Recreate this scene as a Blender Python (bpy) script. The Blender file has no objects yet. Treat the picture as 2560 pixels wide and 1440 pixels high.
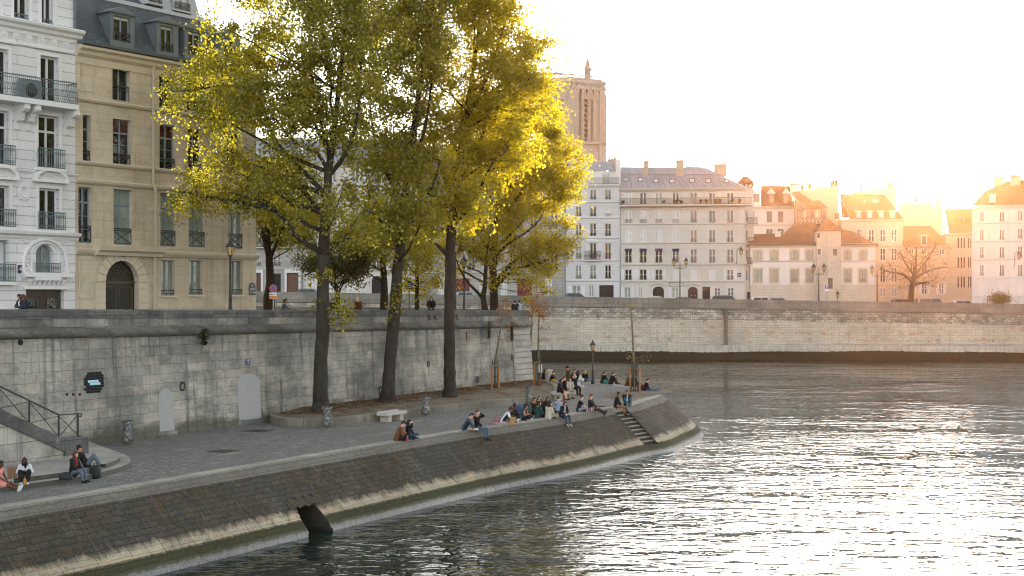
import bpy, bmesh, math, random
import numpy as np
from mathutils import Vector, Matrix
R = math.radians
S = bpy.context.scene
C = S.collection
random.seed(7)
# ---------------------------------------------------------------- camera, sky, sun, exposure
CZ, F, CX, HY = 8.85, 3600.0, 1280.0, 745.0      # eye height above the water, focal length and optical axis
cam = bpy.data.objects.new('camera', bpy.data.cameras.new('camera'))
C.objects.link(cam)
cam.location = (0, 0, CZ)
cam.rotation_euler = (R(90), 0, 0)
cam.data.sensor_width = 36
cam.data.lens = 36 * F / 2560
cam.data.shift_y = (HY - 720) / 2560
cam.data.clip_start = 0.5
cam.data.clip_end = 4000
S.camera = cam
S.cycles.filter_width = 1.15
S.cycles.use_denoising = True
SUN_AZ, SUN_EL = 15.6, 5.8
W = bpy.data.worlds.new('World')
S.world = W
W.use_nodes = True
wn = W.node_tree
sky = wn.nodes.new('ShaderNodeTexSky')
sky.sky_type = 'NISHITA'
sky.sun_disc = False
sky.sun_elevation = R(SUN_EL)
sky.sun_rotation = R(SUN_AZ)
sky.air_density = 1.0
sky.dust_density = 0.5
sky.ozone_density = 1.0
hs = wn.nodes.new('ShaderNodeHueSaturation')
hs.inputs['Saturation'].default_value = 0.28
wn.links.new(sky.outputs[0], hs.inputs['Color'])
wn.links.new(hs.outputs[0], wn.nodes['Background'].inputs[0])
wn.nodes['Background'].inputs[1].default_value = 0.15
sd = Vector((math.sin(R(SUN_AZ)) * math.cos(R(SUN_EL)), math.cos(R(SUN_AZ)) * math.cos(R(SUN_EL)), math.sin(R(SUN_EL))))
sun = bpy.data.objects.new('sun', bpy.data.lights.new('sun', 'SUN'))
C.objects.link(sun)
sun.data.energy = 4.5
sun.data.angle = R(0.5)
sun.data.color = (1.0, 0.87, 0.66)
sun.rotation_euler = (-sd).to_track_quat('-Z', 'Y').to_euler()
S.view_settings.view_transform = 'Standard'
S.view_settings.look = 'None'
S.view_settings.exposure = 2.25
S.view_settings.gamma = 1.0
S.view_settings.use_curve_mapping = False
# ---------------------------------------------------------------- helpers
OFF = {}
V = Vector
def ray(px, py, Z):
    return V(((px - CX) / F * Z, Z, CZ - (py - HY) / F * Z))
def gp(px, py, z=2.65):
    return ray(px, py, (CZ - z) * F / (py - HY))
def thing(name, label, cat, loc=(0, 0, 0), group=None, kind=None):
    o = bpy.data.objects.new(name, None)
    C.objects.link(o)
    o.location = loc
    o.empty_display_size = .2
    OFF[o] = V(loc)
    tag(o, label, cat, group, kind)
    return o
def tag(o, label=None, cat=None, group=None, kind=None):
    if label: o['label'] = label
    if cat: o['category'] = cat
    if group: o['group'] = group
    if kind: o['kind'] = kind
    return o
def copy_tree(o, parent=None):
    c = o.copy()
    C.objects.link(c)
    c.parent = parent
    if parent is None: OFF[c] = V(o.location)
    for ch in list(o.children): copy_tree(ch, c)
    return c
class MB:
    """collects faces in world space and links them as one mesh object"""
    def __init__(s): s.v = []; s.f = []; s.m = []; s.u = []
    def face(s, pts, mi=0, uv=None):
        n = len(s.v)
        s.v += [tuple(p) for p in pts]
        s.f.append(tuple(range(n, n + len(pts)))); s.m.append(mi); s.u.append(uv)
    def mesh(s, verts, faces, mi=0):
        n = len(s.v)
        s.v += [tuple(p) for p in verts]
        for f in faces:
            s.f.append(tuple(i + n for i in f)); s.m.append(mi); s.u.append(None)
    def hexa(s, b, t, mi=0):
        s.mesh(list(b) + list(t), [(3, 2, 1, 0), (4, 5, 6, 7), (0, 1, 5, 4), (1, 2, 6, 5), (2, 3, 7, 6), (3, 0, 4, 7)], mi)
    def box(s, o, a, b, c, mi=0):
        o, a, b, c = V(o), V(a), V(b), V(c)
        s.hexa([o, o + a, o + a + b, o + b], [o + c, o + a + c, o + a + b + c, o + b + c], mi)
    def bar(s, p, q, w, h=None, mi=0):
        p, q = V(p), V(q); h = h or w
        d = (q - p)
        if d.length < 1e-6: return
        d.normalize()
        x = d.cross(V((0, 0, 1)))
        if x.length < .05: x = V((1, 0, 0))
        x.normalize(); y = x.cross(d)
        x *= w / 2; y *= h / 2
        s.hexa([p - x - y, p + x - y, p + x + y, p - x + y], [q - x - y, q + x - y, q + x + y, q - x + y], mi)
    def tube(s, pts, rad, n=8, mi=0, cap=True, jit=0):
        pts = [V(p) for p in pts]
        if not hasattr(rad, '__len__'): rad = [rad] * len(pts)
        N = len(pts); vs = []; x = None
        for i, p in enumerate(pts):
            d = (pts[min(i + 1, N - 1)] - pts[max(i - 1, 0)])
            d.normalize()
            if x is None:
                x = d.cross(V((0, 0, 1)))
                if x.length < .1: x = d.cross(V((0, 1, 0)))
            x = x - d * x.dot(d); x.normalize(); y = d.cross(x)
            for k in range(n):
                a = 2 * math.pi * k / n
                r = rad[i] * (1 + (random.uniform(-jit, jit) if jit else 0))
                vs.append(p + (x * math.cos(a) + y * math.sin(a)) * r)
        fs = []
        for i in range(N - 1):
            for k in range(n):
                fs.append((i * n + k, i * n + (k + 1) % n, (i + 1) * n + (k + 1) % n, (i + 1) * n + k))
        if cap:
            fs.append(tuple(range(n))[::-1]); fs.append(tuple((N - 1) * n + k for k in range(n)))
        s.mesh(vs, fs, mi)
    def lathe(s, base, prof, n=12, mi=0):
        b = V(base)
        vs = [b + V((r * math.cos(2 * math.pi * k / n), r * math.sin(2 * math.pi * k / n), z)) for r, z in prof for k in range(n)]
        N = len(prof)
        fs = [(i * n + k, i * n + (k + 1) % n, (i + 1) * n + (k + 1) % n, (i + 1) * n + k) for i in range(N - 1) for k in range(n)]
        fs.append(tuple(range(n))[::-1]); fs.append(tuple((N - 1) * n + k for k in range(n)))
        s.mesh(vs, fs, mi)
    def ball(s, c, r, n=8, mi=0, q=None):
        c = V(c); r = r if hasattr(r, '__len__') else (r, r, r)
        vs = []; m = max(4, n // 2 + 1)
        for i in range(m + 1):
            t = math.pi * i / m
            for k in range(n):
                a = 2 * math.pi * k / n
                p = V((r[0] * math.sin(t) * math.cos(a), r[1] * math.sin(t) * math.sin(a), r[2] * math.cos(t)))
                if q is not None: p = q @ p
                vs.append(c + p)
        fs = [(i * n + k, i * n + (k + 1) % n, (i + 1) * n + (k + 1) % n, (i + 1) * n + k) for i in range(m) for k in range(n)]
        s.mesh(vs, fs, mi)
    def prism(s, loop, vec, mi=0):
        """closed loop of 3D points swept along vec"""
        n = len(loop); vec = V(vec); a = [V(p) for p in loop]; b = [p + vec for p in a]
        s.mesh(a + b, [tuple(range(n))[::-1], tuple(range(n, 2 * n))] + [(i, (i + 1) % n, n + (i + 1) % n, n + i) for i in range(n)], mi)
    def build(s, name, mats, parent=None, smooth=False, base=None, weld=False):
        me = bpy.data.meshes.new(name)
        off = V((0, 0, 0))
        if parent is not None: off = OFF[parent]
        elif base is not None: off = V(base)
        me.from_pydata([(p[0] - off.x, p[1] - off.y, p[2] - off.z) for p in s.v], [], s.f)
        if not isinstance(mats, (list, tuple)): mats = [mats]
        for m in mats: me.materials.append(m)
        me.polygons.foreach_set('material_index', s.m)
        uvl = me.uv_layers.new(name='UVMap')
        uvs = np.zeros(len(me.loops) * 2, dtype=np.float32)
        k = 0
        for f, u, pol in zip(s.f, s.u, me.polygons):
            if u is None:
                n = pol.normal
                if abs(n.z) > .8:
                    for i in f:
                        uvs[k] = s.v[i][0]; uvs[k + 1] = s.v[i][1]; k += 2
                else:
                    h = math.hypot(n.x, n.y) or 1
                    tx, ty = -n.y / h, n.x / h
                    if tx < 0: tx, ty = -tx, -ty
                    for i in f:
                        uvs[k] = s.v[i][0] * tx + s.v[i][1] * ty; uvs[k + 1] = s.v[i][2]; k += 2
            else:
                for q in u:
                    uvs[k] = q[0]; uvs[k + 1] = q[1]; k += 2
        uvl.data.foreach_set('uv', uvs)
        if weld:
            bm = bmesh.new(); bm.from_mesh(me)
            bmesh.ops.remove_doubles(bm, verts=bm.verts, dist=1e-4)
            bmesh.ops.recalc_face_normals(bm, faces=bm.faces)
            bm.to_mesh(me); bm.free()
        if smooth: me.polygons.foreach_set('use_smooth', [True] * len(me.polygons))
        o = bpy.data.objects.new(name, me)
        C.objects.link(o)
        if parent is not None: o.parent = parent
        else: o.location = off
        OFF[o] = off
        return o
# ---------------------------------------------------------------- materials
class G:
    def __init__(s, name):
        s.m = bpy.data.materials.new(name); s.m.use_nodes = True
        s.t = s.m.node_tree; s.t.nodes.clear()
        s.out = s.t.nodes.new('ShaderNodeOutputMaterial')
    def n(s, ty, ins=None, **pr):
        d = s.t.nodes.new('ShaderNode' + ty)
        for k, v in pr.items(): setattr(d, k, v)
        for k, v in (ins or {}).items():
            if isinstance(v, bpy.types.NodeSocket): s.t.links.new(v, d.inputs[k])
            elif v is not None: d.inputs[k].default_value = v
        return d
    def ma(s, op, a, b=None, clamp=False):
        return s.n('Math', {0: a, 1: b}, operation=op, use_clamp=clamp).outputs[0]
    def mix(s, f, a, b, mode='MIX'):
        c4 = lambda c: c if isinstance(c, bpy.types.NodeSocket) else (c[0], c[1], c[2], 1)
        return s.n('Mix', {0: f, 6: c4(a), 7: c4(b)}, data_type='RGBA', blend_type=mode).outputs[2]
    def rng(s, f, a, b, c=0., d=1.):
        return s.n('MapRange', {0: f, 1: a, 2: b, 3: c, 4: d}).outputs[0]
    def noise(s, vec, scale, detail=3., rough=.6, col=False):
        return s.n('TexNoise', {'Vector': vec, 'Scale': scale, 'Detail': detail, 'Roughness': rough}).outputs[1 if col else 0]
    def mapv(s, vec, scale=(1, 1, 1), loc=(0, 0, 0)):
        return s.n('Mapping', {'Vector': vec, 'Scale': scale, 'Location': loc}).outputs[0]
    def bump(s, h, dist, strength=1.):
        return s.n('Bump', {'Height': h, 'Distance': dist, 'Strength': strength}).outputs[0]
    def uv(s): return s.n('TexCoord').outputs['UV']
    def obj(s): return s.n('TexCoord').outputs['Object']
    def pos(s): return s.n('NewGeometry').outputs['Position']
    def bsdf(s, col, rough=.8, normal=None, **kw):
        c = col if isinstance(col, bpy.types.NodeSocket) else (col[0], col[1], col[2], 1)
        ins = {'Base Color': c, 'Roughness': rough}
        if normal is not None: ins['Normal'] = normal
        ins.update({k.replace('_', ' '): v for k, v in kw.items()})
        b = s.n('BsdfPrincipled', ins)
        s.t.links.new(b.outputs[0], s.out.inputs[0])
        return s.m
def hx(s, k=1.):
    s = s.lstrip('#')
    f = lambda c: ((c + .055) / 1.055) ** 2.4 if c > .04045 else c / 12.92
    return tuple(f(int(s[i:i + 2], 16) / 255) * k for i in (0, 2, 4))
def sc(c, k): return (c[0] * k, c[1] * k, c[2] * k)
CACHE = {}
def plain(name, col, rough=.7, var=.25, scale=6., bump=0., metal=0., spec=.5):
    key = (name,)
    if key in CACHE: return CACHE[key]
    g = G(name)
    n = g.noise(g.obj(), scale, 4.)
    c = g.mix(n, sc(col, 1 - var), sc(col, 1 + var))
    nm = g.bump(g.noise(g.obj(), scale * 6, 3.), bump) if bump else None
    CACHE[key] = g.bsdf(c, rough, nm, Metallic=metal, Specular_IOR_Level=spec)
    return CACHE[key]
def masonry(name, c1, c2, mortar, bw, rh, stain, s_amt=.5, streak=.5, ms=.012, patch=None, p_amt=.0, bump=.012, grain=.25, rough=.9, warp=0., big=.3, bias=0., foot=None, blocks=None):
    """courses of stone with per-stone colour, blotchy stains and rain streaks; UVs are metres"""
    g = G(name)
    uv = g.uv()
    if warp:
        w = g.noise(uv, 1.3, 2., col=True)
        uv2 = g.n('Vector' + 'Math', {0: uv, 1: g.n('VectorMath', {0: w, 'Scale': warp}, operation='SCALE').outputs[0]}, operation='ADD').outputs[0]
    else: uv2 = uv
    b = g.n('TexBrick', {'Vector': uv2, 'Color1': (*c1, 1), 'Color2': (*c2, 1), 'Mortar': (*mortar, 1), 'Scale': 1., 'Mortar Size': ms, 'Mortar Smooth': .3, 'Bias': bias, 'Brick Width': bw, 'Row Height': rh})
    col = b.outputs[0]
    fine = g.noise(uv, 9., 6., .7)
    col = g.mix(1., col, g.n('CombineColor', {0: g.rng(fine, .25, .75, 1 - grain, 1 + grain), 1: g.rng(fine, .25, .75, 1 - grain, 1 + grain), 2: g.rng(fine, .25, .75, 1 - grain, 1 + grain)}).outputs[0], 'MULTIPLY')
    if patch:
        pn = g.noise(g.mapv(uv, (1, 2.2, 1), (31, 7, 0)), .55, 5., .65)
        col = g.mix(g.ma('MULTIPLY', g.rng(pn, .56, .64), p_amt), col, patch)
    if blocks:
        rb = g.n('TexBrick', {'Vector': uv2, 'Color1': (0, 0, 0, 1), 'Color2': (1, 1, 1, 1), 'Mortar': (.5, .5, .5, 1), 'Scale': 1., 'Mortar Size': 0., 'Brick Width': bw, 'Row Height': rh}).outputs[0]
        rb = g.ma('MULTIPLY', rb, 1.)
        col = g.mix(g.ma('MULTIPLY', g.rng(rb, .70, .78), blocks[1]), col, g.mix(fine, sc(blocks[0], .75), sc(blocks[0], 1.2)))
        dkn = g.noise(g.mapv(uv, (.8, 1.3, 1), (17, 3, 0)), .42, 7., .78)
        col = g.mix(g.ma('MULTIPLY', g.rng(dkn, .46, .62), blocks[2]), col, g.mix(fine, sc(stain, .6), sc(stain, 1.5)))
    bl = g.noise(uv, big, 6., .68)
    col = g.mix(g.ma('MULTIPLY', g.rng(bl, .42, .62), s_amt), col, stain)
    st = g.noise(g.mapv(uv, (1.6, .10, 1), (3, 11, 0)), 1.3, 5., .72)
    col = g.mix(g.ma('MULTIPLY', g.rng(st, .52, .68), streak), col, stain)
    if foot:
        zz = g.n('SeparateXYZ', {0: uv}).outputs[1]
        fz = g.ma('ADD', zz, g.ma('MULTIPLY', g.ma('SUBTRACT', g.noise(g.mapv(uv, (.5, .8, 1), (4, 9, 0)), .8, 5., .7), .5), foot[2]))
        col = g.mix(g.rng(fz, foot[0], foot[0] - foot[3], 0, foot[4]), col, g.mix(fine, sc(foot[1], .5), sc(foot[1], 1.6)))
    h = g.ma('ADD', g.ma('MULTIPLY', b.outputs[1], -1.), g.ma('MULTIPLY', fine, .6))
    return g.bsdf(col, rough, g.bump(h, bump), Specular_IOR_Level=.3)
# ---------------------------------------------------------------- setting: water, quays, streets, walls
class Fac:
    """vertical plane through two ground points; u runs along it, o towards the viewer"""
    def __init__(s, a, b, slope=0.):
        s.a = V((a[0], a[1])); b = V((b[0], b[1])); d = b - s.a
        s.L = d.length; s.d = d / s.L
        n = V((s.d.y, -s.d.x))
        if n.dot(s.a + b) > 0: n = -n
        s.n = n; s.slope = slope
    @classmethod
    def px(cls, x0, Z0, x1, Z1, slope=0.):
        return cls(((x0 - CX) / F * Z0, Z0), ((x1 - CX) / F * Z1, Z1), slope)
    def P(s, u, z, o=0.):
        return V((s.a.x + s.d.x * u + s.n.x * o, s.a.y + s.d.y * u + s.n.y * o, z - s.slope * u))
    def uz(s, px, py, o=0.):
        k = (px - CX) / F
        ax = s.a.x + s.n.x * o; ay = s.a.y + s.n.y * o
        u = (k * ay - ax) / (s.d.x - k * s.d.y)
        Z = ay + u * s.d.y
        return u, CZ - (py - HY) / F * Z + s.slope * u
    def rect(s, x0, y0, x1, y1, o=0.):
        """photo rectangle -> (u0,z0,u1,z1); the heights are read at its middle"""
        u0 = s.uz(x0, y0, o)[0]; u1 = s.uz(x1, y0, o)[0]; xm = (x0 + x1) / 2
        return (min(u0, u1), s.uz(xm, y1, o)[1], max(u0, u1), s.uz(xm, y0, o)[1])
    def loft(s, mb, u0, u1, prof, mi=0, step=None, caps=True):
        n = max(1, int((u1 - u0) / step)) if step else 1
        us = [u0 + (u1 - u0) * i / n for i in range(n + 1)]
        k = len(prof)
        vs = [s.P(u, z, o) for u in us for o, z in prof]
        fs = [(i * k + j, (i + 1) * k + j, (i + 1) * k + j + 1, i * k + j + 1) for i in range(n) for j in range(k - 1)]
        if caps: fs += [tuple(range(k)), tuple(n * k + j for j in range(k))[::-1]]
        mb.mesh(vs, fs, mi)
    def slab(s, mb, u0, z0, u1, z1, o0, o1, mi=0):
        mb.hexa([s.P(u0, z0, o0), s.P(u1, z0, o0), s.P(u1, z0, o1), s.P(u0, z0, o1)],
                [s.P(u0, z1, o0), s.P(u1, z1, o0), s.P(u1, z1, o1), s.P(u0, z1, o1)], mi)

# water -------------------------------------------------------------------------------------------
g = G('river_water')
p = g.pos()
h1 = g.noise(g.mapv(p, (.30, .52, 1)), 1., 2., .5)
h2 = g.noise(g.mapv(p, (.95, 1.45, 1), (9, 4, 0)), 1., 1.5, .5)
h3 = g.noise(g.mapv(p, (2.7, 3.8, 1), (5, 1, 0)), 1., 1., .5)
pat = g.rng(g.noise(g.mapv(p, (.035, .07, 1), (2, 3, 0)), 1., 3., .6), .35, .68, .30, 1.3)
h = g.ma('ADD', g.ma('ADD', g.ma('MULTIPLY', h1, .115), g.ma('MULTIPLY', h2, .066)), g.ma('MULTIPLY', h3, .024))
water_mat = g.bsdf((.009, .018, .015), .02, g.bump(g.ma('MULTIPLY', h, pat), 1.0), IOR=1.333, Specular_IOR_Level=.5)
mb = MB()
mb.face([(-400, -60, .14), (400, -60, .14), (400, 330, .14), (-400, 330, .14)])
tag(mb.build('water', water_mat), kind='structure')
mb = MB()
mb.face([(-3000, -300, -2.5), (3000, -300, -2.5), (3000, 3500, -2.5), (-3000, 3500, -2.5)])
ground_mat = plain('ground_earth', (.12, .11, .10), .95)
tag(mb.build('ground', ground_mat), kind='structure')

# lower quay ----------------------------------------------------------------------------------------
QZ = 2.65
EPX = [(0, 1272), (141, 1249), (352, 1214), (527, 1184), (703, 1154.5), (900, 1121), (1048, 1096), (1180, 1075), (1277, 1062), (1386.6, 1045), (1508, 1023), (1581, 1013), (1617, 1001), (1642, 994), (1652.7, 986.5), (1642, 979), (1608, 971), (1569, 966), (1542, 961), (1498, 958.6), (1445, 953), (1386, 948), (1331, 945)]
ctrl = [V((-27.5, 14)), V((-24, 24)), V((-19.3, 34))] + [V(gp(x, y)[:2]) for x, y in EPX]
def spline(P, per):
    out = []
    for i in range(len(P) - 1):
        p0 = P[max(i - 1, 0)]; p1 = P[i]; p2 = P[i + 1]; p3 = P[min(i + 2, len(P) - 1)]
        m = max(1, int((p2 - p1).length / per))
        for k in range(m):
            t = k / m
            out.append(.5 * ((2 * p1) + (p2 - p0) * t + (2 * p0 - 5 * p1 + 4 * p2 - p3) * t * t + (3 * p1 - p0 - 3 * p2 + p3) * t ** 3))
    out.append(P[-1])
    return out
EL = spline(ctrl, .25)
for _ in range(6):
    EL = [EL[0]] + [(EL[i - 1] + EL[i] * 2 + EL[i + 1]) / 4 for i in range(1, len(EL) - 1)] + [EL[-1]]
EU = [0.]
for a, b in zip(EL, EL[1:]): EU.append(EU[-1] + (b - a).length)
EN = []
for i in range(len(EL)):
    d = (EL[min(i + 3, len(EL) - 1)] - EL[max(i - 3, 0)]).normalized()
    EN.append(V((d.y, -d.x)))
def e_near(p):
    return min(range(len(EL)), key=lambda i: (EL[i].x - p[0]) ** 2 + (EL[i].y - p[1]) ** 2)
def e_u(px, py): return EU[e_near(gp(px, py))]
UR = [(0, 2.0), (e_u(527, 1184), 2.1), (e_u(1240, 1067), 2.35), (e_u(1508, 1023), 2.6), (e_u(1650, 987), 2.75), (EU[-1], 2.3)]
def e_at(u):
    u = min(max(u, 0), EU[-1] - 1e-4)
    i = int(np.searchsorted(EU, u, side='right')) - 1
    t = (u - EU[i]) / (EU[i + 1] - EU[i])
    p = EL[i].lerp(EL[i + 1], t); n = EN[i].lerp(EN[i + 1], t).normalized()
    r = float(np.interp(u, [a for a, b in UR], [b for a, b in UR]))
    return p, n, r
EPROF = [(0, 2.65), (.015, 2.64), (.03, 2.60)] + [(.03 + .75 * t / 42, 2.60 - 1.83 * t / 42) for t in range(1, 43)] + [(.80, .74), (.815, .69), (.84, .63), (.875, .55), (.91, .46), (.94, .36), (.965, .25), (.985, .13), (1., 0), (1.03, -.5), (1.06, -1.5)]
ZS = [z for f, z in EPROF][::-1]; FS = [f for f, z in EPROF][::-1]
def e_pt(u, z, dx=0.):
    """point of the slope at arc length u and height z, dx outwards"""
    p, n, r = e_at(u)
    x = float(np.interp(z, ZS, FS)) * r + dx
    return V((p.x + n.x * x, p.y + n.y * x, z))
ARU = EU[e_near((-7.35 - 1.62 * .88, 53.9 + 1.62 * .47))] - .62      # outlet
SU0, SU1 = e_u(1527, 1020), e_u(1527, 1020) + 1.5            # stair recess
us = sorted(set([round(u, 3) for u in np.arange(0, EU[-1], .3)] + [round(u, 3) for u in np.arange(ARU - 1.4, ARU + 1.4, .07)] + [SU0, SU1, EU[-1]]))
vrow = [0.]
for (f0, z0), (f1, z1) in zip(EPROF, EPROF[1:]): vrow.append(vrow[-1] + math.hypot((f1 - f0) * 1.9, z1 - z0))
def in_arch(u, z):
    d = (u - ARU) / .74
    return abs(d) < 1 and z < 1.22 * max(0, 1 - abs(d) ** 6) ** .5 + .05 * math.sin(u * 9)
def in_stair(u, z): return SU0 < u < SU1 and z > .62
mb = MB(); arch = MB(); cheek = MB()
K = len(EPROF); cols = []
for u in us:
    p, n, r = e_at(u)
    cols.append([V((p.x + n.x * f * r, p.y + n.y * f * r, z)) for f, z in EPROF])
dead = {}
for i in range(len(us) - 1):
    for j in range(K - 1):
        um = (us[i] + us[i + 1]) / 2; zm = (EPROF[j][1] + EPROF[j + 1][1]) / 2
        if in_arch(um, zm): dead[i, j] = 1
        elif in_stair(um, zm): dead[i, j] = 2
for i in range(len(us) - 1):
    for j in range(K - 1):
        q = [(i, j), (i + 1, j), (i + 1, j + 1), (i, j + 1)]
        pts = [cols[a][b] for a, b in q]
        k = dead.get((i, j))
        if not k:
            mb.face(pts, 0, [(us[a], -vrow[b]) for a, b in q])
            continue
        n = e_at(us[i])[1]; sh = V((-n.x, -n.y, 0)) * (3. if k == 1 else 1.3)
        tgt = arch if k == 1 else cheek
        tgt.face([x + sh for x in pts])
        for (di, dj), (a, b) in (((-1, 0), (3, 0)), ((1, 0), (1, 2)), ((0, -1), (0, 1)), ((0, 1), (2, 3))):
            if dead.get((i + di, j + dj)) != k:
                tgt.face([pts[a], pts[b], pts[b] + sh, pts[a] + sh])
g = G('embankment_stone')
uv = g.uv()
zz = g.n('SeparateXYZ', {0: g.pos()}).outputs[2]
wv = g.n('VectorMath', {0: g.noise(uv, .9, 3., col=True), 'Scale': .2}, operation='SCALE').outputs[0]
b = g.n('TexBrick', {'Vector': g.n('VectorMath', {0: uv, 1: wv}, operation='ADD').outputs[0], 'Color1': (.088, .080, .066, 1), 'Color2': (.044, .041, .035, 1), 'Mortar': (.012, .012, .008, 1), 'Scale': 1., 'Mortar Size': .013, 'Mortar Smooth': .6, 'Brick Width': .46, 'Row Height': .205})
fine = g.noise(uv, 10., 6., .7)
col = g.mix(1., b.outputs[0], g.mix(g.rng(fine, .3, .7), (.5, .5, .5), (1.6, 1.6, 1.52)), 'MULTIPLY')
big = g.noise(uv, .20, 6., .72)
col = g.mix(g.rng(big, .40, .60, 0, .85), col, g.mix(fine, (.020, .019, .016), (.050, .045, .037)))
pale = g.noise(g.mapv(uv, (2.6, .22, 1)), 1., 5., .7)
col = g.mix(g.rng(pale, .57, .70, 0, .5), col, (.23, .215, .18))
moss = g.noise(uv, 1.9, 6., .75)
mm = g.noise(uv, .22, 2.)
mj = g.ma('MULTIPLY', g.rng(moss, .44, .54), g.rng(mm, .42, .56, .12, 1.))
col = g.mix(g.ma('MULTIPLY', mj, g.rng(b.outputs[1], 0, 1, .60, 1.)), col, g.mix(g.rng(g.noise(uv, 2.2, 4., .7), .4, .6), (.030, .034, .009), (.095, .052, .016)))
zn = g.ma('ADD', zz, g.ma('MULTIPLY', g.ma('SUBTRACT', g.noise(g.mapv(uv, (1, .5, 1)), 1.3, 6., .78), .5), .75))
zf = g.ma('ADD', zz, g.ma('MULTIPLY', g.ma('SUBTRACT', g.noise(uv, 4., 5., .75), .5), .26))
first = g.noise(uv, 3.1, 4., .6)
col = g.mix(g.ma('MULTIPLY', g.rng(zz, 2.32, 2.36), .62), col, g.mix(first, (.15, .14, .125), (.30, .285, .255)))
band = g.mix(g.noise(uv, 7., 5., .7), (.30, .26, .165), (.58, .52, .41))
bj = g.n('TexBrick', {'Vector': uv, 'Color1': (1, 1, 1, 1), 'Color2': (.75, .75, .72, 1), 'Mortar': (.2, .19, .15, 1), 'Scale': 1., 'Mortar Size': .014, 'Brick Width': 1.45, 'Row Height': 9.})
band = g.mix(1., band, bj.outputs[0], 'MULTIPLY')
band = g.mix(g.rng(g.noise(g.mapv(uv, (1.2, .5, 1)), 1.4, 5., .75), .54, .64, 0, .7), band, (.11, .10, .055))
band = g.mix(g.rng(g.noise(g.mapv(uv, (.5, 2, 1)), 2., 4.), .5, .7), band, (.52, .36, .24))
band = g.mix(g.ma('MULTIPLY', g.rng(g.ma('ABSOLUTE', g.ma('SUBTRACT', zz, .715)), .0, .03, 1., 0.), .75), band, (.10, .095, .05))
col = g.mix(g.rng(zn, 1.10, .90), col, band)
col = g.mix(g.rng(zf, .74, .68), col, g.mix(g.noise(uv, 9., 4.), (.012, .016, .005), (.060, .060, .016)))
col = g.mix(g.rng(zf, .37, .31), col, g.mix(g.noise(g.mapv(uv, (3, .5, 1)), 3., 4.), (.05, .055, .058), (.20, .21, .22)))
hh = g.ma('ADD', g.ma('MULTIPLY', b.outputs[1], -.9), g.ma('ADD', g.ma('MULTIPLY', fine, .7), g.ma('MULTIPLY', mj, .6)))
emb_mat = g.bsdf(col, g.rng(zf, .3, .5, .35, .85), g.bump(hh, .06), Specular_IOR_Level=.35)
damp_shade = plain('damp_shaded_stone', (.030, .028, .022), .8, .6, 3.)  # damp stone, darkened to paint the shade of outlet, recess and risers
step_mat = plain('worn_step_stone', (.21, .195, .165), .85, .35, 4., .01)
emb = thing('embankment', 'long sloping dark stone embankment with a pale mossy foot rising from the river', 'embankment', (0, 60, 0), kind='thing')
mb.build('slope', emb_mat, emb, smooth=False)
arch.build('outlet', damp_shade, emb)
lint = MB(); RK = [1.06, 1.02, 1.10, 1.16, 1.20, 1.22, 1.16, 1.10, 1.04, 1.02, 1.08]
for k in range(11):
    a0, a1 = math.pi * k / 11, math.pi * (k + 1) / 11 - .004
    ua, ub = ARU - .95 + k * .173, ARU - .95 + (k + 1) * .173 - .01
    q = [e_pt(u, 1.10 + .03 * (k % 3), .06) for u in (ua, ub)]
    r_ = [e_pt(u, 1.36 + .05 * ((k * 5) % 3), .05) for u in (ua, ub)]
    nn = V((*e_at(ARU)[1], 0)) * -.3
    lint.hexa([q[0], q[1], r_[1], r_[0]], [x + nn for x in (q[0], q[1], r_[1], r_[0])])
lint.build('outlet_lintel', plain('outlet_stone', (.052, .042, .024), .9, .7, 3.5, .03), emb)
cheek.build('stair_recess', damp_shade, emb)
st = MB()
NS = 9
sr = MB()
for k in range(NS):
    z = 2.44 - k * .2
    x0 = e_pt(SU0 + .02, z); x1 = e_pt(SU1 - .02, z)
    n = V((*e_at((SU0 + SU1) / 2)[1], 0))
    for w in (0,):
        x0 -= n * .10; x1 -= n * .10
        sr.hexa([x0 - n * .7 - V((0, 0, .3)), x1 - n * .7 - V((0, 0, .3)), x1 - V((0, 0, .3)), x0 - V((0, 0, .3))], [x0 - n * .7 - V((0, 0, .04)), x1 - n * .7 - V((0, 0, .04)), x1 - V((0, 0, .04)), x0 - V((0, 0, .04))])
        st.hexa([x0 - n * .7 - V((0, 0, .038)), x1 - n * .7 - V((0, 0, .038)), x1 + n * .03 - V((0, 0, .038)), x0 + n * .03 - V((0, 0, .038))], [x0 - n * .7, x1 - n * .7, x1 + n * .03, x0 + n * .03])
st.build('treads', plain('pale_tread', (.30, .275, .225), .85, .3, 4.), emb)  # treads paler, risers darker: light and shade on the steps put into colour
sr.build('risers', damp_shade, emb)
cop = MB()
cu = [u for u in np.arange(0, EU[-1], .3)] + [EU[-1]]
for a, b_ in zip(cu, cu[1:]):
    if SU0 - .05 < (a + b_) / 2 < SU1 + .05: continue
    pa, na, _ = e_at(a); pb, nb, _ = e_at(b_)
    f = lambda p_, n_, x, z: V((p_.x + n_.x * x, p_.y + n_.y * x, z))
    prof = [(-.62, 2.655), (-.02, 2.655), (.05, 2.63), (.045, 2.55)]
    for (x0, z0), (x1, z1) in zip(prof, prof[1:]):
        cop.face([f(pa, na, x0, z0), f(pb, nb, x0, z0), f(pb, nb, x1, z1), f(pa, na, x1, z1)], 0, [(a, x0), (b_, x0), (b_, x1), (a, x1)])
cop_mat = masonry('coping_stone', (.40, .38, .33), (.30, .285, .25), (.08, .08, .07), 1.25, 4., (.11, .105, .085), .5, .2, .012, grain=.3)
ts_ = [u for u in np.linspace(SU0 - .3, SU1 + .3, 8)]
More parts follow.
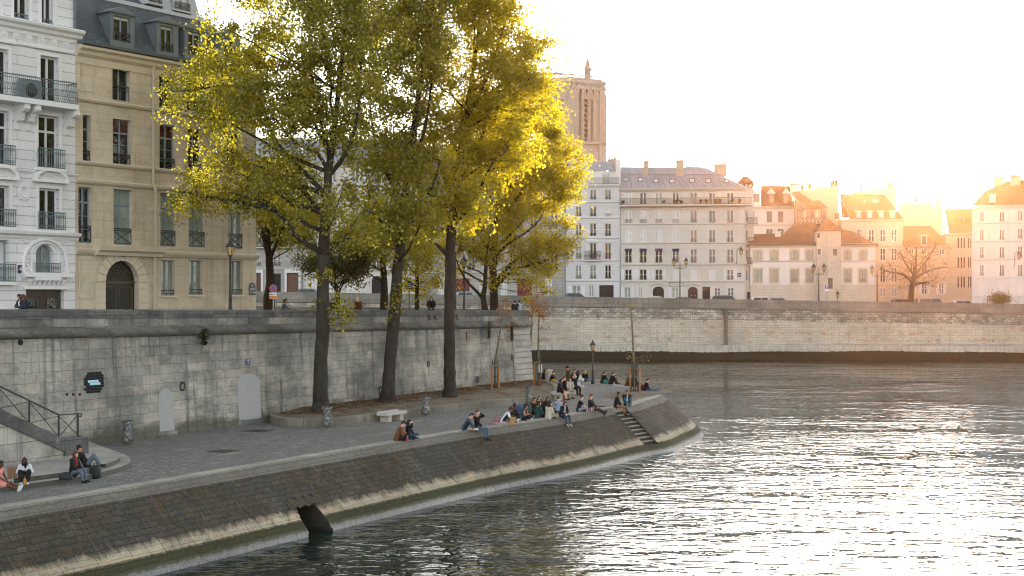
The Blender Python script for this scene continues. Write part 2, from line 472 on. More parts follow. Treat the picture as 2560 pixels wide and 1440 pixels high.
for a, b_ in zip(ts_, ts_[1:]):
    pa, na, _ = e_at(a); pb, nb, _ = e_at(b_)
    f = lambda p_, n_, x, z: V((p_.x + n_.x * x, p_.y + n_.y * x, z))
    q8 = [f(pa, na, -.8, 2.3), f(pb, nb, -.8, 2.3), f(pb, nb, -.03, 2.3), f(pa, na, -.03, 2.3)]
    cop.hexa(q8, [p_ + V((0, 0, .352)) for p_ in q8])
cop.build('coping', cop_mat, emb)

# upper quay wall line
WA = V((-16.6, 62.9)); WD = V((.28 - -16.6, 99.2 - 62.9)).normalized()
w0 = WA - WD * ((62.9 - 40.) / WD.y)
WF = Fac(w0, w0 + WD * 80, .0095 * WD.y)       # u=0 at depth 40
def wz(z55): return z55 + .0095 * (55.9 - 40)   # height at depth 55.9 -> height at u=0
BAT = .28
UE = WF.uz(1322, 800)[0]
cob = masonry('cobbles', (.235, .232, .222), (.128, .128, .124), (.09, .086, .076), .24, .13, (.13, .126, .115), .45, .0, .012, bump=.02, grain=.35, warp=.05, big=.16, patch=(.34, .31, .27), p_amt=.5)
pl = [e_pt(u, QZ) - V((*e_at(u)[1], 0)) * .6 for u in np.arange(0, EU[-1], .6)]
corner = WF.P(UE, 0, BAT)
poly = [V((p.x, p.y, QZ)) for p in pl] + [V((1.2, 111.8, QZ)), V((corner.x - 1, corner.y + .5, QZ))] + [V((*WF.P(u, 0, -.3)[:2], QZ)) for u in (UE - .5, 30, 10, 0, -30)]
bm = bmesh.new()
bf = bm.faces.new([bm.verts.new(p_) for p_ in poly])
bmesh.ops.triangulate(bm, faces=[bf])
mb = MB()
for f_ in bm.faces:
    ang = 1.1
    mb.face([v.co.copy() for v in f_.verts], 0, [(v.co.x * math.cos(ang) + v.co.y * math.sin(ang), -v.co.x * math.sin(ang) + v.co.y * math.cos(ang)) for v in f_.verts])
bm.free()
tag(mb.build('pavement', cob), kind='structure')

# ashlar retaining wall of the upper quay
ash = masonry('quay_ashlar', (.40, .375, .33), (.27, .265, .25), (.235, .23, .215), 1.25, .42, (.075, .083, .080), .7, 1., .006, warp=.03, blocks=((.50, .455, .385), .75, .62), patch=(.52, .47, .40), p_amt=.8, bump=.018, grain=.28, big=.17, bias=-.15, foot=(3.35, (.075, .078, .055), 1.9, .35, .8))
ash_dark = masonry('parapet_stone', (.14, .14, .135), (.085, .088, .088), (.05, .05, .05), 2.1, .9, (.045, .048, .048), .6, .5, .010, patch=(.26, .25, .23), p_amt=.6, grain=.3, big=.5)
ash_mid = masonry('parapet_course', (.33, .31, .275), (.16, .16, .15), (.07, .07, .065), 1.7, .9, (.06, .063, .06), .7, .6, .010, patch=(.45, .41, .34), p_amt=.6, grain=.25, big=.4)
wall = thing('retaining_wall', 'tall grey stained ashlar quay wall behind the three poplars, with a rounded moulding', 'wall', WF.P(20, QZ), kind='thing')
m_ = MB(); WF.loft(m_, -30, UE, [(BAT, 2.3), (BAT * .52, 5.), (0, wz(7.26))], step=1.5)
m_.build('masonry', ash, wall)
m_ = MB(); WF.loft(m_, -30, UE + .12, [(-.1, wz(7.22)), (.12, wz(7.24)), (.24, wz(7.31)), (.29, wz(7.43)), (.27, wz(7.54)), (.18, wz(7.64)), (.04, wz(7.70)), (-.1, wz(7.70))], step=2.)
m_.build('moulding', masonry('moulding_stone', (.20, .195, .175), (.10, .10, .095), (.04, .04, .04), 2.3, 5., (.05, .055, .045), .7, .35, .012, patch=(.34, .31, .26), p_amt=.5, big=.5), wall, smooth=True)
m_ = MB(); WF.loft(m_, -30, UE, [(.03, wz(7.69)), (.03, wz(8.03)), (-.45, wz(8.03)), (-.45, wz(7.1))], step=3.)
m_.build('parapet', ash_mid, wall)
m_ = MB()
u_ = -30
while u_ < UE:
    u2 = min(u_ + random.uniform(1.9, 2.6), UE)
    WF.loft(m_, u_ + .006, u2 - .006, [(-.5, wz(8.03)), (.065, wz(8.03)), (.075, wz(8.36)), (.03, wz(8.415)), (-.46, wz(8.415)), (-.5, wz(8.36))])
    u_ = u2
m_.build('coping', ash_dark, wall)
qp = MB()
qu0, qu1 = WF.uz(1284, 890, BAT * .6)[0], UE + .02
zt, zb = WF.uz(1300, 822, .05)[1], WF.uz(1305, 965, BAT)[1]
for k in range(10):
    a, b_ = zb + (zt - zb) * k / 10, zb + (zt - zb) * (k + 1) / 10 - .05
    oo = lambda z: .06 + BAT * (1 - (z - zb) / (zt - zb))
    qp.hexa([WF.P(qu0, a, -.1), WF.P(qu1, a, -.1), WF.P(qu1 + .06, a, oo(a)), WF.P(qu0, a, oo(a))], [WF.P(qu0, b_, -.1), WF.P(qu1, b_, -.1), WF.P(qu1 + .06, b_, oo(b_)), WF.P(qu0, b_, oo(b_))])
qp.build('quoin_pilaster', masonry('quoin_stone', (.46, .43, .385), (.33, .31, .285), (.2, .2, .18), .9, .6, (.15, .15, .14), .4, .3, .006, grain=.2), wall)
# end wall round the island's tip
m_ = MB()
cA = WF.P(UE, 0, 0); cB = V((.6, 112.5, 0)); cC = V((-34, 128, 0)); cD = V((-90, 150, 0))
for a, b_ in ((cA, cB), (cB, cC), (cC, cD)):
    d = (b_ - a).normalized(); n = V((d.y, -d.x, 0)) * .45
    m_.hexa([a - V((0, 0, 1)), b_ - V((0, 0, 1)), b_ - n - V((0, 0, 1)), a - n - V((0, 0, 1))], [a + V((0, 0, 6.9)), b_ + V((0, 0, 7.0)), b_ - n + V((0, 0, 7.0)), a - n + V((0, 0, 6.9))])
tip = thing('rear_quay_wall', 'low pale quay wall closing the street at the tip of the island', 'wall', cB, kind='thing')
m_.build('masonry', ash, tip)
m_ = MB()
for a, b_, za, zb_ in ((cA, cB, 7.93, 7.95), (cB, cC, 7.95, 8.3), (cC, cD, 8.3, 8.6)):
    d = (b_ - a).normalized(); n = V((d.y, -d.x, 0)) * .45
    m_.hexa([a + V((0, 0, 6.9)), b_ + V((0, 0, 7.0)), b_ - n + V((0, 0, 7.0)), a - n + V((0, 0, 6.9))], [a + V((0, 0, za)), b_ + V((0, 0, zb_)), b_ - n + V((0, 0, zb_)), a - n + V((0, 0, za))])
m_.build('parapet', masonry('tip_parapet', (.24, .22, .19), (.15, .14, .12), (.07, .07, .06), 1.4, .5, (.06, .06, .05), .6, .4), tip)
# street of the upper quay
def street_z(Y): return 7.42 - .0095 * (Y - 55.9)
mb = MB()
sp = [WF.P(-30, 0, -.3), WF.P(UE, 0, -.3), cB, cC, cD, V((-110, 60, 0)), V((-70, 10, 0))]
mb.face([V((p_.x, p_.y, street_z(p_.y))) for p_ in sp])
tag(mb.build('street', masonry('street_paving', (.11, .108, .105), (.085, .084, .082), (.05, .05, .05), .3, .15, (.06, .06, .06), .4, .0)), kind='structure')

# blocked doorways, mooring rings, drain hole, small sign on the wall
plaster = plain('grey_render', (.33, .335, .335), .9, .10, 1.5, .004)
def wall_o(z): return BAT * (1 - (z - 2.3) / 5.) + .012
for x0, y0, x1, y1, cap in ((395, 970, 432, 1077, 1.), (594, 934, 649, 1048, .45)):
    u0, z0, u1, z1 = WF.rect(x0, y0, x1, y1, .15)
    m_ = MB(); r = (u1 - u0) / 2; um = (u0 + u1) / 2; hc = r * cap
    lp = [(u0, z0), (u1, z0)] + [(um + r * math.cos(a), z1 - hc + hc * math.sin(a)) for a in [math.pi * k / 14 for k in range(15)]]
    m_.prism([WF.P(u, z, wall_o(z) + .01) for u, z in lp], V((-WF.n.x, -WF.n.y, 0)) * .12)
    m_.build('blocked_doorway', plaster, wall)
    m_ = MB()
    WF.slab(m_, u0 - .12, z0 - .28, u1 + .12, z0 - .01, 0, BAT + .05)
    m_.build('doorway_sill', ash_mid, wall)
iron = plain('black_iron', (.022, .023, .024), .55, .3, 20., spec=.4)
def mooring_ring(p, n, r, label, grp='mooring rings on the walls'):
    t = thing('mooring_ring', label, 'mooring ring', p, grp)
    m_ = MB(); n = V(n).normalized(); x = n.cross(V((0, 0, 1))).normalized()
    c = p + n * .06 - V((0, 0, r * .7))
    m_.tube([c + (x * math.cos(a) * .85 + V((0, 0, 1)) * math.sin(a)) * r + n * .02 for a in [2 * math.pi * k / 16 for k in range(17)]], .028, 6, cap=False)
    m_.build('ring', iron, t, True)
    m_ = MB(); m_.bar(p - n * .05, p + n * .09, .09)
    m_.build('bracket', iron, t)
for x, y, r, lab in ((457, 958, .19, 'iron mooring ring between the two blocked doorways'), (950, 969, .22, 'iron mooring ring behind the middle poplar trunk'), (1072, 905, .16, 'iron mooring ring high on the wall between middle and third poplar'),
                     (1192, 943, .2, 'iron mooring ring beside the guarded sapling against the wall'), (1281, 890, .18, 'iron mooring ring next to the stone pilaster')):
    u, z = WF.uz(x, y, .2)
    mooring_ring(WF.P(u, z, wall_o(z + .2)), (*WF.n, 0), r, lab)
u, z = WF.uz(52, 856, .05)
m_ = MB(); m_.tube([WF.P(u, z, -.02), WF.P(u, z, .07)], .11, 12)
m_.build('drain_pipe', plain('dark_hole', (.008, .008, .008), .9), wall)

# stairs with balustrade wall
SO = 4.3
def S_(u, z, o=0): return WF.P(u, z, SO + o)
def su(px, py, o=0.): return WF.uz(px, py, SO + o)
pale = masonry('stair_wall_stone', (.44, .42, .38), (.34, .325, .295), (.10, .10, .09), 1.5, .62, (.09, .09, .08), .55, .55, .010, grain=.22, big=.6, patch=(.50, .47, .42), p_amt=.5)
stairs = thing('stone_stairs', 'stone stairs coming down along the wall behind an iron railing', 'stairs', S_(12, QZ), kind='thing')
sl = WF.slope
uP0 = su(160, 1100)[0]; uP1 = su(217, 1100)[0]
zP = su(190, 1094)[1]; zA = su(0, 1023)[1]; uA = su(0, 1023)[0]
gr = (zA - zP) / (uP0 - uA)                     # rise per metre going up and back
def zr(u): return zP + gr * (uP0 - u)
uT = -16
m_ = MB(); zbase = 2.9
m_.prism([S_(uT, zbase, 0) + V((0, 0, sl * uT)), S_(uP0, zbase, 0) + V((0, 0, sl * uP0)), S_(uP0, zr(uP0) - .48, 0), S_(uT, zr(uT) - .48, 0)], V((-WF.n.x, -WF.n.y, 0)) * .5)
m_.build('string_wall', pale, stairs)
m_ = MB()
m_.prism([S_(uT, zr(uT) - .48, .07), S_(uP0, zr(uP0) - .48, .07), S_(uP0, zr(uP0), .07), S_(uT, zr(uT), .07)], V((-WF.n.x, -WF.n.y, 0)) * .62)
m_.build('coping', ash_dark, stairs)
m_ = MB(); WF.slab(m_, uP0 - .02, zP - .62, uP1, zP, SO - .62, SO + .09); m_.build('pier_cap', ash_dark, stairs)
m_ = MB(); WF.slab(m_, uP0 + .02, QZ, uP1 - .02, zP - .62, SO - .58, SO + .05); m_.build('pier', pale, stairs)
m_ = MB()
u_ = uP1 - .4; z_ = QZ + .3; k = 0
while u_ > uT and z_ < 7.6:
    WF.slab(m_, u_ - .42, QZ - .2 + sl * u_, u_, z_ + .16 + sl * u_, .2, SO - .5)
    u_ -= .40; z_ += .40 * gr * .98
m_.build('treads', step_mat, stairs)
m_ = MB(); m_.bar(S_(uT, zr(uT) + .02, -.2), S_(uP0, zP + .02, -.2), .04)
rail = thing('stair_railing', 'black iron railing with crossed bars on top of the stair wall', 'railing', S_(uP0, zP, -.2))
m_.build('bottom_rail', iron, rail)
RH = .86
pu = [su(-66, 1000)[0], su(18, 1030)[0], su(64, 1050)[0], su(110, 1075)[0], su(154, 1095)[0], uP1 - .2]
pu = [uP0 - .05 - 1.5 * k for k in range(9, 0, -1)] + [uP0 - .05, uP1 - .25]
tp = MB(); dg_ = MB()
zz_ = lambda u: max(zr(u), zP)
for i, u in enumerate(pu):
    m_ = MB(); m_.bar(S_(u, zz_(u) - .02, -.2), S_(u, zz_(u) + RH, -.2), .055)
    m_.bar(S_(u, zz_(u), -.2), S_(u + .14, zz_(u) + .0, -.2) + V((0, 0, .02)), .05)
    m_.build('post', iron, rail)
    if i:
        a, b_ = pu[i - 1], u
        tp.bar(S_(a, zz_(a) + RH, -.2), S_(b_, zz_(b_) + RH, -.2), .065, .045)
        dg_.bar(S_(a, zz_(a) + RH - .04, -.2), S_(b_, zz_(b_) + .05, -.2), .022)
        dg_.bar(S_(a, zz_(a) + .05, -.2), S_(b_, zz_(b_) + RH - .04, -.2), .022)
e = S_(pu[-1], zP + RH, -.2); dv = V((*WF.d, 0))
tp.tube([e, e + dv * .12, e + dv * .2 + V((0, 0, -.06)), e + dv * .14 + V((0, 0, -.13)), e + dv * .08 + V((0, 0, -.09))], .025, 6)
tp.build('handrail', iron, rail); dg_.build('crossed_bars', iron, rail)
LANDM = masonry('landing_stone', (.36, .35, .32), (.28, .275, .255), (.10, .10, .09), 1.6, .9, (.15, .148, .13), .5, .0, .010, grain=.2)
# two rounded landing steps
nose = [gp(x, y, QZ) for x, y in ((-260, 1285), (0, 1232), (200, 1203), (280, 1185), (316, 1172), (327, 1162), (318, 1150), (285, 1137), (215, 1110))]
base2 = [V(p_[:2]) for p_ in nose]
crv = spline(base2, .15)
for k, (ins, z0, z1) in enumerate(((0, QZ, QZ + .16), (.38, QZ + .16, QZ + .32))):
    pts = []
    for i, p_ in enumerate(crv):
        d = (crv[min(i + 2, len(crv) - 1)] - crv[max(i - 2, 0)]).normalized()
        q = p_ - V((d.y, -d.x)) * ins
        pts.append(q)
    back = [V(WF.P(u, 0, .1)[:2]) for u in (26, 18, 0, -12)]
    if k: back[0] = back[0] - WF.d * .5
    lp = pts + back
    bm = bmesh.new(); bf = bm.faces.new([bm.verts.new((q.x, q.y, z1)) for q in lp]); bmesh.ops.triangulate(bm, faces=[bf])
    m_ = MB()
    for f_ in bm.faces: m_.face([v.co.copy() for v in f_.verts])
    bm.free()
    ul = 0
    for a, b_ in zip(pts, pts[1:]):
        m_.face([(a.x, a.y, z0), (b_.x, b_.y, z0), (b_.x, b_.y, z1), (a.x, a.y, z1)], 1)
    m_.build('landing_step', [LANDM, plain('step_riser_stone', (.085, .083, .072), .9, .4, 3.)], stairs)

# raised planting bed
kp = [(668, 1054), (690, 1063), (740, 1067), (830, 1066), (950, 1052), (1065, 1037), (1180, 1023), (1290, 1013), (1345, 1007), (1385, 1000), (1397, 990), (1392, 976), (1372, 966), (1331, 957)]
KL = spline([V(gp(x, y)[:2]) for x, y in kp], .4)
KH = .40
kn = []
for i in range(len(KL)):
    d = (KL[min(i + 1, len(KL) - 1)] - KL[max(i - 1, 0)]).normalized(); kn.append(V((d.y, -d.x)))
m_ = MB(); ul = 0
kerb_mat = masonry('kerb_stone', (.24, .225, .185), (.155, .15, .125), (.06, .06, .05), 1.6, 3., (.06, .062, .045), .55, .5, .014, grain=.3)
for i in range(len(KL) - 1):
    a, b_ = KL[i], KL[i + 1]; na, nb = kn[i], kn[i + 1]; l = (b_ - a).length
    pr = [(0, QZ - .05), (-.02, QZ + KH - .04), (-.05, QZ + KH), (-.30, QZ + KH), (-.30, QZ + .1)]
    vv = 0
    for (x0, z0), (x1, z1) in zip(pr, pr[1:]):
        dv_ = math.hypot(x1 - x0, z1 - z0)
        m_.face([(a.x + na.x * x0, a.y + na.y * x0, z0), (b_.x + nb.x * x0, b_.y + nb.y * x0, z0), (b_.x + nb.x * x1, b_.y + nb.y * x1, z1), (a.x + na.x * x1, a.y + na.y * x1, z1)], 0, [(ul, vv), (ul + l, vv), (ul + l, vv + dv_), (ul, vv + dv_)])
        vv += dv_
    ul += l
bedk = m_.build('planting_bed_kerb', kerb_mat, base=(KL[5].x, KL[5].y, QZ))
tag(bedk, 'low mossy stone kerb curving round the poplar bed', 'kerb', kind='structure')
g = G('leaf_litter_soil')
oc = g.pos()
n1 = g.noise(oc, 1.1, 6., .7); n2 = g.noise(oc, 7., 5., .75)
col = g.mix(n2, (.085, .068, .045), (.22, .185, .135))
col = g.mix(g.rng(n1, .48, .6), col, g.mix(n2, (.055, .03, .012), (.14, .075, .03)))
col = g.mix(g.rng(g.noise(oc, .5, 4.), .55, .65, 0, .6), col, (.06, .065, .02))
soil_mat = g.bsdf(col, .95, g.bump(n2, .05))
inner = [KL[i] - kn[i] * .28 for i in range(len(KL))]
wl = [V(WF.P(u, 0, BAT - .1)[:2]) for u in np.linspace(UE - .1, WF.uz(690, 1040, BAT)[0], 40)]
def soil_z(p_):
    d = min((p_ - q).length for q in inner[::2])
    return QZ + KH - .05 + .16 * min(1, d / 2.5) + .035 * math.sin(p_.x * 2.1) * math.sin(p_.y * 1.7)
bm = bmesh.new(); bf = bm.faces.new([bm.verts.new((q.x, q.y, 0)) for q in inner + wl]); bmesh.ops.triangulate(bm, faces=[bf])
bmesh.ops.subdivide_edges(bm, edges=bm.edges, cuts=2, use_grid_fill=True)
bmesh.ops.triangulate(bm, faces=bm.faces)
m_ = MB()
for f_ in bm.faces: m_.face([(v.co.x, v.co.y, soil_z(v.co.xy)) for v in f_.verts])
bm.free()
tag(m_.build('planting_bed_soil', soil_mat), kind='structure')
# soil mound of the tip sapling
m_ = MB(); c0 = gp(1590, 985); rr = []
for i in range(7):
    for k in range(28):
        a = 2 * math.pi * k / 28; r = i / 6 * (1 + .10 * math.sin(3 * a) + .06 * math.sin(7 * a))
        ex = V((WD.x, WD.y, 0)); ey = V((WD.y, -WD.x, 0))
        rr.append(c0 + ex * math.cos(a) * r * 4.6 + ey * math.sin(a) * r * 1.75 + V((0, 0, .012 + .10 * (1 - (i / 6) ** 2))))
m_.mesh(rr, [(i * 28 + k, i * 28 + (k + 1) % 28, (i + 1) * 28 + (k + 1) % 28, (i + 1) * 28 + k) for i in range(6) for k in range(28)])
tag(m_.build('tree_pit_soil', soil_mat, smooth=True), kind='structure')
# fallen leaves as ground cover
def leaf_mesh(name, P, size, mats, parent=None, up=0., base=None, mix=None, asp=.8):
    """P: (n,3) leaf centres; one bent four-corner leaf each"""
    n = len(P); rs = np.random.RandomState(len(P))
    d = rs.normal(size=(n, 3)); d /= np.linalg.norm(d, axis=1)[:, None]
    nn = rs.normal(size=(n, 3)); nn[:, 2] += up; nn /= np.linalg.norm(nn, axis=1)[:, None]
    a = np.cross(nn, d); a /= np.linalg.norm(a, axis=1)[:, None] + 1e-9
    b = np.cross(nn, a)
    s = size * rs.uniform(.65, 1.3, n)[:, None]
    fold = nn * s * .16
    v = np.stack([P - a * s * .5, P - b * s * .5 * asp + fold, P + a * s * .5, P + b * s * .5 * asp + fold], 1).reshape(-1, 3)
    off = OFF[parent] if parent is not None else (V(base) if base is not None else V((0, 0, 0)))
    v = v - np.array(off)
    me = bpy.data.meshes.new(name)
    me.vertices.add(4 * n); me.vertices.foreach_set('co', v.astype(np.float32).ravel())
    me.loops.add(4 * n); me.loops.foreach_set('vertex_index', np.arange(4 * n, dtype=np.int32))
    me.polygons.add(n); me.polygons.foreach_set('loop_start', np.arange(0, 4 * n, 4, dtype=np.int32))
    if not isinstance(mats, (list, tuple)): mats = [mats]
    for m in mats: me.materials.append(m)
    me.update(); me.validate()
    o = bpy.data.objects.new(name, me); C.objects.link(o)
    if parent is not None: o.parent = parent
    else: o.location = off
    OFF[o] = off
    return o
lit = []
rs = np.random.RandomState(3)
while len(lit) < 7500:
    u = rs.uniform(WF.uz(690, 1040, BAT)[0], UE); o = abs(rs.normal(0, 1.5)) + BAT
    p_ = WF.P(u, 0, o); q = V((p_.x, p_.y))
    i = min(range(0, len(inner), 2), key=lambda i: (inner[i] - q).length)
    if (q - inner[i]).dot(kn[i]) < -.02 : lit.append((q.x, q.y, soil_z(q) + .015))
    elif rs.uniform() < .35: lit.append((q.x, q.y, QZ + .012))
litter_mat = plain('dry_leaves', (.17, .085, .03), .9, .7, .7)
tag(leaf_mesh('fallen_leaves', np.array(lit), .10, litter_mat, up=5.), kind='stuff')

# far quay ------------------------------------------------------------------------------------------
FWL = Fac.px(300, 210.2, 2900, 200.8, .0165)
u14, _ = FWL.uz(1400, 741)
z14 = FWL.uz(1400, 741)[1]; zt = z14
rough = masonry('far_quay_stone', (.58, .53, .45), (.48, .435, .365), (.30, .27, .22), 1.0, .36, (.25, .235, .20), .55, .45, .016, patch=(.42, .27, .14), p_amt=.85, bump=.03, grain=.3, big=.09)
rough2 = masonry('far_quay_rubble', (.60, .555, .485), (.26, .24, .205), (.12, .11, .095), .62, .34, (.15, .14, .12), .65, .7, .03, patch=(.64, .60, .53), p_amt=.8, bump=.05, grain=.35, big=.12)
fcop = masonry('far_parapet_stone', (.27, .255, .225), (.20, .19, .17), (.07, .07, .06), 2.2, .62, (.085, .085, .08), .5, .5, .012, grain=.25, big=.2)
algae = plain('algae', (.022, .021, .010), .9, .6, .6, .05)
fw = thing('far_quay_wall', 'long patched stone quay wall across the river with dark algae at its foot', 'wall', FWL.P(u14, 0), kind='thing')
LU = FWL.uz(2900, 800)[0]
m_ = MB(); FWL.loft(m_, 0, LU, [(.05, zt - 3.0), (.0, zt - 1.45)], step=6.); m_.build('upper_masonry', rough2, fw)
m_ = MB(); FWL.loft(m_, 0, LU, [(.75, 2.1 + .0165 * 0), (.5, 3.2), (.05, zt - 3.0)], step=6.); m_.build('masonry', rough, fw)
m_ = MB(); m2 = MB(); n_ = 700; wobn = [random.gauss(0, .028) for _ in range(997)]
for i in range(n_):
    ua, ub = LU * i / n_, LU * (i + 1) / n_
    P_ = lambda u, z, o: V((*FWL.P(u, 0, o)[:2], z))
    wob = lambda u: 1.30 + .09 * math.sin(u * .13) + .05 * math.sin(u * .41 + 1) + wobn[int(u * 3.3) % 997]
    m_.face([P_(ua, wob(ua) - .2, 1.06), P_(ub, wob(ub) - .2, 1.06), P_(ub, 2.15, .9), P_(ua, 2.15, .9)])
    m_.face([P_(ua, 2.15, .9), P_(ub, 2.15, .9), P_(ub, 2.4, .3), P_(ua, 2.4, .3)])
    m2.face([P_(ua, -1.5, 1.3), P_(ub, -1.5, 1.3), P_(ub, wob(ub), 1.12), P_(ua, wob(ua), 1.12)])
    m2.face([P_(ua, wob(ua), 1.12), P_(ub, wob(ub), 1.12), P_(ub, wob(ub), .9), P_(ua, wob(ua), .9)])
m_.build('footing', masonry('far_footing', (.50, .475, .42), (.44, .415, .365), (.3, .28, .25), 3., .8, (.20, .19, .16), .6, .5, .012, grain=.25, big=.2), fw)
m2.build('algae_band', algae, fw)
m_ = MB(); FWL.loft(m_, 0, LU, [(0, zt - 1.47), (.22, zt - 1.44), (.22, zt - 1.27), (.02, zt - 1.24)], step=6.); m_.build('string_course', fcop, fw)
m_ = MB(); FWL.loft(m_, 0, LU, [(.02, zt - 1.25), (.02, zt), (-.45, zt), (-.45, zt - 2)], step=6.); m_.build('parapet', fcop, fw)
u, _ = FWL.uz(1814, 800); m_ = MB()
FWL.slab(m_, u - .22, 1.4, u + .22, zt - 1.3, -.3, .85); m_.build('ladder_recess', plain('rusty_iron', (.17, .135, .10), .9, .5, 3.), fw)
k = 0
for x, y, r, lab in ((1496, 797, .24, 'upper mooring ring on the far wall above the tip lamp'), (1674, 850, .24, 'lower mooring ring on the far wall right of the bare sapling'), (1762, 805, .24, 'upper mooring ring on the far wall just before the ladder recess'), (1937, 807, .24, 'first upper ring on the far wall after the ladder recess'),
                (2025, 851, .26, 'first lower ring on the far wall after the ladder recess'), (2105, 808, .22, 'upper far wall ring beside the straight wall joints'), (2270, 807, .22, 'upper far wall ring below the round bare tree'), (2343, 854, .28, 'lower far wall ring under the modern house'),
                (2411, 807, .24, 'upper far wall ring under the corner of the shuttered building'), (2482, 854, .18, 'lower far wall ring under the shuttered corner building'), (2548, 808, .24, 'upper far wall ring at the end of the view')):
    u, z = FWL.uz(x, y - 4, .3); oo = .05 if z > zt - 3 + .0165 * 0 else .4
    mooring_ring(V(FWL.P(u, z, oo + .05)), (*FWL.n, 0), r, lab)
def far_z(x): return z14 - FWL.slope * (u14) - .0165 * (x - 6.9) - 1.05      # street height across the river
mb = MB()
xs = [FWL.P(0, 0), FWL.P(LU, 0)]
mb.face([V((xs[0].x, xs[0].y + .2, far_z(xs[0].x))), V((xs[1].x, xs[1].y + .2, far_z(xs[1].x))), V((140, 330, far_z(110))), V((-140, 330, far_z(-90)))])
tag(mb.build('far_street', plain('asphalt', (.06, .06, .06), .9)), kind='structure')
# ---------------------------------------------------------------- buildings
def text(s, p, xd, size, mat, parent, name='lettering', ext=.004):
    cu = bpy.data.curves.new(name, 'FONT'); cu.body = s; cu.size = size; cu.align_x = 'CENTER'; cu.align_y = 'CENTER'; cu.extrude = ext
    cu.materials.append(mat)
    t = bpy.data.objects.new(name, cu)
    x = V((xd[0], xd[1], 0)).normalized(); z = V((0, 0, 1)); n = x.cross(z)
    me = bpy.data.meshes.new_from_object(t); bpy.data.objects.remove(t)
    m = Matrix((x, z, n)).transposed().to_4x4(); m.translation = V(p) - OFF[parent]
    me.transform(m)
    o = bpy.data.objects.new(name, me); C.objects.link(o); o.parent = parent
    OFF[o] = OFF[parent]
    return o
def glass(name, col, k=.05, rough=.06):
    g = G(name)
    n = g.noise(g.pos(), .8, 2.)
    return g.bsdf(g.mix(n, sc(col, .5), sc(col, 1.5)), rough, g.bump(g.noise(g.pos(), 1.3, 2.), .02), Specular_IOR_Level=.6)
P_DARK = glass('dark_glass', (.018, .019, .020))
P_CURT = glass('curtained_glass', (.25, .285, .255))
P_PALE = glass('pale_blind_glass', (.50, .52, .52), rough=.25)
P_WARM = glass('warm_glass', (.17, .085, .035))  # a warm reflection painted as pane colour
P_BROWN = glass('brown_glass', (.06, .04, .025))
P_RED = glass('red_curtain_glass', (.075, .014, .018))
PANES = {'d': P_DARK, 'c': P_CURT, 'p': P_PALE, 'w': P_WARM, 'b': P_BROWN, 'r': P_RED}
F_BLUE = plain('grey_blue_frame', (.23, .29, .31), .55, .12)
F_WHITE = plain('white_frame', (.62, .63, .64), .5, .08)
F_BROWN = plain('weathered_wood_frame', (.20, .13, .08), .6, .3)
SHUT = plain('grey_white_shutter', (.60, .60, .62), .6, .08)
RAILM = plain('dark_railing', (.025, .027, .028), .5, .2)
RAILG = plain('grey_green_railing', (.10, .135, .145), .5, .25)
ZINC = masonry('zinc_roof', (.31, .345, .39), (.27, .30, .345), (.17, .18, .20), 1.2, 40., (.16, .165, .18), .45, .35, .03, grain=.08, rough=.5, big=.15)
SLATE = masonry('slate_roof', (.085, .10, .115), (.055, .066, .078), (.03, .034, .04), .30, .19, (.11, .125, .14), .5, .3, .012, grain=.2, rough=.6)
TILE = masonry('brown_tile_roof', (.20, .105, .055), (.12, .062, .035), (.05, .03, .02), .22, .26, (.10, .06, .035), .6, .3, .02, grain=.35, big=.3)
BRICKC = plain('chimney_render', (.42, .34, .26), .9, .3, 1.)
POT = plain('terracotta_pot', (.36, .15, .08), .8, .3)
def arc_pts(u0, z1, u1, rise, n=12):
    um = (u0 + u1) / 2; r = (u1 - u0) / 2
    return [(um - r * math.cos(math.pi * k / n), z1 - rise + rise * math.sin(math.pi * k / n)) for k in range(n + 1)]
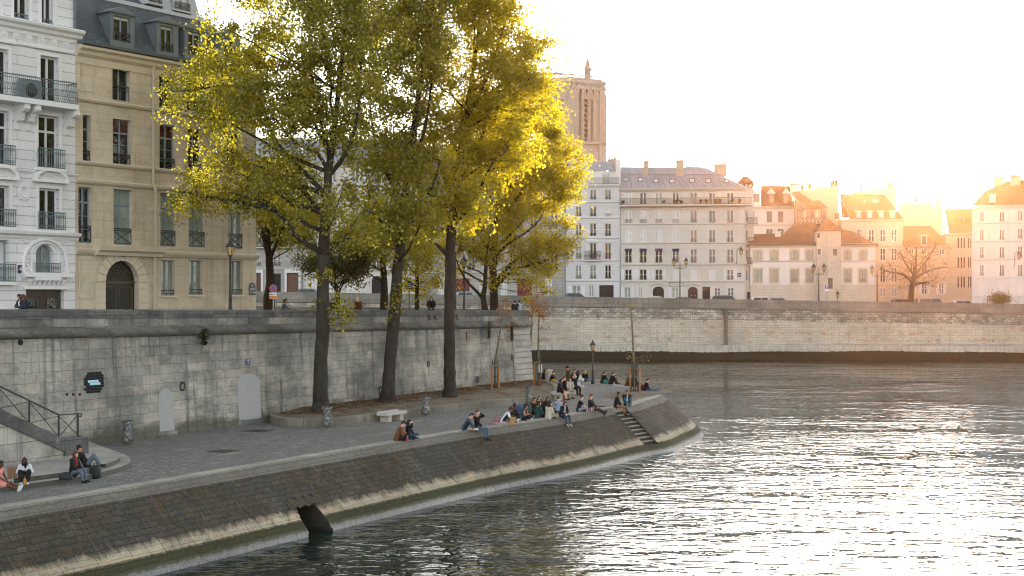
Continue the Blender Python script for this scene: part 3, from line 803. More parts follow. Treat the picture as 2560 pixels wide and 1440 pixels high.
def facade(f, parent, mat, u0, u1, z0, z1, ops, rev=.25, name='wall', depth=9., cap=True, rmat=None):
    mb = MB()
    ops = [o if len(o) > 4 else (*o, 0) for o in ops]
    U = sorted({u0, u1} | {min(max(x, u0), u1) for o in ops for x in (o[0], o[2])})
    Z = sorted({z0, z1} | {min(max(x, z0), z1) for o in ops for x in (o[1], o[3])})
    for a, b in zip(U, U[1:]):
        if b - a < 1e-5: continue
        run = None
        for c, d in zip(Z, Z[1:]):
            um, zm = (a + b) / 2, (c + d) / 2
            solid = not any(o[0] < um < o[2] and o[1] < zm < o[3] for o in ops)
            if solid:
                run = (run[0], d) if run else (c, d)
            if run and (not solid or d == Z[-1]):
                mb.face([f.P(a, run[0]), f.P(b, run[0]), f.P(b, run[1]), f.P(a, run[1])]); run = None
    for (a, c, b, d, r) in ops:
        if r:
            ap = arc_pts(a, d, b, r)
            h = len(ap) // 2
            mb.face([f.P(a, d)] + [f.P(*q) for q in ap[:h + 1]])
            mb.face([f.P(b, d)] + [f.P(*q) for q in ap[h:]][::-1])
            for p, q in zip(ap, ap[1:]): mb.face([f.P(*p), f.P(*q), f.P(*q, -rev), f.P(*p, -rev)])
        else: mb.face([f.P(a, d), f.P(b, d), f.P(b, d, -rev), f.P(a, d, -rev)])
        mb.face([f.P(a, c), f.P(a, d - r), f.P(a, d - r, -rev), f.P(a, c, -rev)])
        mb.face([f.P(b, c), f.P(b, d - r), f.P(b, d - r, -rev), f.P(b, c, -rev)])
        mb.face([f.P(a, c), f.P(b, c), f.P(b, c, -rev), f.P(a, c, -rev)])
    for u in (u0, u1): mb.face([f.P(u, z0), f.P(u, z1), f.P(u, z1, -depth), f.P(u, z0, -depth)])
    mb.face([f.P(u0, z0, -depth), f.P(u1, z0, -depth), f.P(u1, z1, -depth), f.P(u0, z1, -depth)])
    if cap: mb.face([f.P(u0, z1), f.P(u1, z1), f.P(u1, z1, -depth), f.P(u0, z1, -depth)])
    return mb.build(name, mat, parent)
def railing(f, u0, u1, z0, z1, o, kind, mat, parent, w=.03, name='railing'):
    mb = MB()
    P = f.P
    mb.bar(P(u0, z1, o), P(u1, z1, o), w * 1.6)
    if kind == 'x':
        mb.bar(P(u0, z1 - .1, o), P(u1, z1 - .1, o), w); mb.bar(P(u0, z0 + .06, o), P(u1, z0 + .06, o), w)
        mb.bar(P(u0, z0 + .06, o), P(u1, z1 - .1, o), w); mb.bar(P(u0, z1 - .1, o), P(u1, z0 + .06, o), w)
        for u in (u0, u1): mb.bar(P(u, z0, o), P(u, z1, o), w * 1.3)
    elif kind == 'low':
        mb.bar(P(u0, z1 - .18, o), P(u1, z1 - .18, o), w)
        for u in (u0, (u0 + u1) / 2, u1): mb.bar(P(u, z0, o), P(u, z1, o), w)
    else:
        sp = {'bars': .12, 'orn': .13, 'far': .2}[kind]
        mb.bar(P(u0, z0 + .04, o), P(u1, z0 + .04, o), w * 1.3)
        n = max(2, int((u1 - u0) / sp))
        for i in range(n + 1):
            u = u0 + (u1 - u0) * i / n
            mb.bar(P(u, z0, o), P(u, z1, o), w * .8)
            if kind == 'orn' and i < n:
                um = u + (u1 - u0) / n / 2
                for zc in (z0 + .18, z1 - .2):
                    q = [P(um + .05 * math.cos(a), zc + .07 * math.sin(a), o) for a in (0, 1.26, 2.51, 3.77, 5.03, 6.28)]
                    mb.tube(q, w * .4, 4, cap=False)
        if kind == 'far':
            mb.bar(P(u0, z0 + (z1 - z0) * .5, o), P(u1, z0 + (z1 - z0) * .5, o), w * .9)
            for i in range(n): mb.bar(P(u0 + (u1 - u0) * i / n, z0, o), P(u0 + (u1 - u0) * (i + 1) / n, z1, o), w * .6)
    return mb.build(name, mat, parent)
def window(f, op, parent, fr=F_WHITE, pane='d', rows=3, tr=0., rail=None, rmat=None, rh=.9, shut=0, o=-.16, w=.06, sill=None, blind=0., single=False, name='window', closed=False):
    a, c, b, d = op[:4]
    mb = MB(); s = f.slab
    s(mb, a, c, a + w, d, o - .06, o); s(mb, b - w, c, b, d, o - .06, o)
    s(mb, a + w, d - w, b - w, d, o - .06, o); s(mb, a + w, c, b - w, c + w, o - .06, o)
    um = (a + b) / 2
    if not single: s(mb, um - w * .7, c + w, um + w * .7, d - w, o - .06, o + .01)
    zt_ = d
    if tr:
        zt_ = c + (d - c) * (1 - tr)
        s(mb, a + w, zt_ - w * .7, b - w, zt_ + w * .7, o - .05, o + .012)
    for k in range(1, rows):
        z = c + (zt_ - c) * k / rows
        s(mb, a + w, z - w * .22, b - w, z + w * .22, o - .045, o - .012)
    win = mb.build(name, fr, parent)
    q = MB(); q.face([f.P(a, c, o - .045), f.P(b, c, o - .045), f.P(b, d, o - .045), f.P(a, d, o - .045)])
    q.build('pane', PANES[pane], win)
    if blind:
        q = MB(); s(q, a + w, d - (d - c) * blind, b - w, d - w, o - .03, o - .005); q.build('blind', PANES['p'] if not tr else PANES['r'], win)
    if sill:
        q = MB(); s(q, a - .08, c - .10, b + .08, c - .004, -.02, .12); q.build('sill', sill, win)
    if rail: railing(f, a + .01, b - .01, c + .02, c + rh, o + .14 if o < -.1 else .1, rail, rmat or RAILM, win, .035 if rail in ('x', 'low') else .028)
    if shut:
        ww = (b - a) * .48
        for x0 in ((a, um) if closed else (a - ww - .05, b + .05)):
            q = MB(); x1 = x0 + (um - a if closed else ww); oo = -.1 if closed else .02
            s(q, x0 + .01, c + .03, x1 - .01, d - .03, oo, oo + .05)
            n = 9
            for k in range(n): s(q, x0 + .07, c + .1 + (d - c - .2) * k / n, x1 - .07, c + .1 + (d - c - .2) * (k + .45) / n, oo + .051, oo + .072)
            q.build('shutter', SHUT, win)
    return win
def band(f, parent, u0, u1, z, prof, mat, name='string_course'):
    mb = MB(); f.loft(mb, u0, u1, [(-.05, z + prof[0][1])] + [(o, z + dz) for o, dz in prof] + [(-.05, z + prof[-1][1])])
    return mb.build(name, mat, parent)
COURSE = [(.10, -.14), (.16, -.06), (.18, .0), (.12, .05)]
CORN = [(.08, -.55), (.10, -.38), (.25, -.30), (.30, -.16), (.48, -.06), (.52, .05), (.40, .12)]
def fpx(f, px, py, o):
    u, z = f.uz(px, py, o); return f.P(u, z, o)
def roof(f, parent, faces, mat, name='roof', thick=0):
    mb = MB()
    for fc in faces: mb.face([fpx(f, *q) for q in fc])
    return mb.build(name, mat, parent)
def chimney(f, parent, x0, x1, y0, y1, o, dep=.9, pots=4, mat=None, yr=None):
    """y0 top at x0 side, yr top at x1 side"""
    mb = MB(); yr = y0 if yr is None else yr
    a, za = f.uz(x0, y0, o); b, zb = f.uz(x1, yr, o); zl = f.uz((x0 + x1) / 2, y1, o)[1]
    mb.hexa([f.P(a, zl, o), f.P(b, zl, o), f.P(b, zl, o - dep), f.P(a, zl, o - dep)], [f.P(a, za, o), f.P(b, zb, o), f.P(b, zb, o - dep), f.P(a, za, o - dep)])
    t = .12
    mb.hexa([f.P(a - t, za, o + t), f.P(b + t, zb, o + t), f.P(b + t, zb, o - dep - t), f.P(a - t, za, o - dep - t)], [f.P(a - t, za + .15, o + t), f.P(b + t, zb + .15, o + t), f.P(b + t, zb + .15, o - dep - t), f.P(a - t, za + .15, o - dep - t)])
    c = mb.build('chimney', mat or BRICKC, parent)
    for k in range(pots):
        t = (k + .5) / pots
        q = MB(); q.lathe(f.P(a + (b - a) * t, za + (zb - za) * t + .14, o - dep / 2), [(.11, 0), (.13, .05), (.10, .12), (.09, random.uniform(.3, .7)), (.12, .72), (.07, .74)], 8)
        q.build('chimney_pot', POT, c)
    return c

# ===== houses of the near quay =========================================================================
BF = Fac.px(0, 69.4, 640, 84.)
uS = BF.uz(188, 500)[0]; uR = BF.L; uL = BF.uz(-320, 500)[0]
lime = masonry('honey_limestone', (.60, .515, .40), (.56, .47, .355), (.44, .375, .285), .95, .46, (.27, .225, .17), .5, .45, .006, patch=(.58, .54, .47), p_amt=.85, bump=.008, grain=.14, big=.25)
limet = plain('limestone_trim', (.58, .50, .39), .85, .18, 1.4)
white = masonry('white_painted_stone', (.76, .755, .76), (.72, .715, .72), (.42, .42, .43), 30., .46, (.50, .51, .53), .35, .35, .016, bump=.02, grain=.07, big=.3)
whitet = plain('white_stone_trim', (.74, .735, .74), .8, .10, 2.)
# --- beige house
bh = thing('apartment_house', 'honey limestone townhouse with slate mansard roof and arched carriage door', 'building', BF.P((uS + uR) / 2, 7.0), kind='thing')
z0 = 6.6
r1 = [(281, 173, 325, 252), (398, 190, 434, 270), (468, 203, 503, 278), (548, 214, 580, 288)]
r2 = [(207, 288, 227, 412), (282, 299, 328, 420), (399, 313, 439, 430), (470, 321, 505, 436), (566, 335, 600, 447)]
r3 = [(196, 468, 230, 607), (284, 474, 331, 612), (401, 483, 441, 616), (472, 488, 514, 618), (571, 495, 608, 622)]
r4 = [(402, 651, 438, 739), (472, 651, 508, 737), (575, 652, 608, 737)]
O1 = [BF.rect(*r) for r in r1]; O2 = [BF.rect(*r) for r in r2]; O3 = [BF.rect(*r) for r in r3]; O4 = [BF.rect(*r) for r in r4]
d = BF.rect(263, 652, 346, 785); DOOR = (d[0], 6.7, d[2], d[3], (d[2] - d[0]) / 2)
zc = BF.uz(194, 119)[1]
facade(BF, bh, lime, uS, uR, z0, zc, O1 + O2 + O3 + O4 + [DOOR], .32, depth=11)
for op in O1: window(BF, op, bh, F_BLUE, 'd', 1, rail='low', rh=.75, o=-.22)
for i, op in enumerate(O2): window(BF, op, bh, F_BLUE, 'd', 3, .28, rail='x', rh=.72, o=-.22, blind=0 if i == 0 else .27, single=i == 0)
for i, op in enumerate(O3): window(BF, op, bh, F_BLUE, 'd' if i == 0 else 'c', 3, .27, rail='x', rh=.85, o=-.24, w=.07)
for op in O4: window(BF, op, bh, F_BLUE, 'c', 3, rail='low', rh=.3, o=-.24, sill=limet)
band(BF, bh, uS, uR + .15, zc - .02, [(.05, -.75), (.09, -.50), (.10, -.42), (.28, -.28), (.33, -.12), (.52, -.02), (.55, .10), (.4, .16)], limet, 'cornice')
mb = MB(); BF.loft(mb, uS, uR + .2, [(.3, zc + .15), (.62, zc + .16), (.66, zc + .30), (.5, zc + .34), (.1, zc + .30)]); mb.build('gutter', plain('lead_gutter', (.10, .12, .14), .5, .2), bh)
for x, y, pr in ((203, 246, COURSE), (186, 402, COURSE), (186, 448, [(.06, -.2), (.16, -.12), (.2, .0), (.1, .06)]), (189, 623, [(.08, -.26), (.2, -.12), (.24, 0), (.1, .06)])):
    band(BF, bh, uS, uR + .1, BF.uz(x, y)[1], pr, limet)
mb = MB()
a, b = BF.uz(233, 620)[0], BF.uz(397, 620)[0]; zl = BF.uz(300, 618)[1]
BF.loft(mb, a, b, [(-.05, zl - .5), (.28, zl - .46), (.34, zl - .3), (.5, zl - .2), (.55, zl), (-.05, zl + .06)])
mb.build('door_cornice', limet, bh)
# voussoirs round the door
mb = MB(); um = (DOOR[0] + DOOR[2]) / 2; r = DOOR[4]; zsp = DOOR[3] - r
for k in range(11):
    a0, a1 = math.pi * k / 11 + .012, math.pi * (k + 1) / 11 - .012
    r2_ = r + .55 + (.15 if k == 5 else 0)
    q = [(um - rr * math.cos(a), zsp + rr * math.sin(a)) for rr, a in ((r + .01, a0), (r + .01, a1), (r2_, a1), (r2_, a0))]
    mb.hexa([BF.P(*x, -.05) for x in q], [BF.P(*x, .06) for x in q])
for sg in (-1, 1):
    for k in range(8):
        zb = 6.8 + k * (zsp - 6.8) / 8
        aa, bb = sorted((um + sg * (r + .01), um + sg * (r + .62)))
        BF.slab(mb, aa, zb, bb, zb + (zsp - 6.8) / 8 - .03, -.05, .06)
mb.build('door_surround', limet, bh)
dk = plain('dark_carriage_door', (.014, .012, .010), .5, .4, 5.)
mb = MB(); BF.slab(mb, DOOR[0], 6.7, DOOR[2], DOOR[3], -.42, -.34)
dr = mb.build('door', dk, bh)
mb = MB()
for sg in (-1, 1):
    for (f0, f1, za, zb) in ((.08, .9, 6.9, 7.9), (.12, .88, 8.0, zsp - .25)):
        aa, bb = sorted((um + sg * r * f0, um + sg * r * f1))
        for q0, q1 in (((aa, za), (bb, za)), ((bb, za), (bb, zb)), ((bb, zb), (aa, zb)), ((aa, zb), (aa, za))): mb.bar(BF.P(*q0, -.33), BF.P(*q1, -.33), .06)
        for k in range(1, 6): mb.bar(BF.P(aa + (bb - aa) * k / 6, za, -.33), BF.P(aa + (bb - aa) * k / 6, zb, -.33), .03)
BF.slab(mb, DOOR[0], zsp - .1, DOOR[2], zsp + .06, -.36, -.26)
for k in range(1, 12):
    a_ = math.pi * k / 12; mb.bar(BF.P(um + .15 * math.cos(a_), zsp + .1, -.33), BF.P(um + r * .93 * math.cos(a_), zsp + r * .93 * math.sin(a_), -.33), .035)
for rr in (.45, .75): mb.tube([BF.P(um + r * rr * math.cos(math.pi * k / 14), zsp + r * rr * math.sin(math.pi * k / 14), -.32) for k in range(15)], .022, 5)
mb.build('ironwork', plain('old_gilt_iron', (.05, .042, .018), .5, .5, 8.), dr)
text('45', BF.P(um, DOOR[3] + .26, .075), BF.d, .26, plain('carved_number', (.05, .045, .03), .9), bh, 'house_number')
# blank recessed panels
for rc in ((197, 152, 231, 228), (197, 646, 230, 745)):
    mb = MB(); a, c, b, e = BF.rect(*rc); t = .05
    for q in ((a, c, a + t, e), (b - t, c, b, e), (a, e - t, b, e), (a, c, b, c + t)): BF.slab(mb, *q, .002, .04)
    mb.build('blank_panel', limet, bh)
mb = MB(); px_ = BF.uz(378, 300)[0]
mb.tube([BF.P(px_, zc - .3, .16), BF.P(px_, BF.uz(378, 460)[1], .16), BF.P(px_ + .06, BF.uz(380, 475)[1], .28), BF.P(px_ + .06, BF.uz(380, 612)[1], .28)], .075, 8)
mb.tube([BF.P(px_ + .1, BF.uz(381, 640)[1], .16), BF.P(px_ + .1, 6.7, .16)], .075, 8)
for z in np.arange(7.5, zc - 1, 2.): mb.tube([BF.P(px_ + .05, z, .12), BF.P(px_ + .05, z + .06, .12)], .11, 8)
mb.build('drainpipe', plain('cream_pipe', (.45, .39, .31), .6, .15), bh)
# mansard
MO = -1.7; zb = BF.uz(322, 10, MO)[1]
mb = MB()
P = BF.P
mb.face([P(uS, zc + .3, -.05), P(uR, zc + .3, -.05), P(uR - 2.2, zb, MO), P(uS, zb, MO)])
mb.face([P(uR, zc + .3, -.05), P(uR, zc + .3, -11), P(uR - 2.2, zb, -9.4), P(uR - 2.2, zb, MO)])
mb.face([P(uS, zc + .3, -.05), P(uS, zb, MO), P(uS, zb, -9), P(uS, zc + .3, -11)])
mb.build('mansard', SLATE, bh)
mb = MB()
zr2 = zb + 2.6
mb.face([P(uS, zb, MO), P(uR - 2.2, zb, MO), P(uR - 4.6, zr2, -5), P(uS, zr2, -5)])
mb.face([P(uR - 2.2, zb, MO), P(uR - 2.2, zb, -9.4), P(uR - 4.6, zr2, -5)])
mb.face([P(uS, zb, -9.4), P(uR - 2.2, zb, -9.4), P(uR - 4.6, zr2, -5), P(uS, zr2, -5)])
mb.build('upper_roof', SLATE, bh)
mb = MB(); BF.loft(mb, uS, uR - 2.1, [(MO + .02, zb - .16), (MO + .12, zb - .1), (MO + .1, zb + .1), (MO - .3, zb + .22)]); mb.build('roof_flashing', plain('pale_zinc', (.40, .43, .47), .45, .12), bh)
dz_ = plain('dormer_zinc', (.125, .15, .17), .5, .15)
for (wx0, wy0, wx1, wy1), (cx0, cy0, cx1, cy1) in (((284, 42, 325, 104), (276, 20, 336, 118)), ((402, 66, 433, 130), (392, 44, 446, 142)), ((471, 80, 502, 138), (462, 60, 514, 152)), ((560, 96, 588, 152), (552, 76, 600, 164))):
    oF = -.12
    a, c, b, e = BF.rect(cx0, cy0, cx1, cy1, oF); wa, wc, wb, we = BF.rect(wx0, wy0, wx1, wy1, oF)
    mb = MB(); zt_ = e - .34
    BF.slab(mb, a, c, wa, zt_, oF - .12, oF); BF.slab(mb, wb, c, b, zt_, oF - .12, oF); BF.slab(mb, wa, we, wb, zt_, oF - .12, oF); BF.slab(mb, wa, c, wb, wc, oF - .12, oF)
    mb.face([P(a, c, oF - .1), P(a, zt_, oF - .1), P(a, zt_, -1.9), P(a, c, -.2)]); mb.face([P(b, c, oF - .1), P(b, zt_, oF - .1), P(b, zt_, -1.9), P(b, c, -.2)])
    m_ = (a + b) / 2
    mb.hexa([P(a - .12, zt_, oF + .1), P(b + .12, zt_, oF + .1), P(b + .12, zt_, -2.2), P(a - .12, zt_, -2.2)], [P(a - .12, zt_ + .08, oF + .12), P(b + .12, zt_ + .08, oF + .12), P(b + .12, zt_ + .08, -2.2), P(a - .12, zt_ + .08, -2.2)])
    mb.prism([P(a - .1, zt_ + .08, oF + .08), P(b + .1, zt_ + .08, oF + .08), P(m_, zt_ + .42, oF + .08)], V((*BF.n, 0)) * -2.2)
    dm = mb.build('dormer', dz_, bh)
    window(BF, (wa, wc, wb, we), dm, F_BLUE, 'd', 1, rail='x', rh=.45, o=oF - .12, blind=.12)
for (x0, y0, x1, y1) in ((372, -20, 402, 8), (436, -14, 472, 26)):
    a, c, b, e = BF.rect(x0, y0, x1, y1, MO); e = c + 1.5
    mb = MB(); BF.slab(mb, a - .15, c - .1, b + .15, c, -3.4, MO + .1); BF.slab(mb, a - .15, c, a, e, -3.4, MO); BF.slab(mb, b, c, b + .15, e, -3.4, MO); BF.slab(mb, a - .25, e, b + .25, e + .12, -4, MO + .15)
    mb.hexa([P(b + .16, c - .3, MO), P(b + .9, c - .3, MO + .02), P(b + .9, c - .1, -2.6), P(b + .16, c - .1, -2.6)], [P(b + .16, e, MO), P(b + .2, e, MO), P(b + .2, e, -3), P(b + .16, e, -3)])
    dm = mb.build('dormer', plain('pale_zinc', ()), bh)
    window(BF, (a, c, b, e), dm, F_BLUE, 'p', 1, rail='x', rh=.4, o=MO - .05)
# --- white house
wh = thing('apartment_house', 'white painted stone house with curved iron balcony and carved brackets', 'building', BF.P(uS - 4, 7.0), kind='thing')
rs_ = lambda *q: BF.rect(*q)
wA_ = [(-60, -40, -2, 46), (34, -40, 72, 58), (103, -35, 133, 72)]
wB_ = [(-24, 122, 20, 250), (100, 142, 146, 262)]
wC_ = [(-28, 276, 21, 412), (95, 290, 146, 421)]
wD_ = [(-26, 464, 22, 567), (97, 472, 147, 575)]
wE_ = [(-28, 600, 22, 704), (90, 612, 134, 693)]
OA, OB, OC, OD = ([BF.rect(*q) for q in w] for w in (wA_, wB_, wC_, wD_)); OE = [BF.rect(*q) for q in wE_]; OE[1] = (*OE[1], .45)
dd = BF.rect(65, 724, 160, 785); WD_ = (dd[0], 6.7, dd[2], dd[3])
zcw = BF.uz(100, 66)[1]
facade(BF, wh, white, uL, uS, 6.6, zcw + 4.5, OA + OB + OC + OD + OE + [WD_], .35, depth=11)
for op in OA: window(BF, op, wh, F_WHITE, 'd', 1, rail='orn', rmat=RAILG, rh=.45, o=-.2, w=.07)
for op in OB: window(BF, op, wh, F_WHITE, 'd', 1, o=-.2, w=.09)
for op in OC: window(BF, op, wh, F_WHITE, 'd', 1, .3, o=-.2, w=.08)
for op in OD: window(BF, op, wh, F_WHITE, 'd', 1, o=-.2, w=.09)
for i, op in enumerate(OE): window(BF, op, wh, F_BLUE, 'c' if i else 'p', 1, o=-.25, w=.08)
for op in OC + OD + OE:      # boxed balconettes in front of the wall
    a, c, b, e = op[:4]; h = min(.95, (e - c) * .42)
    mb = MB(); BF.slab(mb, a - .25, c - .16, b + .25, c, -.02, .30); bl = mb.build('balconette', whitet, wh)
    railing(BF, a - .2, b + .2, c, c + h, .26, 'orn', RAILG, bl, .032)
# surrounds
mb = MB()
for a, c, b, e in OA + OB + OC + OD:
    for q in ((a - .16, c, a - .02, e + .14), (b + .02, c, b + .16, e + .14), (a - .02, e + .02, b + .02, e + .14)): BF.slab(mb, *q, .0, .07)
for a, c, b, e in OB:
    BF.slab(mb, a - .4, e + .32, b + .4, e + .42, 0, .16)
mb.build('window_surround', whitet, wh)
for a, c, b, e in OD:      # curved pediments
    mb = MB(); um = (a + b) / 2; w_ = (b - a) / 2 + .42; zp = e + .42
    BF.slab(mb, um - w_, zp - .12, um + w_, zp, 0, .3)
    out = [(um - w_ + .0, zp)] + [(um - w_ * math.cos(t), zp + .62 * math.sin(t)) for t in [math.pi * k / 12 for k in range(13)]]
    inn = [(um - (w_ - .16) * math.cos(t), zp + .46 * math.sin(t)) for t in [math.pi * k / 12 for k in range(13)]]
    for k in range(12):
        q = [inn[k], inn[k + 1], out[k + 2], out[k + 1]]
        mb.hexa([BF.P(*x, 0) for x in q], [BF.P(*x, .28) for x in q])
    mb.tube([BF.P(um - (w_ - .42) * math.cos(t), zp + .26 * math.sin(t), .03) for t in [math.pi * k / 10 for k in range(11)]], .05, 6)
    mb.build('pediment', whitet, wh)
# cornice, frieze
band(BF, wh, uL, uS + .25, zcw, CORN, whitet, 'cornice')
mb = MB(); zf = BF.uz(100, 98)[1]; u = uL
while u < uS - .3:
    BF.slab(mb, u, zf - .2, u + .42, zf + .2, 0, .035); BF.slab(mb, u + .09, zf - .1, u + .33, zf + .1, .035, .075)
    for k in range(4): BF.slab(mb, u + .47 + k * .06, zf - .2, u + .50 + k * .06, zf + .2, 0, .03)
    u += .74
mb.build('frieze', whitet, wh)
band(BF, wh, uL, uS + .05, zf - .42, [(.05, -.06), (.09, 0), (.05, .04)], whitet)
band(BF, wh, uL, uS + .1, BF.uz(100, 430)[1], [(.05, -.1), (.14, 0), (.06, .05)], whitet)
band(BF, wh, uL, uS + .15, BF.uz(100, 581)[1], [(.06, -.34), (.12, -.2), (.3, -.12), (.34, 0), (.1, .05)], whitet, 'ledge')
# big balcony
zb_ = BF.uz(100, 249, .9)[1]; uE_ = BF.uz(196, 268, .9)[0]
mb = MB(); BF.slab(mb, uL, zb_ - .26, uE_, zb_, 0, .95); bal = mb.build('balcony', whitet, wh)
mb = MB()
hb = 1.05
u = uL + 6
zz0 = zb_
tops = []
while u < uE_ - .05:
    pr = [(.86, 0), (1.0, .16), (1.02, .32), (.90, .6), (.84, .85), (.86, hb)]
    mb.tube([BF.P(u, zz0 + dz, o) for o, dz in pr], .012, 4, cap=False)
    u += .115
for o, dz, w in ((.86, hb, .05), (.85, hb - .14, .03), (.90, .6, .028), (1.02, .3, .028), (.86, .03, .03)): mb.bar(BF.P(uL + 6, zz0 + dz, o), BF.P(uE_ - .04, zz0 + dz, o), w)
for k in range(7):
    oo = .1 + k * .12
    pr = [(0, 0), (.12, .16), (.14, .32), (.02, .6), (0, .85), (0, hb)]
    mb.tube([BF.P(uE_ - .06 + du, zz0 + dz, oo) for du, dz in pr], .012, 4, cap=False)
mb.bar(BF.P(uE_ - .06, zz0 + hb, .05), BF.P(uE_ - .06, zz0 + hb, .86), .05)
u = uL + 6.1
while u < uE_ - .2:
    mb.tube([BF.P(u + .07 * math.cos(t), zz0 + .45 + .1 * math.sin(t), .98) for t in (0, 1, 2, 3, 4, 5, 6.28)], .010, 4, cap=False); u += .23
mb.build('railing', RAILG, bal)
mb = MB(); a = BF.uz(48, 215, .5)[0]; BF.slab(mb, a, zb_, a + 1.25, zb_ + .95, .3, .62)
mb.tube([BF.P(a + .62, zb_ + .45, .61), BF.P(a + .62, zb_ + .45, .64)], .34, 16, 1)
acu = mb.build('air_conditioner', [plain('grey_casing', (.20, .23, .24), .6, .1), plain('dark_fan', (.01, .01, .01), .6)], bal)
for x in (55, 82, 180):
    u = BF.uz(x, 285, .4)[0]; mb = MB()
    pr = [(0, zb_ - .26), (.85, zb_ - .26), (.86, zb_ - .5), (.72, zb_ - .62), (.5, zb_ - .66), (.42, zb_ - .85), (.3, zb_ - 1.05), (.12, zb_ - 1.15), (.06, zb_ - 1.45), (0, zb_ - 1.5)]
    mb.prism([BF.P(u - .14, z, o) for o, z in pr], V((*BF.d, 0)) * .28)
    for o, z, r_ in ((.66, zb_ - .46, .16), (.26, zb_ - .96, .11)): mb.tube([BF.P(u - .18, z, o), BF.P(u + .18, z, o)], r_, 10)
    mb.build('bracket', whitet, bal)
# medallion, arched surround, frieze over the door
mb = MB(); u, z = BF.uz(59, 482)
mb.tube([BF.P(u + .28 * math.cos(t), z + .34 * math.sin(t), .03) for t in [6.2832 * k / 16 for k in range(17)]], .05, 6, cap=False)
mb.tube([BF.P(u + .19 * math.cos(t), z + .23 * math.sin(t), .03) for t in [6.2832 * k / 16 for k in range(17)]], .04, 6, cap=False)
for k in range(8): mb.ball(BF.P(u + .32 * math.cos(k * .785), z + .40 * math.sin(k * .785), .03), .055, 6)
mb.build('medallion', whitet, wh)
mb = MB(); a, c, b, e = OE[1][:4]; um = (a + b) / 2
zsp_ = c + (e - c) * .45
lp = [um - 1.32, um + 1.32]
ap = [(um - 1.30 * math.cos(math.pi * k / 16), zsp_ + 1.15 * math.sin(math.pi * k / 16)) for k in range(17)]
mb.tube([BF.P(um - 1.30, c - .1, .06)] + [BF.P(*q, .06) for q in ap] + [BF.P(um + 1.30, c - .1, .06)], .09, 6)
ap = [(um - .82 * math.cos(math.pi * k / 16), e - .45 + .55 * math.sin(math.pi * k / 16)) for k in range(17)]
mb.tube([BF.P(um - .82, c, .04)] + [BF.P(*q, .04) for q in ap] + [BF.P(um + .82, c, .04)], .06, 6)
rr_ = random.Random(5)
for k in range(60):
    s_ = rr_.choice((-1, 1)); mb.ball(BF.P(um + s_ * rr_.uniform(.88, 1.2), c + rr_.uniform(.05, 1.0), .03), (.05, .05, rr_.uniform(.04, .09)), 5)
for s_ in (-1, 1):
    for k in range(9):
        t = k * .8; mb.ball(BF.P(um + s_ * (1.04 + .13 * math.cos(t)), c + .35 + .05 * k * math.sin(t), .04), .06, 5)
    for k in range(24): mb.ball(BF.P(um + s_ * rr_.uniform(.9, 1.5), zsp_ + 1.0 + rr_.uniform(-.1, .38), .03), .05, 5)
mb.build('carved_surround', whitet, wh)
mb = MB(); zd = WD_[3]
BF.slab(mb, WD_[0] - .22, zd + .02, WD_[2] + .3, zd + .12, 0, .12); BF.slab(mb, WD_[0] - .3, zd + .62, WD_[2] + .38, zd + .84, 0, .3)
n = 8
for k in range(n):
    u = WD_[0] + (WD_[2] - WD_[0]) * (k + .5) / n; BF.slab(mb, u - .1, zd + .40, u + .1, zd + .5, 0, .22); BF.slab(mb, u - .07, zd + .26, u + .07, zd + .4, 0, .12)
mb.build('door_frieze', whitet, wh)
wood = plain('dark_oak', (.045, .026, .017), .5, .4, 4., .004)
mb = MB(); BF.slab(mb, WD_[0], 6.7, WD_[2], WD_[3], -.34, -.26)
for k in range(2):
    a = WD_[0] + (WD_[2] - WD_[0]) * k / 2 + .12; b = a + (WD_[2] - WD_[0]) / 2 - .24
    for za, zb2 in ((WD_[3] - 1.0, WD_[3] - .3), (7.0, WD_[3] - 1.15)):
        for q0, q1 in (((a, za), (b, za)), ((b, za), (b, zb2)), ((b, zb2), (a, zb2)), ((a, zb2), (a, za))): mb.bar(BF.P(*q0, -.25), BF.P(*q1, -.25), .07)
wdoor = mb.build('door', wood, wh)
for k in range(2):
    a = WD_[0] + (WD_[2] - WD_[0]) * k / 2 + .28; b = a + (WD_[2] - WD_[0]) / 2 - .56; za, zb2 = WD_[3] - .9, WD_[3] - .42
    mb = MB(); BF.slab(mb, a, za, b, zb2, -.26, -.235)
    for t in range(3):
        u = a + (b - a) * (t + .5) / 3; mb.tube([BF.P(u + .11 * math.cos(s_), (za + zb2) / 2 + .17 * math.sin(s_), -.22) for s_ in (0, 1, 2, 3, 4, 5, 6.28)], .02, 5, 1, cap=False)
    mb.build('door_grille', [P_DARK, RAILG], wdoor)
mb = MB(); u = BF.uz(184, 40)[0]; mb.tube([BF.P(u, zcw + 5, .1), BF.P(u, zcw + .2, .1)], .07, 8); mb.build('drainpipe', plain('lead_gutter', ()), wh)
mb = MB()
for z in (zcw + 4.5,): mb.face([BF.P(uL, z, 0), BF.P(uS, z, 0), BF.P(uS, z + 2.5, -4), BF.P(uL, z + 2.5, -4)])
mb.face([BF.P(uS, zcw + 4.5, 0), BF.P(uS, zcw + 7, -4), BF.P(uS, zcw + 4.5, -11)])
mb.build('roof', ZINC, wh)
blue = plain('blue_enamel', (.010, .018, .055), .4, .1); wl_ = plain('white_lettering', (.75, .75, .75), .6, .02)
mb = MB(); u, z = BF.uz(54, 673); BF.slab(mb, u - .22, z - .2, u + .22, z + .2, .0, .03); np_ = mb.build('number_plate', blue, wh)
text('43', BF.P(u, z, .035), BF.d, .34, wl_, np_)
mb = MB(); u, z = BF.uz(630, 722); BF.slab(mb, u - .27, z - .36, u + .27, z + .12, 0, .03)
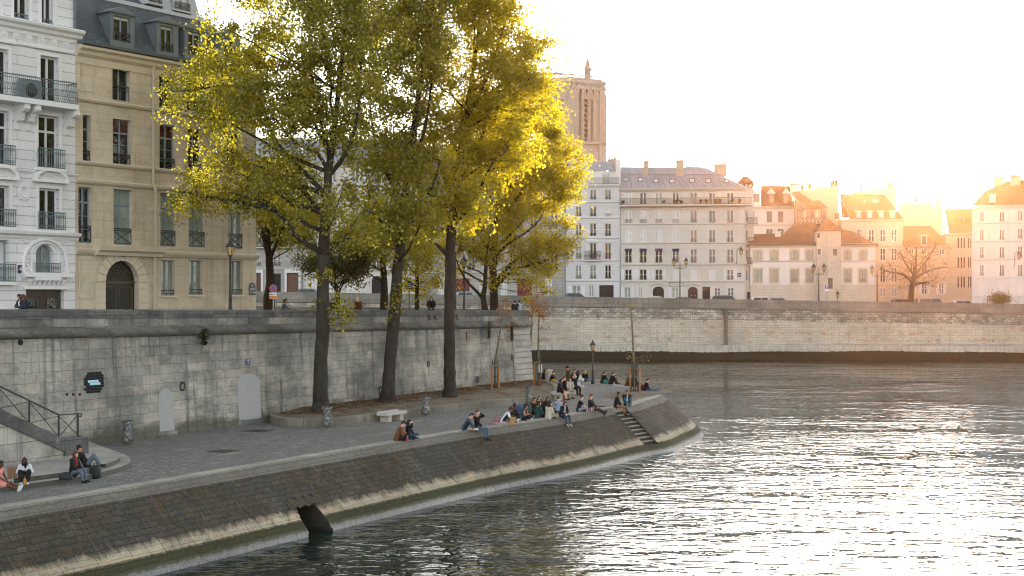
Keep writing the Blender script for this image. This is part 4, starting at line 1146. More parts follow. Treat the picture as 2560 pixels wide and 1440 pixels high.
mb.prism([BF.P(u - .27, z + .12, .03), BF.P(u + .27, z + .12, .03), BF.P(u + .24, z + .25, .03), BF.P(u + .1, z + .36, .03), BF.P(u - .1, z + .36, .03), BF.P(u - .24, z + .25, .03)], V((*BF.n, 0)) * -.03)
sp_ = mb.build('street_name_plate', blue, bh)
text('4e', BF.P(u, z + .2, .035), BF.d, .15, wl_, sp_)
text('QUAI', BF.P(u, z - .02, .035), BF.d, .14, wl_, sp_)
text('DE BOURBON', BF.P(u, z - .21, .035), BF.d, .085, wl_, sp_)
# ===== houses of the far quay ===========================================================================
def fhouse(label, px0, Z0, px1, Z1, yt, mat, rows, bands=(), depth=9., z0=6.5, doors=(), trim=None, corn=True, rev=.22, cap=True):
    """rows: (list of (x0,x1), y0, y1, style dict). doors: (x0,y0,x1,y1,arched,material)"""
    f = Fac.px(px0, Z0, px1, Z1)
    t = thing('apartment_house', label, 'building', f.P(f.L / 2, 7.5), kind='thing')
    ops = []; todo = []
    for xs, y0, y1, st in rows:
        st = dict(st); rise = st.pop('rise', 0)
        for i, (x0, x1) in enumerate(xs):
            op = f.rect(x0, y0, x1, y1)
            if rise: op = (*op, (op[2] - op[0]) * rise)
            ops.append(op); todo.append((op, {k: (v[i % len(v)] if k == 'pane' or isinstance(v, (list, tuple)) else v) for k, v in st.items()}))
    for (x0, y0, x1, y1, ar, dm) in doors:
        op = f.rect(x0, y0, x1, y1); op = (op[0], min(op[1], z0 + .5), op[2], op[3], (op[2] - op[0]) / 2 * .8 if ar else 0)
        ops.append(op)
        q = MB(); f.slab(q, op[0], op[1], op[2], op[3], -.3, -.2)
        for k in range(1, 4): u = op[0] + (op[2] - op[0]) * k / 4; f.slab(q, u - .03, op[1], u + .03, op[3], -.2, -.17)
        q.build('door', dm, t)
    zt = f.uz((px0 + px1) / 2, yt)[1]
    facade(f, t, mat, 0, f.L, z0, zt, ops, rev, depth=depth, cap=cap)
    for op, st in todo: window(f, op, t, **st)
    for y, pr in bands: band(f, t, 0, f.L, f.uz((px0 + px1) / 2, y)[1], pr, trim or mat)
    if corn: band(f, t, -.1, f.L + .1, zt, [(.1, -.4), (.3, -.2), (.42, 0), (.42, .08)], trim or mat, 'cornice')
    return f, t, zt
SM = [(.06, -.10), (.16, -.02), (.16, .08)]
fwhite = masonry('far_white_render', (.60, .60, .62), (.57, .57, .59), (.46, .46, .47), 40., .42, (.42, .42, .43), .35, .4, .02, grain=.06, big=.15)
fgrey = masonry('far_grey_ashlar', (.42, .41, .385), (.36, .35, .33), (.22, .21, .20), 1.3, .42, (.22, .22, .21), .45, .4, .025, grain=.12, big=.2)
fcream = masonry('far_cream_ashlar', (.58, .565, .53), (.545, .53, .50), (.43, .42, .395), 30., .45, (.38, .36, .33), .4, .4, .02, grain=.08, big=.15)
fwarm = masonry('far_warm_render', (.52, .46, .38), (.48, .42, .345), (.40, .36, .30), 60., 3., (.36, .31, .25), .4, .35, .01, grain=.10, big=.12)
fstone = masonry('far_pale_stone', (.58, .53, .46), (.50, .455, .39), (.34, .31, .27), .9, .42, (.36, .33, .28), .4, .35, .015, grain=.12, big=.2)
fbare = plain('lime_plaster', (.62, .61, .60), .9, .08, .5)
frend = plain('warm_plaster', (.52, .44, .345), .9, .10, .3)
trimw = plain('white_trim', (.60, .60, .61), .8, .06, 2.)
trimc = plain('cream_trim', (.50, .475, .42), .8, .1, 1.)
redw = plain('red_shop_awning', (.13, .020, .015), .6, .2)
brnd = plain('brown_door', (.12, .055, .03), .6, .3)
blk = plain('black_opening', (.012, .012, .012), .7, .3)
W2 = dict(fr=F_WHITE, pane='d', rows=2, w=.09, o=-.14)
def grid(x0, x1, n, w): return [(x0 + (x1 - x0) * (i + .5) / n - w / 2, x0 + (x1 - x0) * (i + .5) / n + w / 2) for i in range(n)]
# seen through the poplars
xe = [(642, 652), (682, 702), (733, 747)]
f, t, zt = fhouse('grey stone house with white shop frames behind the street tree beside the limestone townhouse', 560, 223, 755, 221, 395, fgrey,
    [(xe, 632, 666, dict(W2, rail='far', rh=.6)), (xe, 570, 608, dict(W2, rail='far')), (xe, 520, 554, dict(W2)), (xe, 470, 504, dict(W2)), (xe, 420, 452, dict(W2))],
    [(672, COURSE), (619, SM), (560, SM), (510, SM)], doors=[(640, 682, 652, 735, 0, brnd), (681, 684, 702, 735, 0, blk), (717, 682, 746, 735, 0, brnd)], trim=trimc)
for x0, x1 in ((636, 658), (712, 752)):
    q = MB()
    for r in ((x0, 672, x0 + 5, 735), (x1 - 5, 672, x1, 735), (x0 + 5, 672, x1 - 5, 682)): f.slab(q, *f.rect(*r), 0, .12)
    q.build('shop_frame', trimw, t)
q = MB(); a, c, b, e = f.rect(634, 600, 722, 620); f.slab(q, a, c - .05, b, c + .12, 0, .9); bl = q.build('balcony', trimc, t); railing(f, a, b, c + .12, e + .1, .85, 'bars', RAILM, bl, .04)
roof(f, t, [[(560, 395, 0), (755, 395, 0), (755, 350, -3), (560, 350, -3)], [(560, 350, -3), (755, 350, -3), (755, 345, -9), (560, 345, -9)]], ZINC)
xf = [(772, 793), (822, 840), (879, 897), (930, 950), (980, 1000)]
f, t, zt = fhouse('cream house with tall arched windows seen between the poplar trunks', 756, 221.5, 1042, 219, 405, fcream,
    [(xf, 578, 624, dict(W2, rise=.5, rows=3, rail='far', rh=1.0)), (xf, 628, 674, dict(W2, rail='far', rh=.7)), (xf, 520, 562, dict(W2)), (xf, 470, 506, dict(W2)), (xf, 424, 456, dict(W2)), ([(769, 793), (866, 892), (985, 1008)], 692, 740, dict(W2, pane='p'))],
    [(676, COURSE), (628, SM), (568, SM), (515, SM)], doors=[(929, 690, 957, 740, 1, blk), (812, 692, 836, 740, 0, trimw)], trim=trimc)
q = MB(); a, c, b, e = f.rect(762, 608, 1036, 627); f.slab(q, a, c - .05, b, c + .12, 0, .8); bl = q.build('balcony', trimc, t); railing(f, a, b, c + .12, e + .1, .75, 'bars', RAILM, bl, .04)
roof(f, t, [[(756, 405, 0), (1042, 405, 0), (1042, 355, -3), (756, 355, -3)], [(756, 355, -3), (1042, 355, -3), (1042, 350, -9), (756, 350, -9)]], ZINC)
xg = grid(1048, 1412, 7, 19)
f, t, zt = fhouse('ashlar house with red shopfronts behind the bright yellow tree', 1043, 219.5, 1413, 217.5, 420, fgrey,
    [(xg, 632, 676, dict(W2, rail='far')), (xg, 582, 622, dict(W2, rail='far')), (xg, 532, 570, dict(W2, rail='far')), (xg, 484, 520, dict(W2)), (xg, 440, 470, dict(W2)), ([(1094, 1112), (1198, 1216), (1252, 1268), (1362, 1380)], 692, 738, dict(W2, pane='p'))],
    [(681, COURSE), (628, SM), (577, SM), (527, SM)], doors=[(1140, 696, 1174, 742, 0, redw), (1293, 697, 1329, 742, 0, redw)], trim=trimc)
roof(f, t, [[(1043, 420, 0), (1413, 420, 0), (1413, 372, -3), (1043, 372, -3)], [(1043, 372, -3), (1413, 372, -3), (1413, 366, -9), (1043, 366, -9)]], ZINC)
q = MB(); u = f.uz(1411, 500)[0]; q.tube([f.P(u, 8, .15), f.P(u, zt, .15)], .09, 6); q.build('drainpipe', ZINC, t)
# narrow white house
x3 = [(1439, 1454), (1474.5, 1491), (1512, 1528)]
f, t, zt = fhouse('narrow white house with roof terrace beside the bright yellow tree', 1414, 217.5, 1549, 216.6, 462, fwhite,
    [(x3, 474, 499, dict(W2, rows=1, rail='far', rh=.42)), (x3, 515, 541, dict(W2, rows=1, rail='far', rh=.42, pane='ddp')), (x3, 558, 590, dict(W2, rail='far', rh=.42)), (x3, 607, 648, dict(W2, rail='far', rh=.85, pane='cbw')), (x3, 662, 697, dict(W2, rail='far', rh=.45, pane='ccd')),
     ([(1431, 1452)], 714, 742, dict(W2, pane='c', shut=1)), ([(1472, 1485)], 712, 742, dict(W2, rise=.5, pane='c'))],
    [(505, SM), (545, SM), (595, SM), (651, SM), (701, COURSE)], doors=[(1498, 713, 1534, 745, 0, blk)], trim=trimw, depth=10)
q = MB(); a, c, b, e = f.rect(1461, 628, 1502, 651); f.slab(q, a, c - .1, b, c + .1, 0, .7); bl = q.build('balcony', trimw, t); railing(f, a, b, c + .1, e, .65, 'far', RAILM, bl, .05)
q = MB(); a, c, b, e = f.rect(1468, 598, 1495, 606); f.slab(q, a, c, b, e, 0, .22); q.build('window_hood', trimw, t)
zT = zt
q = MB(); f.slab(q, 0, zt + .05, f.L - .6, f.uz(1480, 426)[1], -8, -2.2); at = q.build('attic', trimw, t)
a, c, b, e = f.rect(1506, 434, 1523, 460, -2.2); q = MB(); f.slab(q, a, c, b, e, -2.2, -2.15); q.build('terrace_door', P_CURT, at)
railing(f, .1, f.L - .1, zt + .1, zt + 1.0, .2, 'bars', RAILM, t, .04)
roof(f, t, [[(1414, 427, -2), (1540, 427, -2), (1530, 403, -5), (1414, 403, -5)], [(1414, 403, -5), (1530, 403, -5), (1530, 405, -10), (1414, 405, -10)]], ZINC)
q = MB()
pts = [fpx(f, *p) for p in ((1539, 463, -.5), (1551, 463, -.5), (1551, 396, -.5), (1539, 400, -.5))]
q.prism(pts, V((*f.n, 0)) * -6); q.build('party_wall', trimw, t)
chimney(f, t, 1520, 1540, 402, 430, -6, 1.2, 3, yr=396)
q = MB(); q.tube([f.P(f.uz(1551, 500)[0], 8, .1), f.P(f.uz(1551, 500)[0], zT, .1)], .08, 6); q.build('drainpipe', ZINC, t)
# seven bay house with chamfer
f0 = Fac.px(1549, 216.6, 1861, 214)
x7 = [(1562, 1580), (1599, 1617), (1638, 1656), (1681, 1698), (1726, 1743), (1772, 1789), (1817, 1834)]
f, t, zt = fhouse('seven bay white house with grey zinc roof and long balcony under the eaves', 1549, 216.6, 1861, 214, 471, fcream,
    [(x7, 481, 512, dict(W2, rows=1, pane='pdcbbdd', fr=F_WHITE)), (x7, 525, 557, dict(W2, rail='far', rh=.5, pane='ppppddd', rows=1)), (x7[:4], 572, 604, dict(W2, pane='p', rows=1)), (x7[4:], 574, 606, dict(W2, rail='far', rh=.45, pane='wbd')),
     (x7, 622, 657, dict(W2, rail='far', rh=.65, pane='bbdbdbd')), (x7[:3] + x7[6:], 673, 700, dict(W2, rail='far', rh=.5, pane='ddbd', shut=1)), (x7[3:6], 674, 700, dict(W2, pane='p', shut=1, closed=True)),
     ([(1561, 1577), (1597, 1606), (1679, 1697)], 717, 744, dict(W2, pane='c', shut=1)), ([(1786, 1801), (1819, 1835)], 719, 748, dict(W2, pane='d', rows=3))],
    [(516, SM), (560, SM), (608, SM), (661, COURSE), (703, COURSE)], doors=[(1632, 716, 1660, 748, 1, blk), (1720, 717, 1744, 748, 1, blk), (1756, 717, 1775, 748, 0, blk)], trim=trimc, depth=11)
for x0, x1 in ((1625, 1667), (1713, 1751)):
    q = MB(); a, c, b, e = f.rect(x0, 704, x1, 712)
    for k in range(9): q.ball(f.P(a + (b - a) * (k + .5) / 9, c + .18 * math.cos((k - 4) * .5), .05), (.2, .12, .16), 6)
    q.build('door_carving', trimc, t)
q = MB(); a, c, b, e = f.rect(1673, 706, 1709, 716)
for r in ((a, c, b, c + .08), (a, e - .08, b, e), (a, c + .08, a + .08, e - .08), (b - .08, c + .08, b, e - .08)): f.slab(q, *r, 0, .06)
q.build('framed_tablet', plain('slate_tablet', (.16, .15, .14), .7), t)
for x0, x1, y in [(a, b, 622) for a, b in x7[:4]]:
    a, c, b, e = f.rect(x0, y, x1, y + 6); q = MB(); q.hexa([f.P(a, c, .4), f.P(b, c, .4), f.P(b, c + .05, .4), f.P(a, c + .05, .4)], [f.P(a, e, 0), f.P(b, e, 0), f.P(b, e + .04, 0), f.P(a, e + .04, 0)]); q.build('awning', plain('navy_awning', (.02, .025, .08), .8), t)
q = MB(); a, c, b, e = f.rect(1549, 497, 1861, 513); f.slab(q, a, c - .15, b + 1.0, c + .08, 0, 1.0); bl = q.build('balcony', trimc, t); railing(f, a, b + 1., c + .08, e + .05, .95, 'bars', RAILM, bl, .035)
q = MB()
for k in range(34): u = a + (b - a) * k / 34; f.slab(q, u, c - .3, u + .2, c - .15, 0, .6)
q.build('corbels', trimc, bl)
pot_g = plain('balcony_plant', (.05, .07, .02), .9, .6, 4.)
for x in (1556, 1661, 1688, 1702, 1752, 1767, 1790, 1800, 1830, 1848):
    u = f.uz(x, 508)[0]; p_ = thing('potted_plant', 'small potted plant on the long balcony of the seven bay house', 'plant', f.P(u, c + .08, .6), 'pots on the long balcony')
    q = MB(); q.lathe(f.P(u, c + .08, .6), [(.14, 0), (.20, .3), (.17, .3)], 8); q.build('pot', POT, p_)
    q = MB()
    for k in range(5): q.ball(f.P(u + random.uniform(-.25, .25), c + .45 + random.uniform(0, .3), .6 + random.uniform(-.1, .1)), random.uniform(.10, .2), 5)
    q.build('foliage', pot_g, p_)
q = MB(); a, c2, b, e = f.rect(1787, 479, 1803, 505)
for k in range(6):
    q.bar(f.P(a + (b - a) * k / 6, c2, .06), f.P(a + (b - a) * (k + 1) / 6, e, .06), .04); q.bar(f.P(a + (b - a) * k / 6, e, .06), f.P(a + (b - a) * (k + 1) / 6, c2, .06), .04)
for k in range(5): q.bar(f.P(a, c2 + (e - c2) * k / 5, .06), f.P(b, c2 + (e - c2) * (k + 1) / 5, .06), .04)
q.build('trellis', F_WHITE, t)
# chamfered side with stacked little balconies
e1 = f.P(f.L, 0); dside = V((.82, .57)).normalized()
fs = Fac(e1[:2], (e1.x + dside.x * 1.9, e1.y + dside.y * 1.9))
ops = [fs.rect(1866, y, 1871, y + 26) for y in (527, 576, 624, 676)]
facade(fs, t, fcream, 0, fs.L, 6.5, zt, ops, .2, 'chamfer_wall', depth=8)
for op in ops: window(fs, op, t, pane='d', rows=2, single=True)
for y in (562, 611, 662):
    zz1 = fs.uz(1868, y)[1]; q = MB(); fs.slab(q, -.2, zz1, fs.L + .2, zz1 + .14, 0, .75); bl = q.build('balcony', trimc, t); railing(fs, -.15, fs.L + .15, zz1 + .14, zz1 + 1.05, .7, 'bars', RAILM, bl, .04)
rf = roof(f, t, [[(1549, 471, .2), (1861, 472, .2), (1800, 437, -3.2), (1549, 437, -3.2)], [(1549, 437, -3.2), (1800, 437, -3.2), (1765, 419, -6), (1552, 417, -6)], [(1552, 417, -6), (1765, 419, -6), (1800, 437, -9.5), (1549, 440, -9.5)], [(1861, 472, .2), (1878, 472, -1.5), (1878, 472, -9.5), (1800, 437, -9.2), (1800, 437, -3.2)], [(1800, 437, -3.2), (1765, 419, -6), (1800, 437, -9.2)]], ZINC)
q = MB()
for x0, x1 in zip(np.linspace(1549, 1861, 22), np.linspace(1551, 1800, 22)): q.bar(fpx(f, x0, 471, .22), fpx(f, x1, 437, -3.18), .05)
q.bar(fpx(f, 1549, 437, -3.15), fpx(f, 1800, 437, -3.15), .12); q.build('roof_seams', plain('dark_zinc', (.15, .16, .175), .5), rf)
for x0, x1, y0, y1 in ((1559, 1571, 442, 454), (1595, 1608, 443, 454), (1633, 1647, 446, 457), (1673, 1688, 447, 458), (1722, 1737, 445, 457), (1763, 1778, 446, 457), (1811, 1823, 447, 457)):
    q = MB(); tt = lambda y: .2 - 3.4 * (471 - y) / 34
    q.hexa([fpx(f, x0, y1, tt(y1) - .2), fpx(f, x1, y1, tt(y1) - .2), fpx(f, x1, y0, tt(y0) - .2), fpx(f, x0, y0, tt(y0) - .2)], [fpx(f, x0, y1, tt(y1) + .14), fpx(f, x1, y1, tt(y1) + .14), fpx(f, x1, y0, tt(y0) + .14), fpx(f, x0, y0, tt(y0) + .14)])
    sk = q.build('skylight', plain('skylight_frame', (.10, .09, .085), .5), t)
    q = MB(); q.face([fpx(f, x0 + 2, y1 - 2, tt(y1 - 2) + .15), fpx(f, x1 - 2, y1 - 2, tt(y1 - 2) + .15), fpx(f, x1 - 2, y0 + 2, tt(y0 + 2) + .15), fpx(f, x0 + 2, y0 + 2, tt(y0 + 2) + .15)]); q.build('pane', P_PALE, sk)
chimney(f, t, 1609, 1620, 405, 450, -3, 2.5, 2); chimney(f, t, 1690, 1709, 404, 452, -3, 2.5, 4, yr=402); chimney(f, t, 1785, 1817, 413, 440, -8, 1.2, 7)
chimney(f, t, 1714, 1750, 420, 430, -8, 1., 9, mat=ZINC)
sp2 = MB(); u, z = f.uz(1848, 687); f.slab(sp2, u - .28, z - .32, u + .28, z + .3, 0, .04); s2 = sp2.build('street_name_plate', plain('blue_sign', (.02, .04, .16), .5), t); text('QUAI', f.P(u, z + .05, .045), f.d, .17, wl_, s2); text('AUX FLEURS', f.P(u, z - .14, .045), f.d, .085, wl_, s2)
# half timbered turret
ft = Fac.px(1848, 232, 1884, 232)
t = thing('timbered_turret', 'half timbered turret with hipped tile roof behind the seven bay house', 'building', ft.P(1, 7.5), kind='thing')
q = MB(); ft.slab(q, 0, 7, ft.L, ft.uz(1866, 457)[1], -2.4, 0); q.build('wall', plain('turret_plaster', (.52, .46, .38), .9), t)
q = MB()
for x0, y0, x1, y1 in ((1849, 458, 1849, 545), (1860, 458, 1860, 545), (1872, 458, 1872, 545), (1883, 458, 1883, 545), (1848, 460, 1884, 460), (1848, 478, 1884, 478), (1848, 500, 1884, 500), (1849, 478, 1860, 460), (1860, 478, 1872, 460), (1872, 478, 1883, 460), (1860, 460, 1872, 478), (1872, 500, 1883, 480)): q.bar(fpx(ft, x0, y0, .04), fpx(ft, x1, y1, .04), .13)
tim = plain('dark_timber', (.07, .045, .03), .8, .3); q.build('timber_frame', tim, t)
q = MB(); c_ = [fpx(ft, 1841, 458, .6), fpx(ft, 1889, 458, .6), fpx(ft, 1889, 458, -3), fpx(ft, 1841, 458, -3)]; a1, a2 = fpx(ft, 1858, 441, -1.2), fpx(ft, 1870, 441, -1.2)
for fc in ([c_[0], c_[1], a2, a1], [c_[1], c_[2], a2], [c_[2], c_[3], a1, a2], [c_[3], c_[0], a1]): q.face(fc)
q.build('roof', TILE, t)
# low white house with stone tower
xa = [(1884, 1904), (1926, 1945), (1977, 1996), (2015, 2032), (2111, 2128), (2148, 2166)]
fl = dict(W2, fr=F_BROWN, pane='c', rows=1)
f, t, zt = fhouse('low white medieval house with brown tile roof and stone stair tower', 1876, 214, 2188, 212, 612, fbare,
    [(xa, 625, 651, dict(fl, rise=.3, sill=trimc)), (xa, 672, 706, dict(fl, rail=(None, None, 'far', 'far', 'far', 'far'), rh=.5)), ([(1980, 1999), (2013, 2030)], 735, 752, dict(fl, pane='d', rows=2))],
    [(652, SM)], doors=[(2120, 736, 2132, 756, 0, tim), (2156, 736, 2167, 756, 0, tim), (1868, 730, 1879, 752, 0, tim)], trim=trimc, depth=12, rev=.3)
q = MB()
for x0, x1 in xa:
    for y0, y1 in ((621, 656), (668, 711)):
        a, c, b, e = f.rect(x0 - 4, y0, x1 + 4, y1); a2, c2, b2, e2 = f.rect(x0, y0 + 5, x1, y1 - 5)
        for r in ((a, c, a2, e), (b2, c, b, e), (a2, e2, b2, e), (a2, c, b2, c2)): f.slab(q, *r, .01, .08)
q.build('window_surround', fstone, t)
q = MB(); a, c, b, e = f.rect(1876, 712, 2188, 760)
f.slab(q, 0, 6.5, f.L, e, -.1, .05); q.build('stone_base', fstone, t)
rf = roof(f, t, [[(1868, 608, .6), (2050, 610, .6), (2050, 583, -5), (1876, 585, -5)], [(1958, 585, -4.9), (2050, 585, -4.9), (2040, 560, -8), (1984, 560, -8)], [(2095, 612, .6), (2196, 613, .6), (2130, 578, -5), (2095, 570, -5)], [(2196, 613, .6), (2196, 613, -11), (2130, 578, -5)], [(1958, 585, -5), (1984, 560, -8), (1958, 585, -12)], [(2040, 560, -8), (2095, 570, -5), (2130, 578, -5), (2060, 585, -12)]], TILE)
q = MB(); f.loft(q, -.5, f.L + .4, [(.05, zt - .35), (.5, zt), (.62, zt + .12), (.3, zt + .2)]); q.build('eaves', plain('weathered_eaves', (.22, .17, .13), .8), t)
chimney(f, t, 1938, 1952, 580, 592, -3, .8, 0, mat=fbare)
fT = Fac.px(2042, 211.3, 2104, 211)
q = MB(); hexp = []
c_ = fT.P(fT.L / 2, 0, -1.6); rT = fT.L * .56; za, zb2 = 6.5, fT.uz(2070, 577)[1]
R6 = [V((c_.x + rT * math.cos(R(a)), c_.y + rT * math.sin(R(a)), 0)) for a in (-150, -100, -30, 30, 90, 150)]
q.hexa  # tower shaft
q.prism([p_ + V((0, 0, za)) for p_ in R6], V((0, 0, zb2 - za))); tw = q.build('stair_tower', fstone, t)
q = MB(); ap = V((c_.x, c_.y, fT.uz(2068, 545)[1]))
Rr = [V((c_.x + (p_.x - c_.x) * 1.2, c_.y + (p_.y - c_.y) * 1.2, zb2 - .1)) for p_ in R6]
for k in range(6): q.face([Rr[k], Rr[(k + 1) % 6], ap])
q.build('tower_roof', TILE, tw)
for x0, y0, x1, y1 in ((2082, 622, 2092, 639), (2069, 695, 2081, 722), (2045, 622, 2052, 637), (2044, 583, 2050, 595)):
    i = 1 if x0 > 2060 else 0; fq = Fac(R6[i][:2], R6[i + 1][:2]); a, c, b, e = fq.rect(x0, y0, x1, y1)
    q = MB(); fq.slab(q, a - .12, c - .12, b + .12, e + .12, 0, .06); s_ = q.build('window', trimc, tw); s_.parent = tw
    q = MB(); fq.slab(q, a, c, b, e, .02, .075); pn = q.build('slit_pane', P_BROWN, tw)
# cream house behind with brown mansard and two pediment dormers
f, t, zt = fhouse('cream house with brown mansard and two small white gabled dormers above the medieval house', 1880, 228, 1986, 227, 517, fbare,
    [([(1917, 1930), (1945, 1958)], 528, 556, dict(fl, pane='b')), ([(1916, 1931), (1944, 1959)], 572, 590, dict(fl, pane='b')), ([(1881, 1886)], 527, 555, dict(fl, pane='d', single=True))], [(563, SM)], trim=trimc)
rf = roof(f, t, [[(1902, 517, .2), (1986, 518, .2), (1976, 468, -2.5), (1902, 466, -2.5)], [(1902, 466, -2.5), (1976, 468, -2.5), (1976, 464, -8), (1902, 462, -8)]], TILE)
for x0, x1 in ((1918, 1938), (1956, 1975)):
    q = MB(); q.bar(fpx(f, x0, 483, -1.0), fpx(f, (x0 + x1) / 2, 472, -1.0), .18); q.bar(fpx(f, (x0 + x1) / 2, 472, -1.), fpx(f, x1, 484, -1.), .18)
    q.prism([fpx(f, x0, 484, -1.1), fpx(f, x1, 484, -1.1), fpx(f, (x0 + x1) / 2, 473, -1.1)], V((*f.n, 0)) * -2); d_ = q.build('dormer', trimw, t)
    q = MB(); a, c, b, e = f.rect(x0 + 4, 486, x1 - 4, 508, -.35); f.slab(q, a, c, b, e, -2, -.35); q.build('dormer_window', P_BROWN, d_)
q = MB(); f.slab(q, f.uz(1881, 500)[0], zt, f.uz(1902, 500)[0], f.uz(1890, 474)[1], -6, -.5); q.build('attic', fbare, t)
q = MB(); a, c, b, e = f.rect(1882, 485, 1898, 505, -.5); f.slab(q, a, c, b, e, -.5, -.44); q.build('attic_window', P_BROWN, t)
chimney(f, t, 1976, 1996, 464, 490, -1, 1.2, 0, mat=fbare)
q = MB()
for x in (1958, 1964): q.tube([fpx(f, x, 468, -3), fpx(f, x, 453, -3)], .16, 8)
q.build('flue_pipes', ZINC, t)
q = MB(); f.slab(q, f.uz(1976, 460)[0] - .15, f.uz(1985, 460)[1], f.uz(1997, 460)[0] + .1, f.uz(1985, 457)[1], -2.3, -.85); q.build('chimney_hood', POT, t)
# half timbered gallery house
f = Fac.px(1986, 224, 2068, 223)
t = thing('timbered_house', 'half timbered house with open crossed gallery under a steep tile roof', 'building', f.P(2, 7.5), kind='thing')
q = MB(); f.slab(q, 0, 7, f.L, f.uz(2020, 522)[1], -5, 0); q.build('wall', frend, t)
for r in ((1990, 525, 2006, 546), (2018, 523, 2035, 546), (2050, 522, 2064, 546)): q = MB(); f.slab(q, *f.rect(*r), -.01, .03); q.build('gallery_opening', P_BROWN, t)
q = MB()
for x in np.linspace(1987, 2067, 9): q.bar(fpx(f, x, 522, .06), fpx(f, x, 562, .06), .13)
for y in (523, 546, 561): q.bar(fpx(f, 1986, y, .07), fpx(f, 2068, y, .07), .13)
for x in np.linspace(1987, 2059, 9): q.bar(fpx(f, x, 547, .06), fpx(f, x + 8.8, 561, .06), .09); q.bar(fpx(f, x + 8.8, 547, .06), fpx(f, x, 561, .06), .09)
for x in np.linspace(1984, 2010, 7): q.bar(fpx(f, x, 522, .05), fpx(f, x, 522 - (2014 - x) * .9, .05), .09)
q.build('timber_frame', tim, t)
q = MB(); q.face([fpx(f, 1983, 522, -.02), fpx(f, 2014, 522, -.02), fpx(f, 1983, 487, -.02)]); q.build('gable', frend, t)
roof(f, t, [[(1976, 482, .4), (2018, 522, .6), (2030, 502, -4), (1996, 478, -4)], [(2014, 523, .6), (2070, 521, .6), (2048, 501, -3), (2026, 502, -3)], [(2070, 521, .6), (2070, 519, -6), (2048, 501, -3)]], TILE)
# tall blank gable
f = Fac.px(1996, 232, 2098, 231)
t = thing('apartment_house', 'tall blank cream gable wall with chimney pots above the timbered gallery', 'building', f.P(3, 7.5), kind='thing')
q = MB(); q.prism([fpx(f, 1996, 745, 0), fpx(f, 2150, 745, 0), fpx(f, 2124, 590, 0), fpx(f, 2098, 530, 0), fpx(f, 2098, 463, 0), fpx(f, 1996, 474, 0)], V((*f.n, 0)) * -8); q.build('gable_wall', frend, t)
q = MB(); a, c, b, e = f.rect(2087, 533, 2098, 547); f.slab(q, a, c, b, e, -.02, .05); q.build('small_window', P_BROWN, t)
for x, y in ((2004, 474), (2008, 473), (2015, 472), (2021, 472), (2027, 471), (2078, 466), (2083, 465), (2088, 465), (2092, 464)):
    q = MB(); q.lathe(fpx(f, x, y, -1.), [(.16, -.2), (.16, .6), (.2, .62), (.18, random.uniform(.7, 1.2))], 7); q.build('chimney_pot', POT, t)
q = MB(); q.tube([fpx(f, 2024, 472, -1), fpx(f, 2024, 448, -1)], [.14, .1], 7); q.ball(fpx(f, 2024, 450, -1), .2, 6); q.build('flue', POT, t)
# cream house with long dormer row
fr_ = dict(W2, rows=2, o=-.12)
xq = [(2142, 2157), (2171, 2186), (2200, 2214), (2228, 2243)]
f, t, zt = fhouse('cream house with brown roof, skylights and a row of four shed dormers', 2104, 226, 2258, 225, 549, fwarm,
    [(xq, 573, 605, dict(fr_)), (xq[2:], 620, 652, dict(fr_)), (xq[1:2], 620, 652, dict(fr_)), (xq[2:], 668, 706, dict(fr_)), (xq[2:], 719, 742, dict(fr_, pane='c'))], [(615, SM), (662, SM), (712, SM)], trim=frend)
rf = roof(f, t, [[(2122, 549, .4), (2260, 550, .4), (2212, 488, -4.5), (2100, 484, -4.5)], [(2100, 484, -4.5), (2212, 488, -4.5), (2250, 545, -9), (2104, 545, -9)], [(2260, 550, .4), (2212, 488, -4.5), (2260, 550, -9)]], TILE)
for x in (2146, 2174, 2203, 2231):
    q = MB(); a, c, b, e = f.rect(x - 4, 529, x + 5, 546, .0); f.slab(q, a - .1, c, b + .1, e, -2.5, .0); q.face([f.P(a - .3, e, .15), f.P(b + .3, e, .15), f.P(b + .3, e + .5, -3), f.P(a - .3, e + .5, -3)]); d_ = q.build('dormer', trimc, t)
    q = MB(); f.slab(q, a, c + .1, b, e - .1, -.01, .05); q.build('dormer_window', P_PALE, d_)
for x, y in ((2120, 500), (2125, 509), (2151, 502), (2183, 502)):
    q = MB(); o = .4 - 4.9 * (549 - y) / 63
    q.hexa([fpx(f, x, y + 4, o - .1), fpx(f, x + 14, y + 4, o - .1), fpx(f, x + 11, y - 3, o - .65), fpx(f, x - 3, y - 3, o - .65)], [fpx(f, x, y + 4, o + .3), fpx(f, x + 14, y + 4, o + .3), fpx(f, x + 11, y - 3, o - .25), fpx(f, x - 3, y - 3, o - .25)]); q.build('skylight', P_PALE, t)
# blank party walls behind
f = Fac.px(2136, 236, 2246, 235)
t = thing('apartment_house', 'blank party wall with sloping top rising behind the skylight roof', 'building', f.P(3, 7.5), kind='thing')
q = MB(); q.prism([fpx(f, 2136, 745, 0), fpx(f, 2246, 745, 0), fpx(f, 2241, 468, 0), fpx(f, 2136, 478, 0)], V((*f.n, 0)) * -8); q.build('gable_wall', frend, t)
for x, y in ((2152, 476), (2155, 476), (2217, 470), (2222, 470), (2226, 470), (2229, 469)):
    q = MB(); q.lathe(fpx(f, x, y, -1.), [(.16, -.2), (.16, .6), (.2, .62), (.18, .9)], 7); q.build('chimney_pot', POT, t)
for x in (2168, 2188): q = MB(); q.tube([fpx(f, x, 475, -1), fpx(f, x, 463, -1)], .12, 7); q.ball(fpx(f, x, 463, -1), .18, 6); q.build('flue', POT, t)
f = Fac.px(2244, 240, 2358, 238)
t = thing('apartment_house', 'flat roofed warm house with a long row of pots behind the bare round tree', 'building', f.P(3, 7.5), kind='thing')
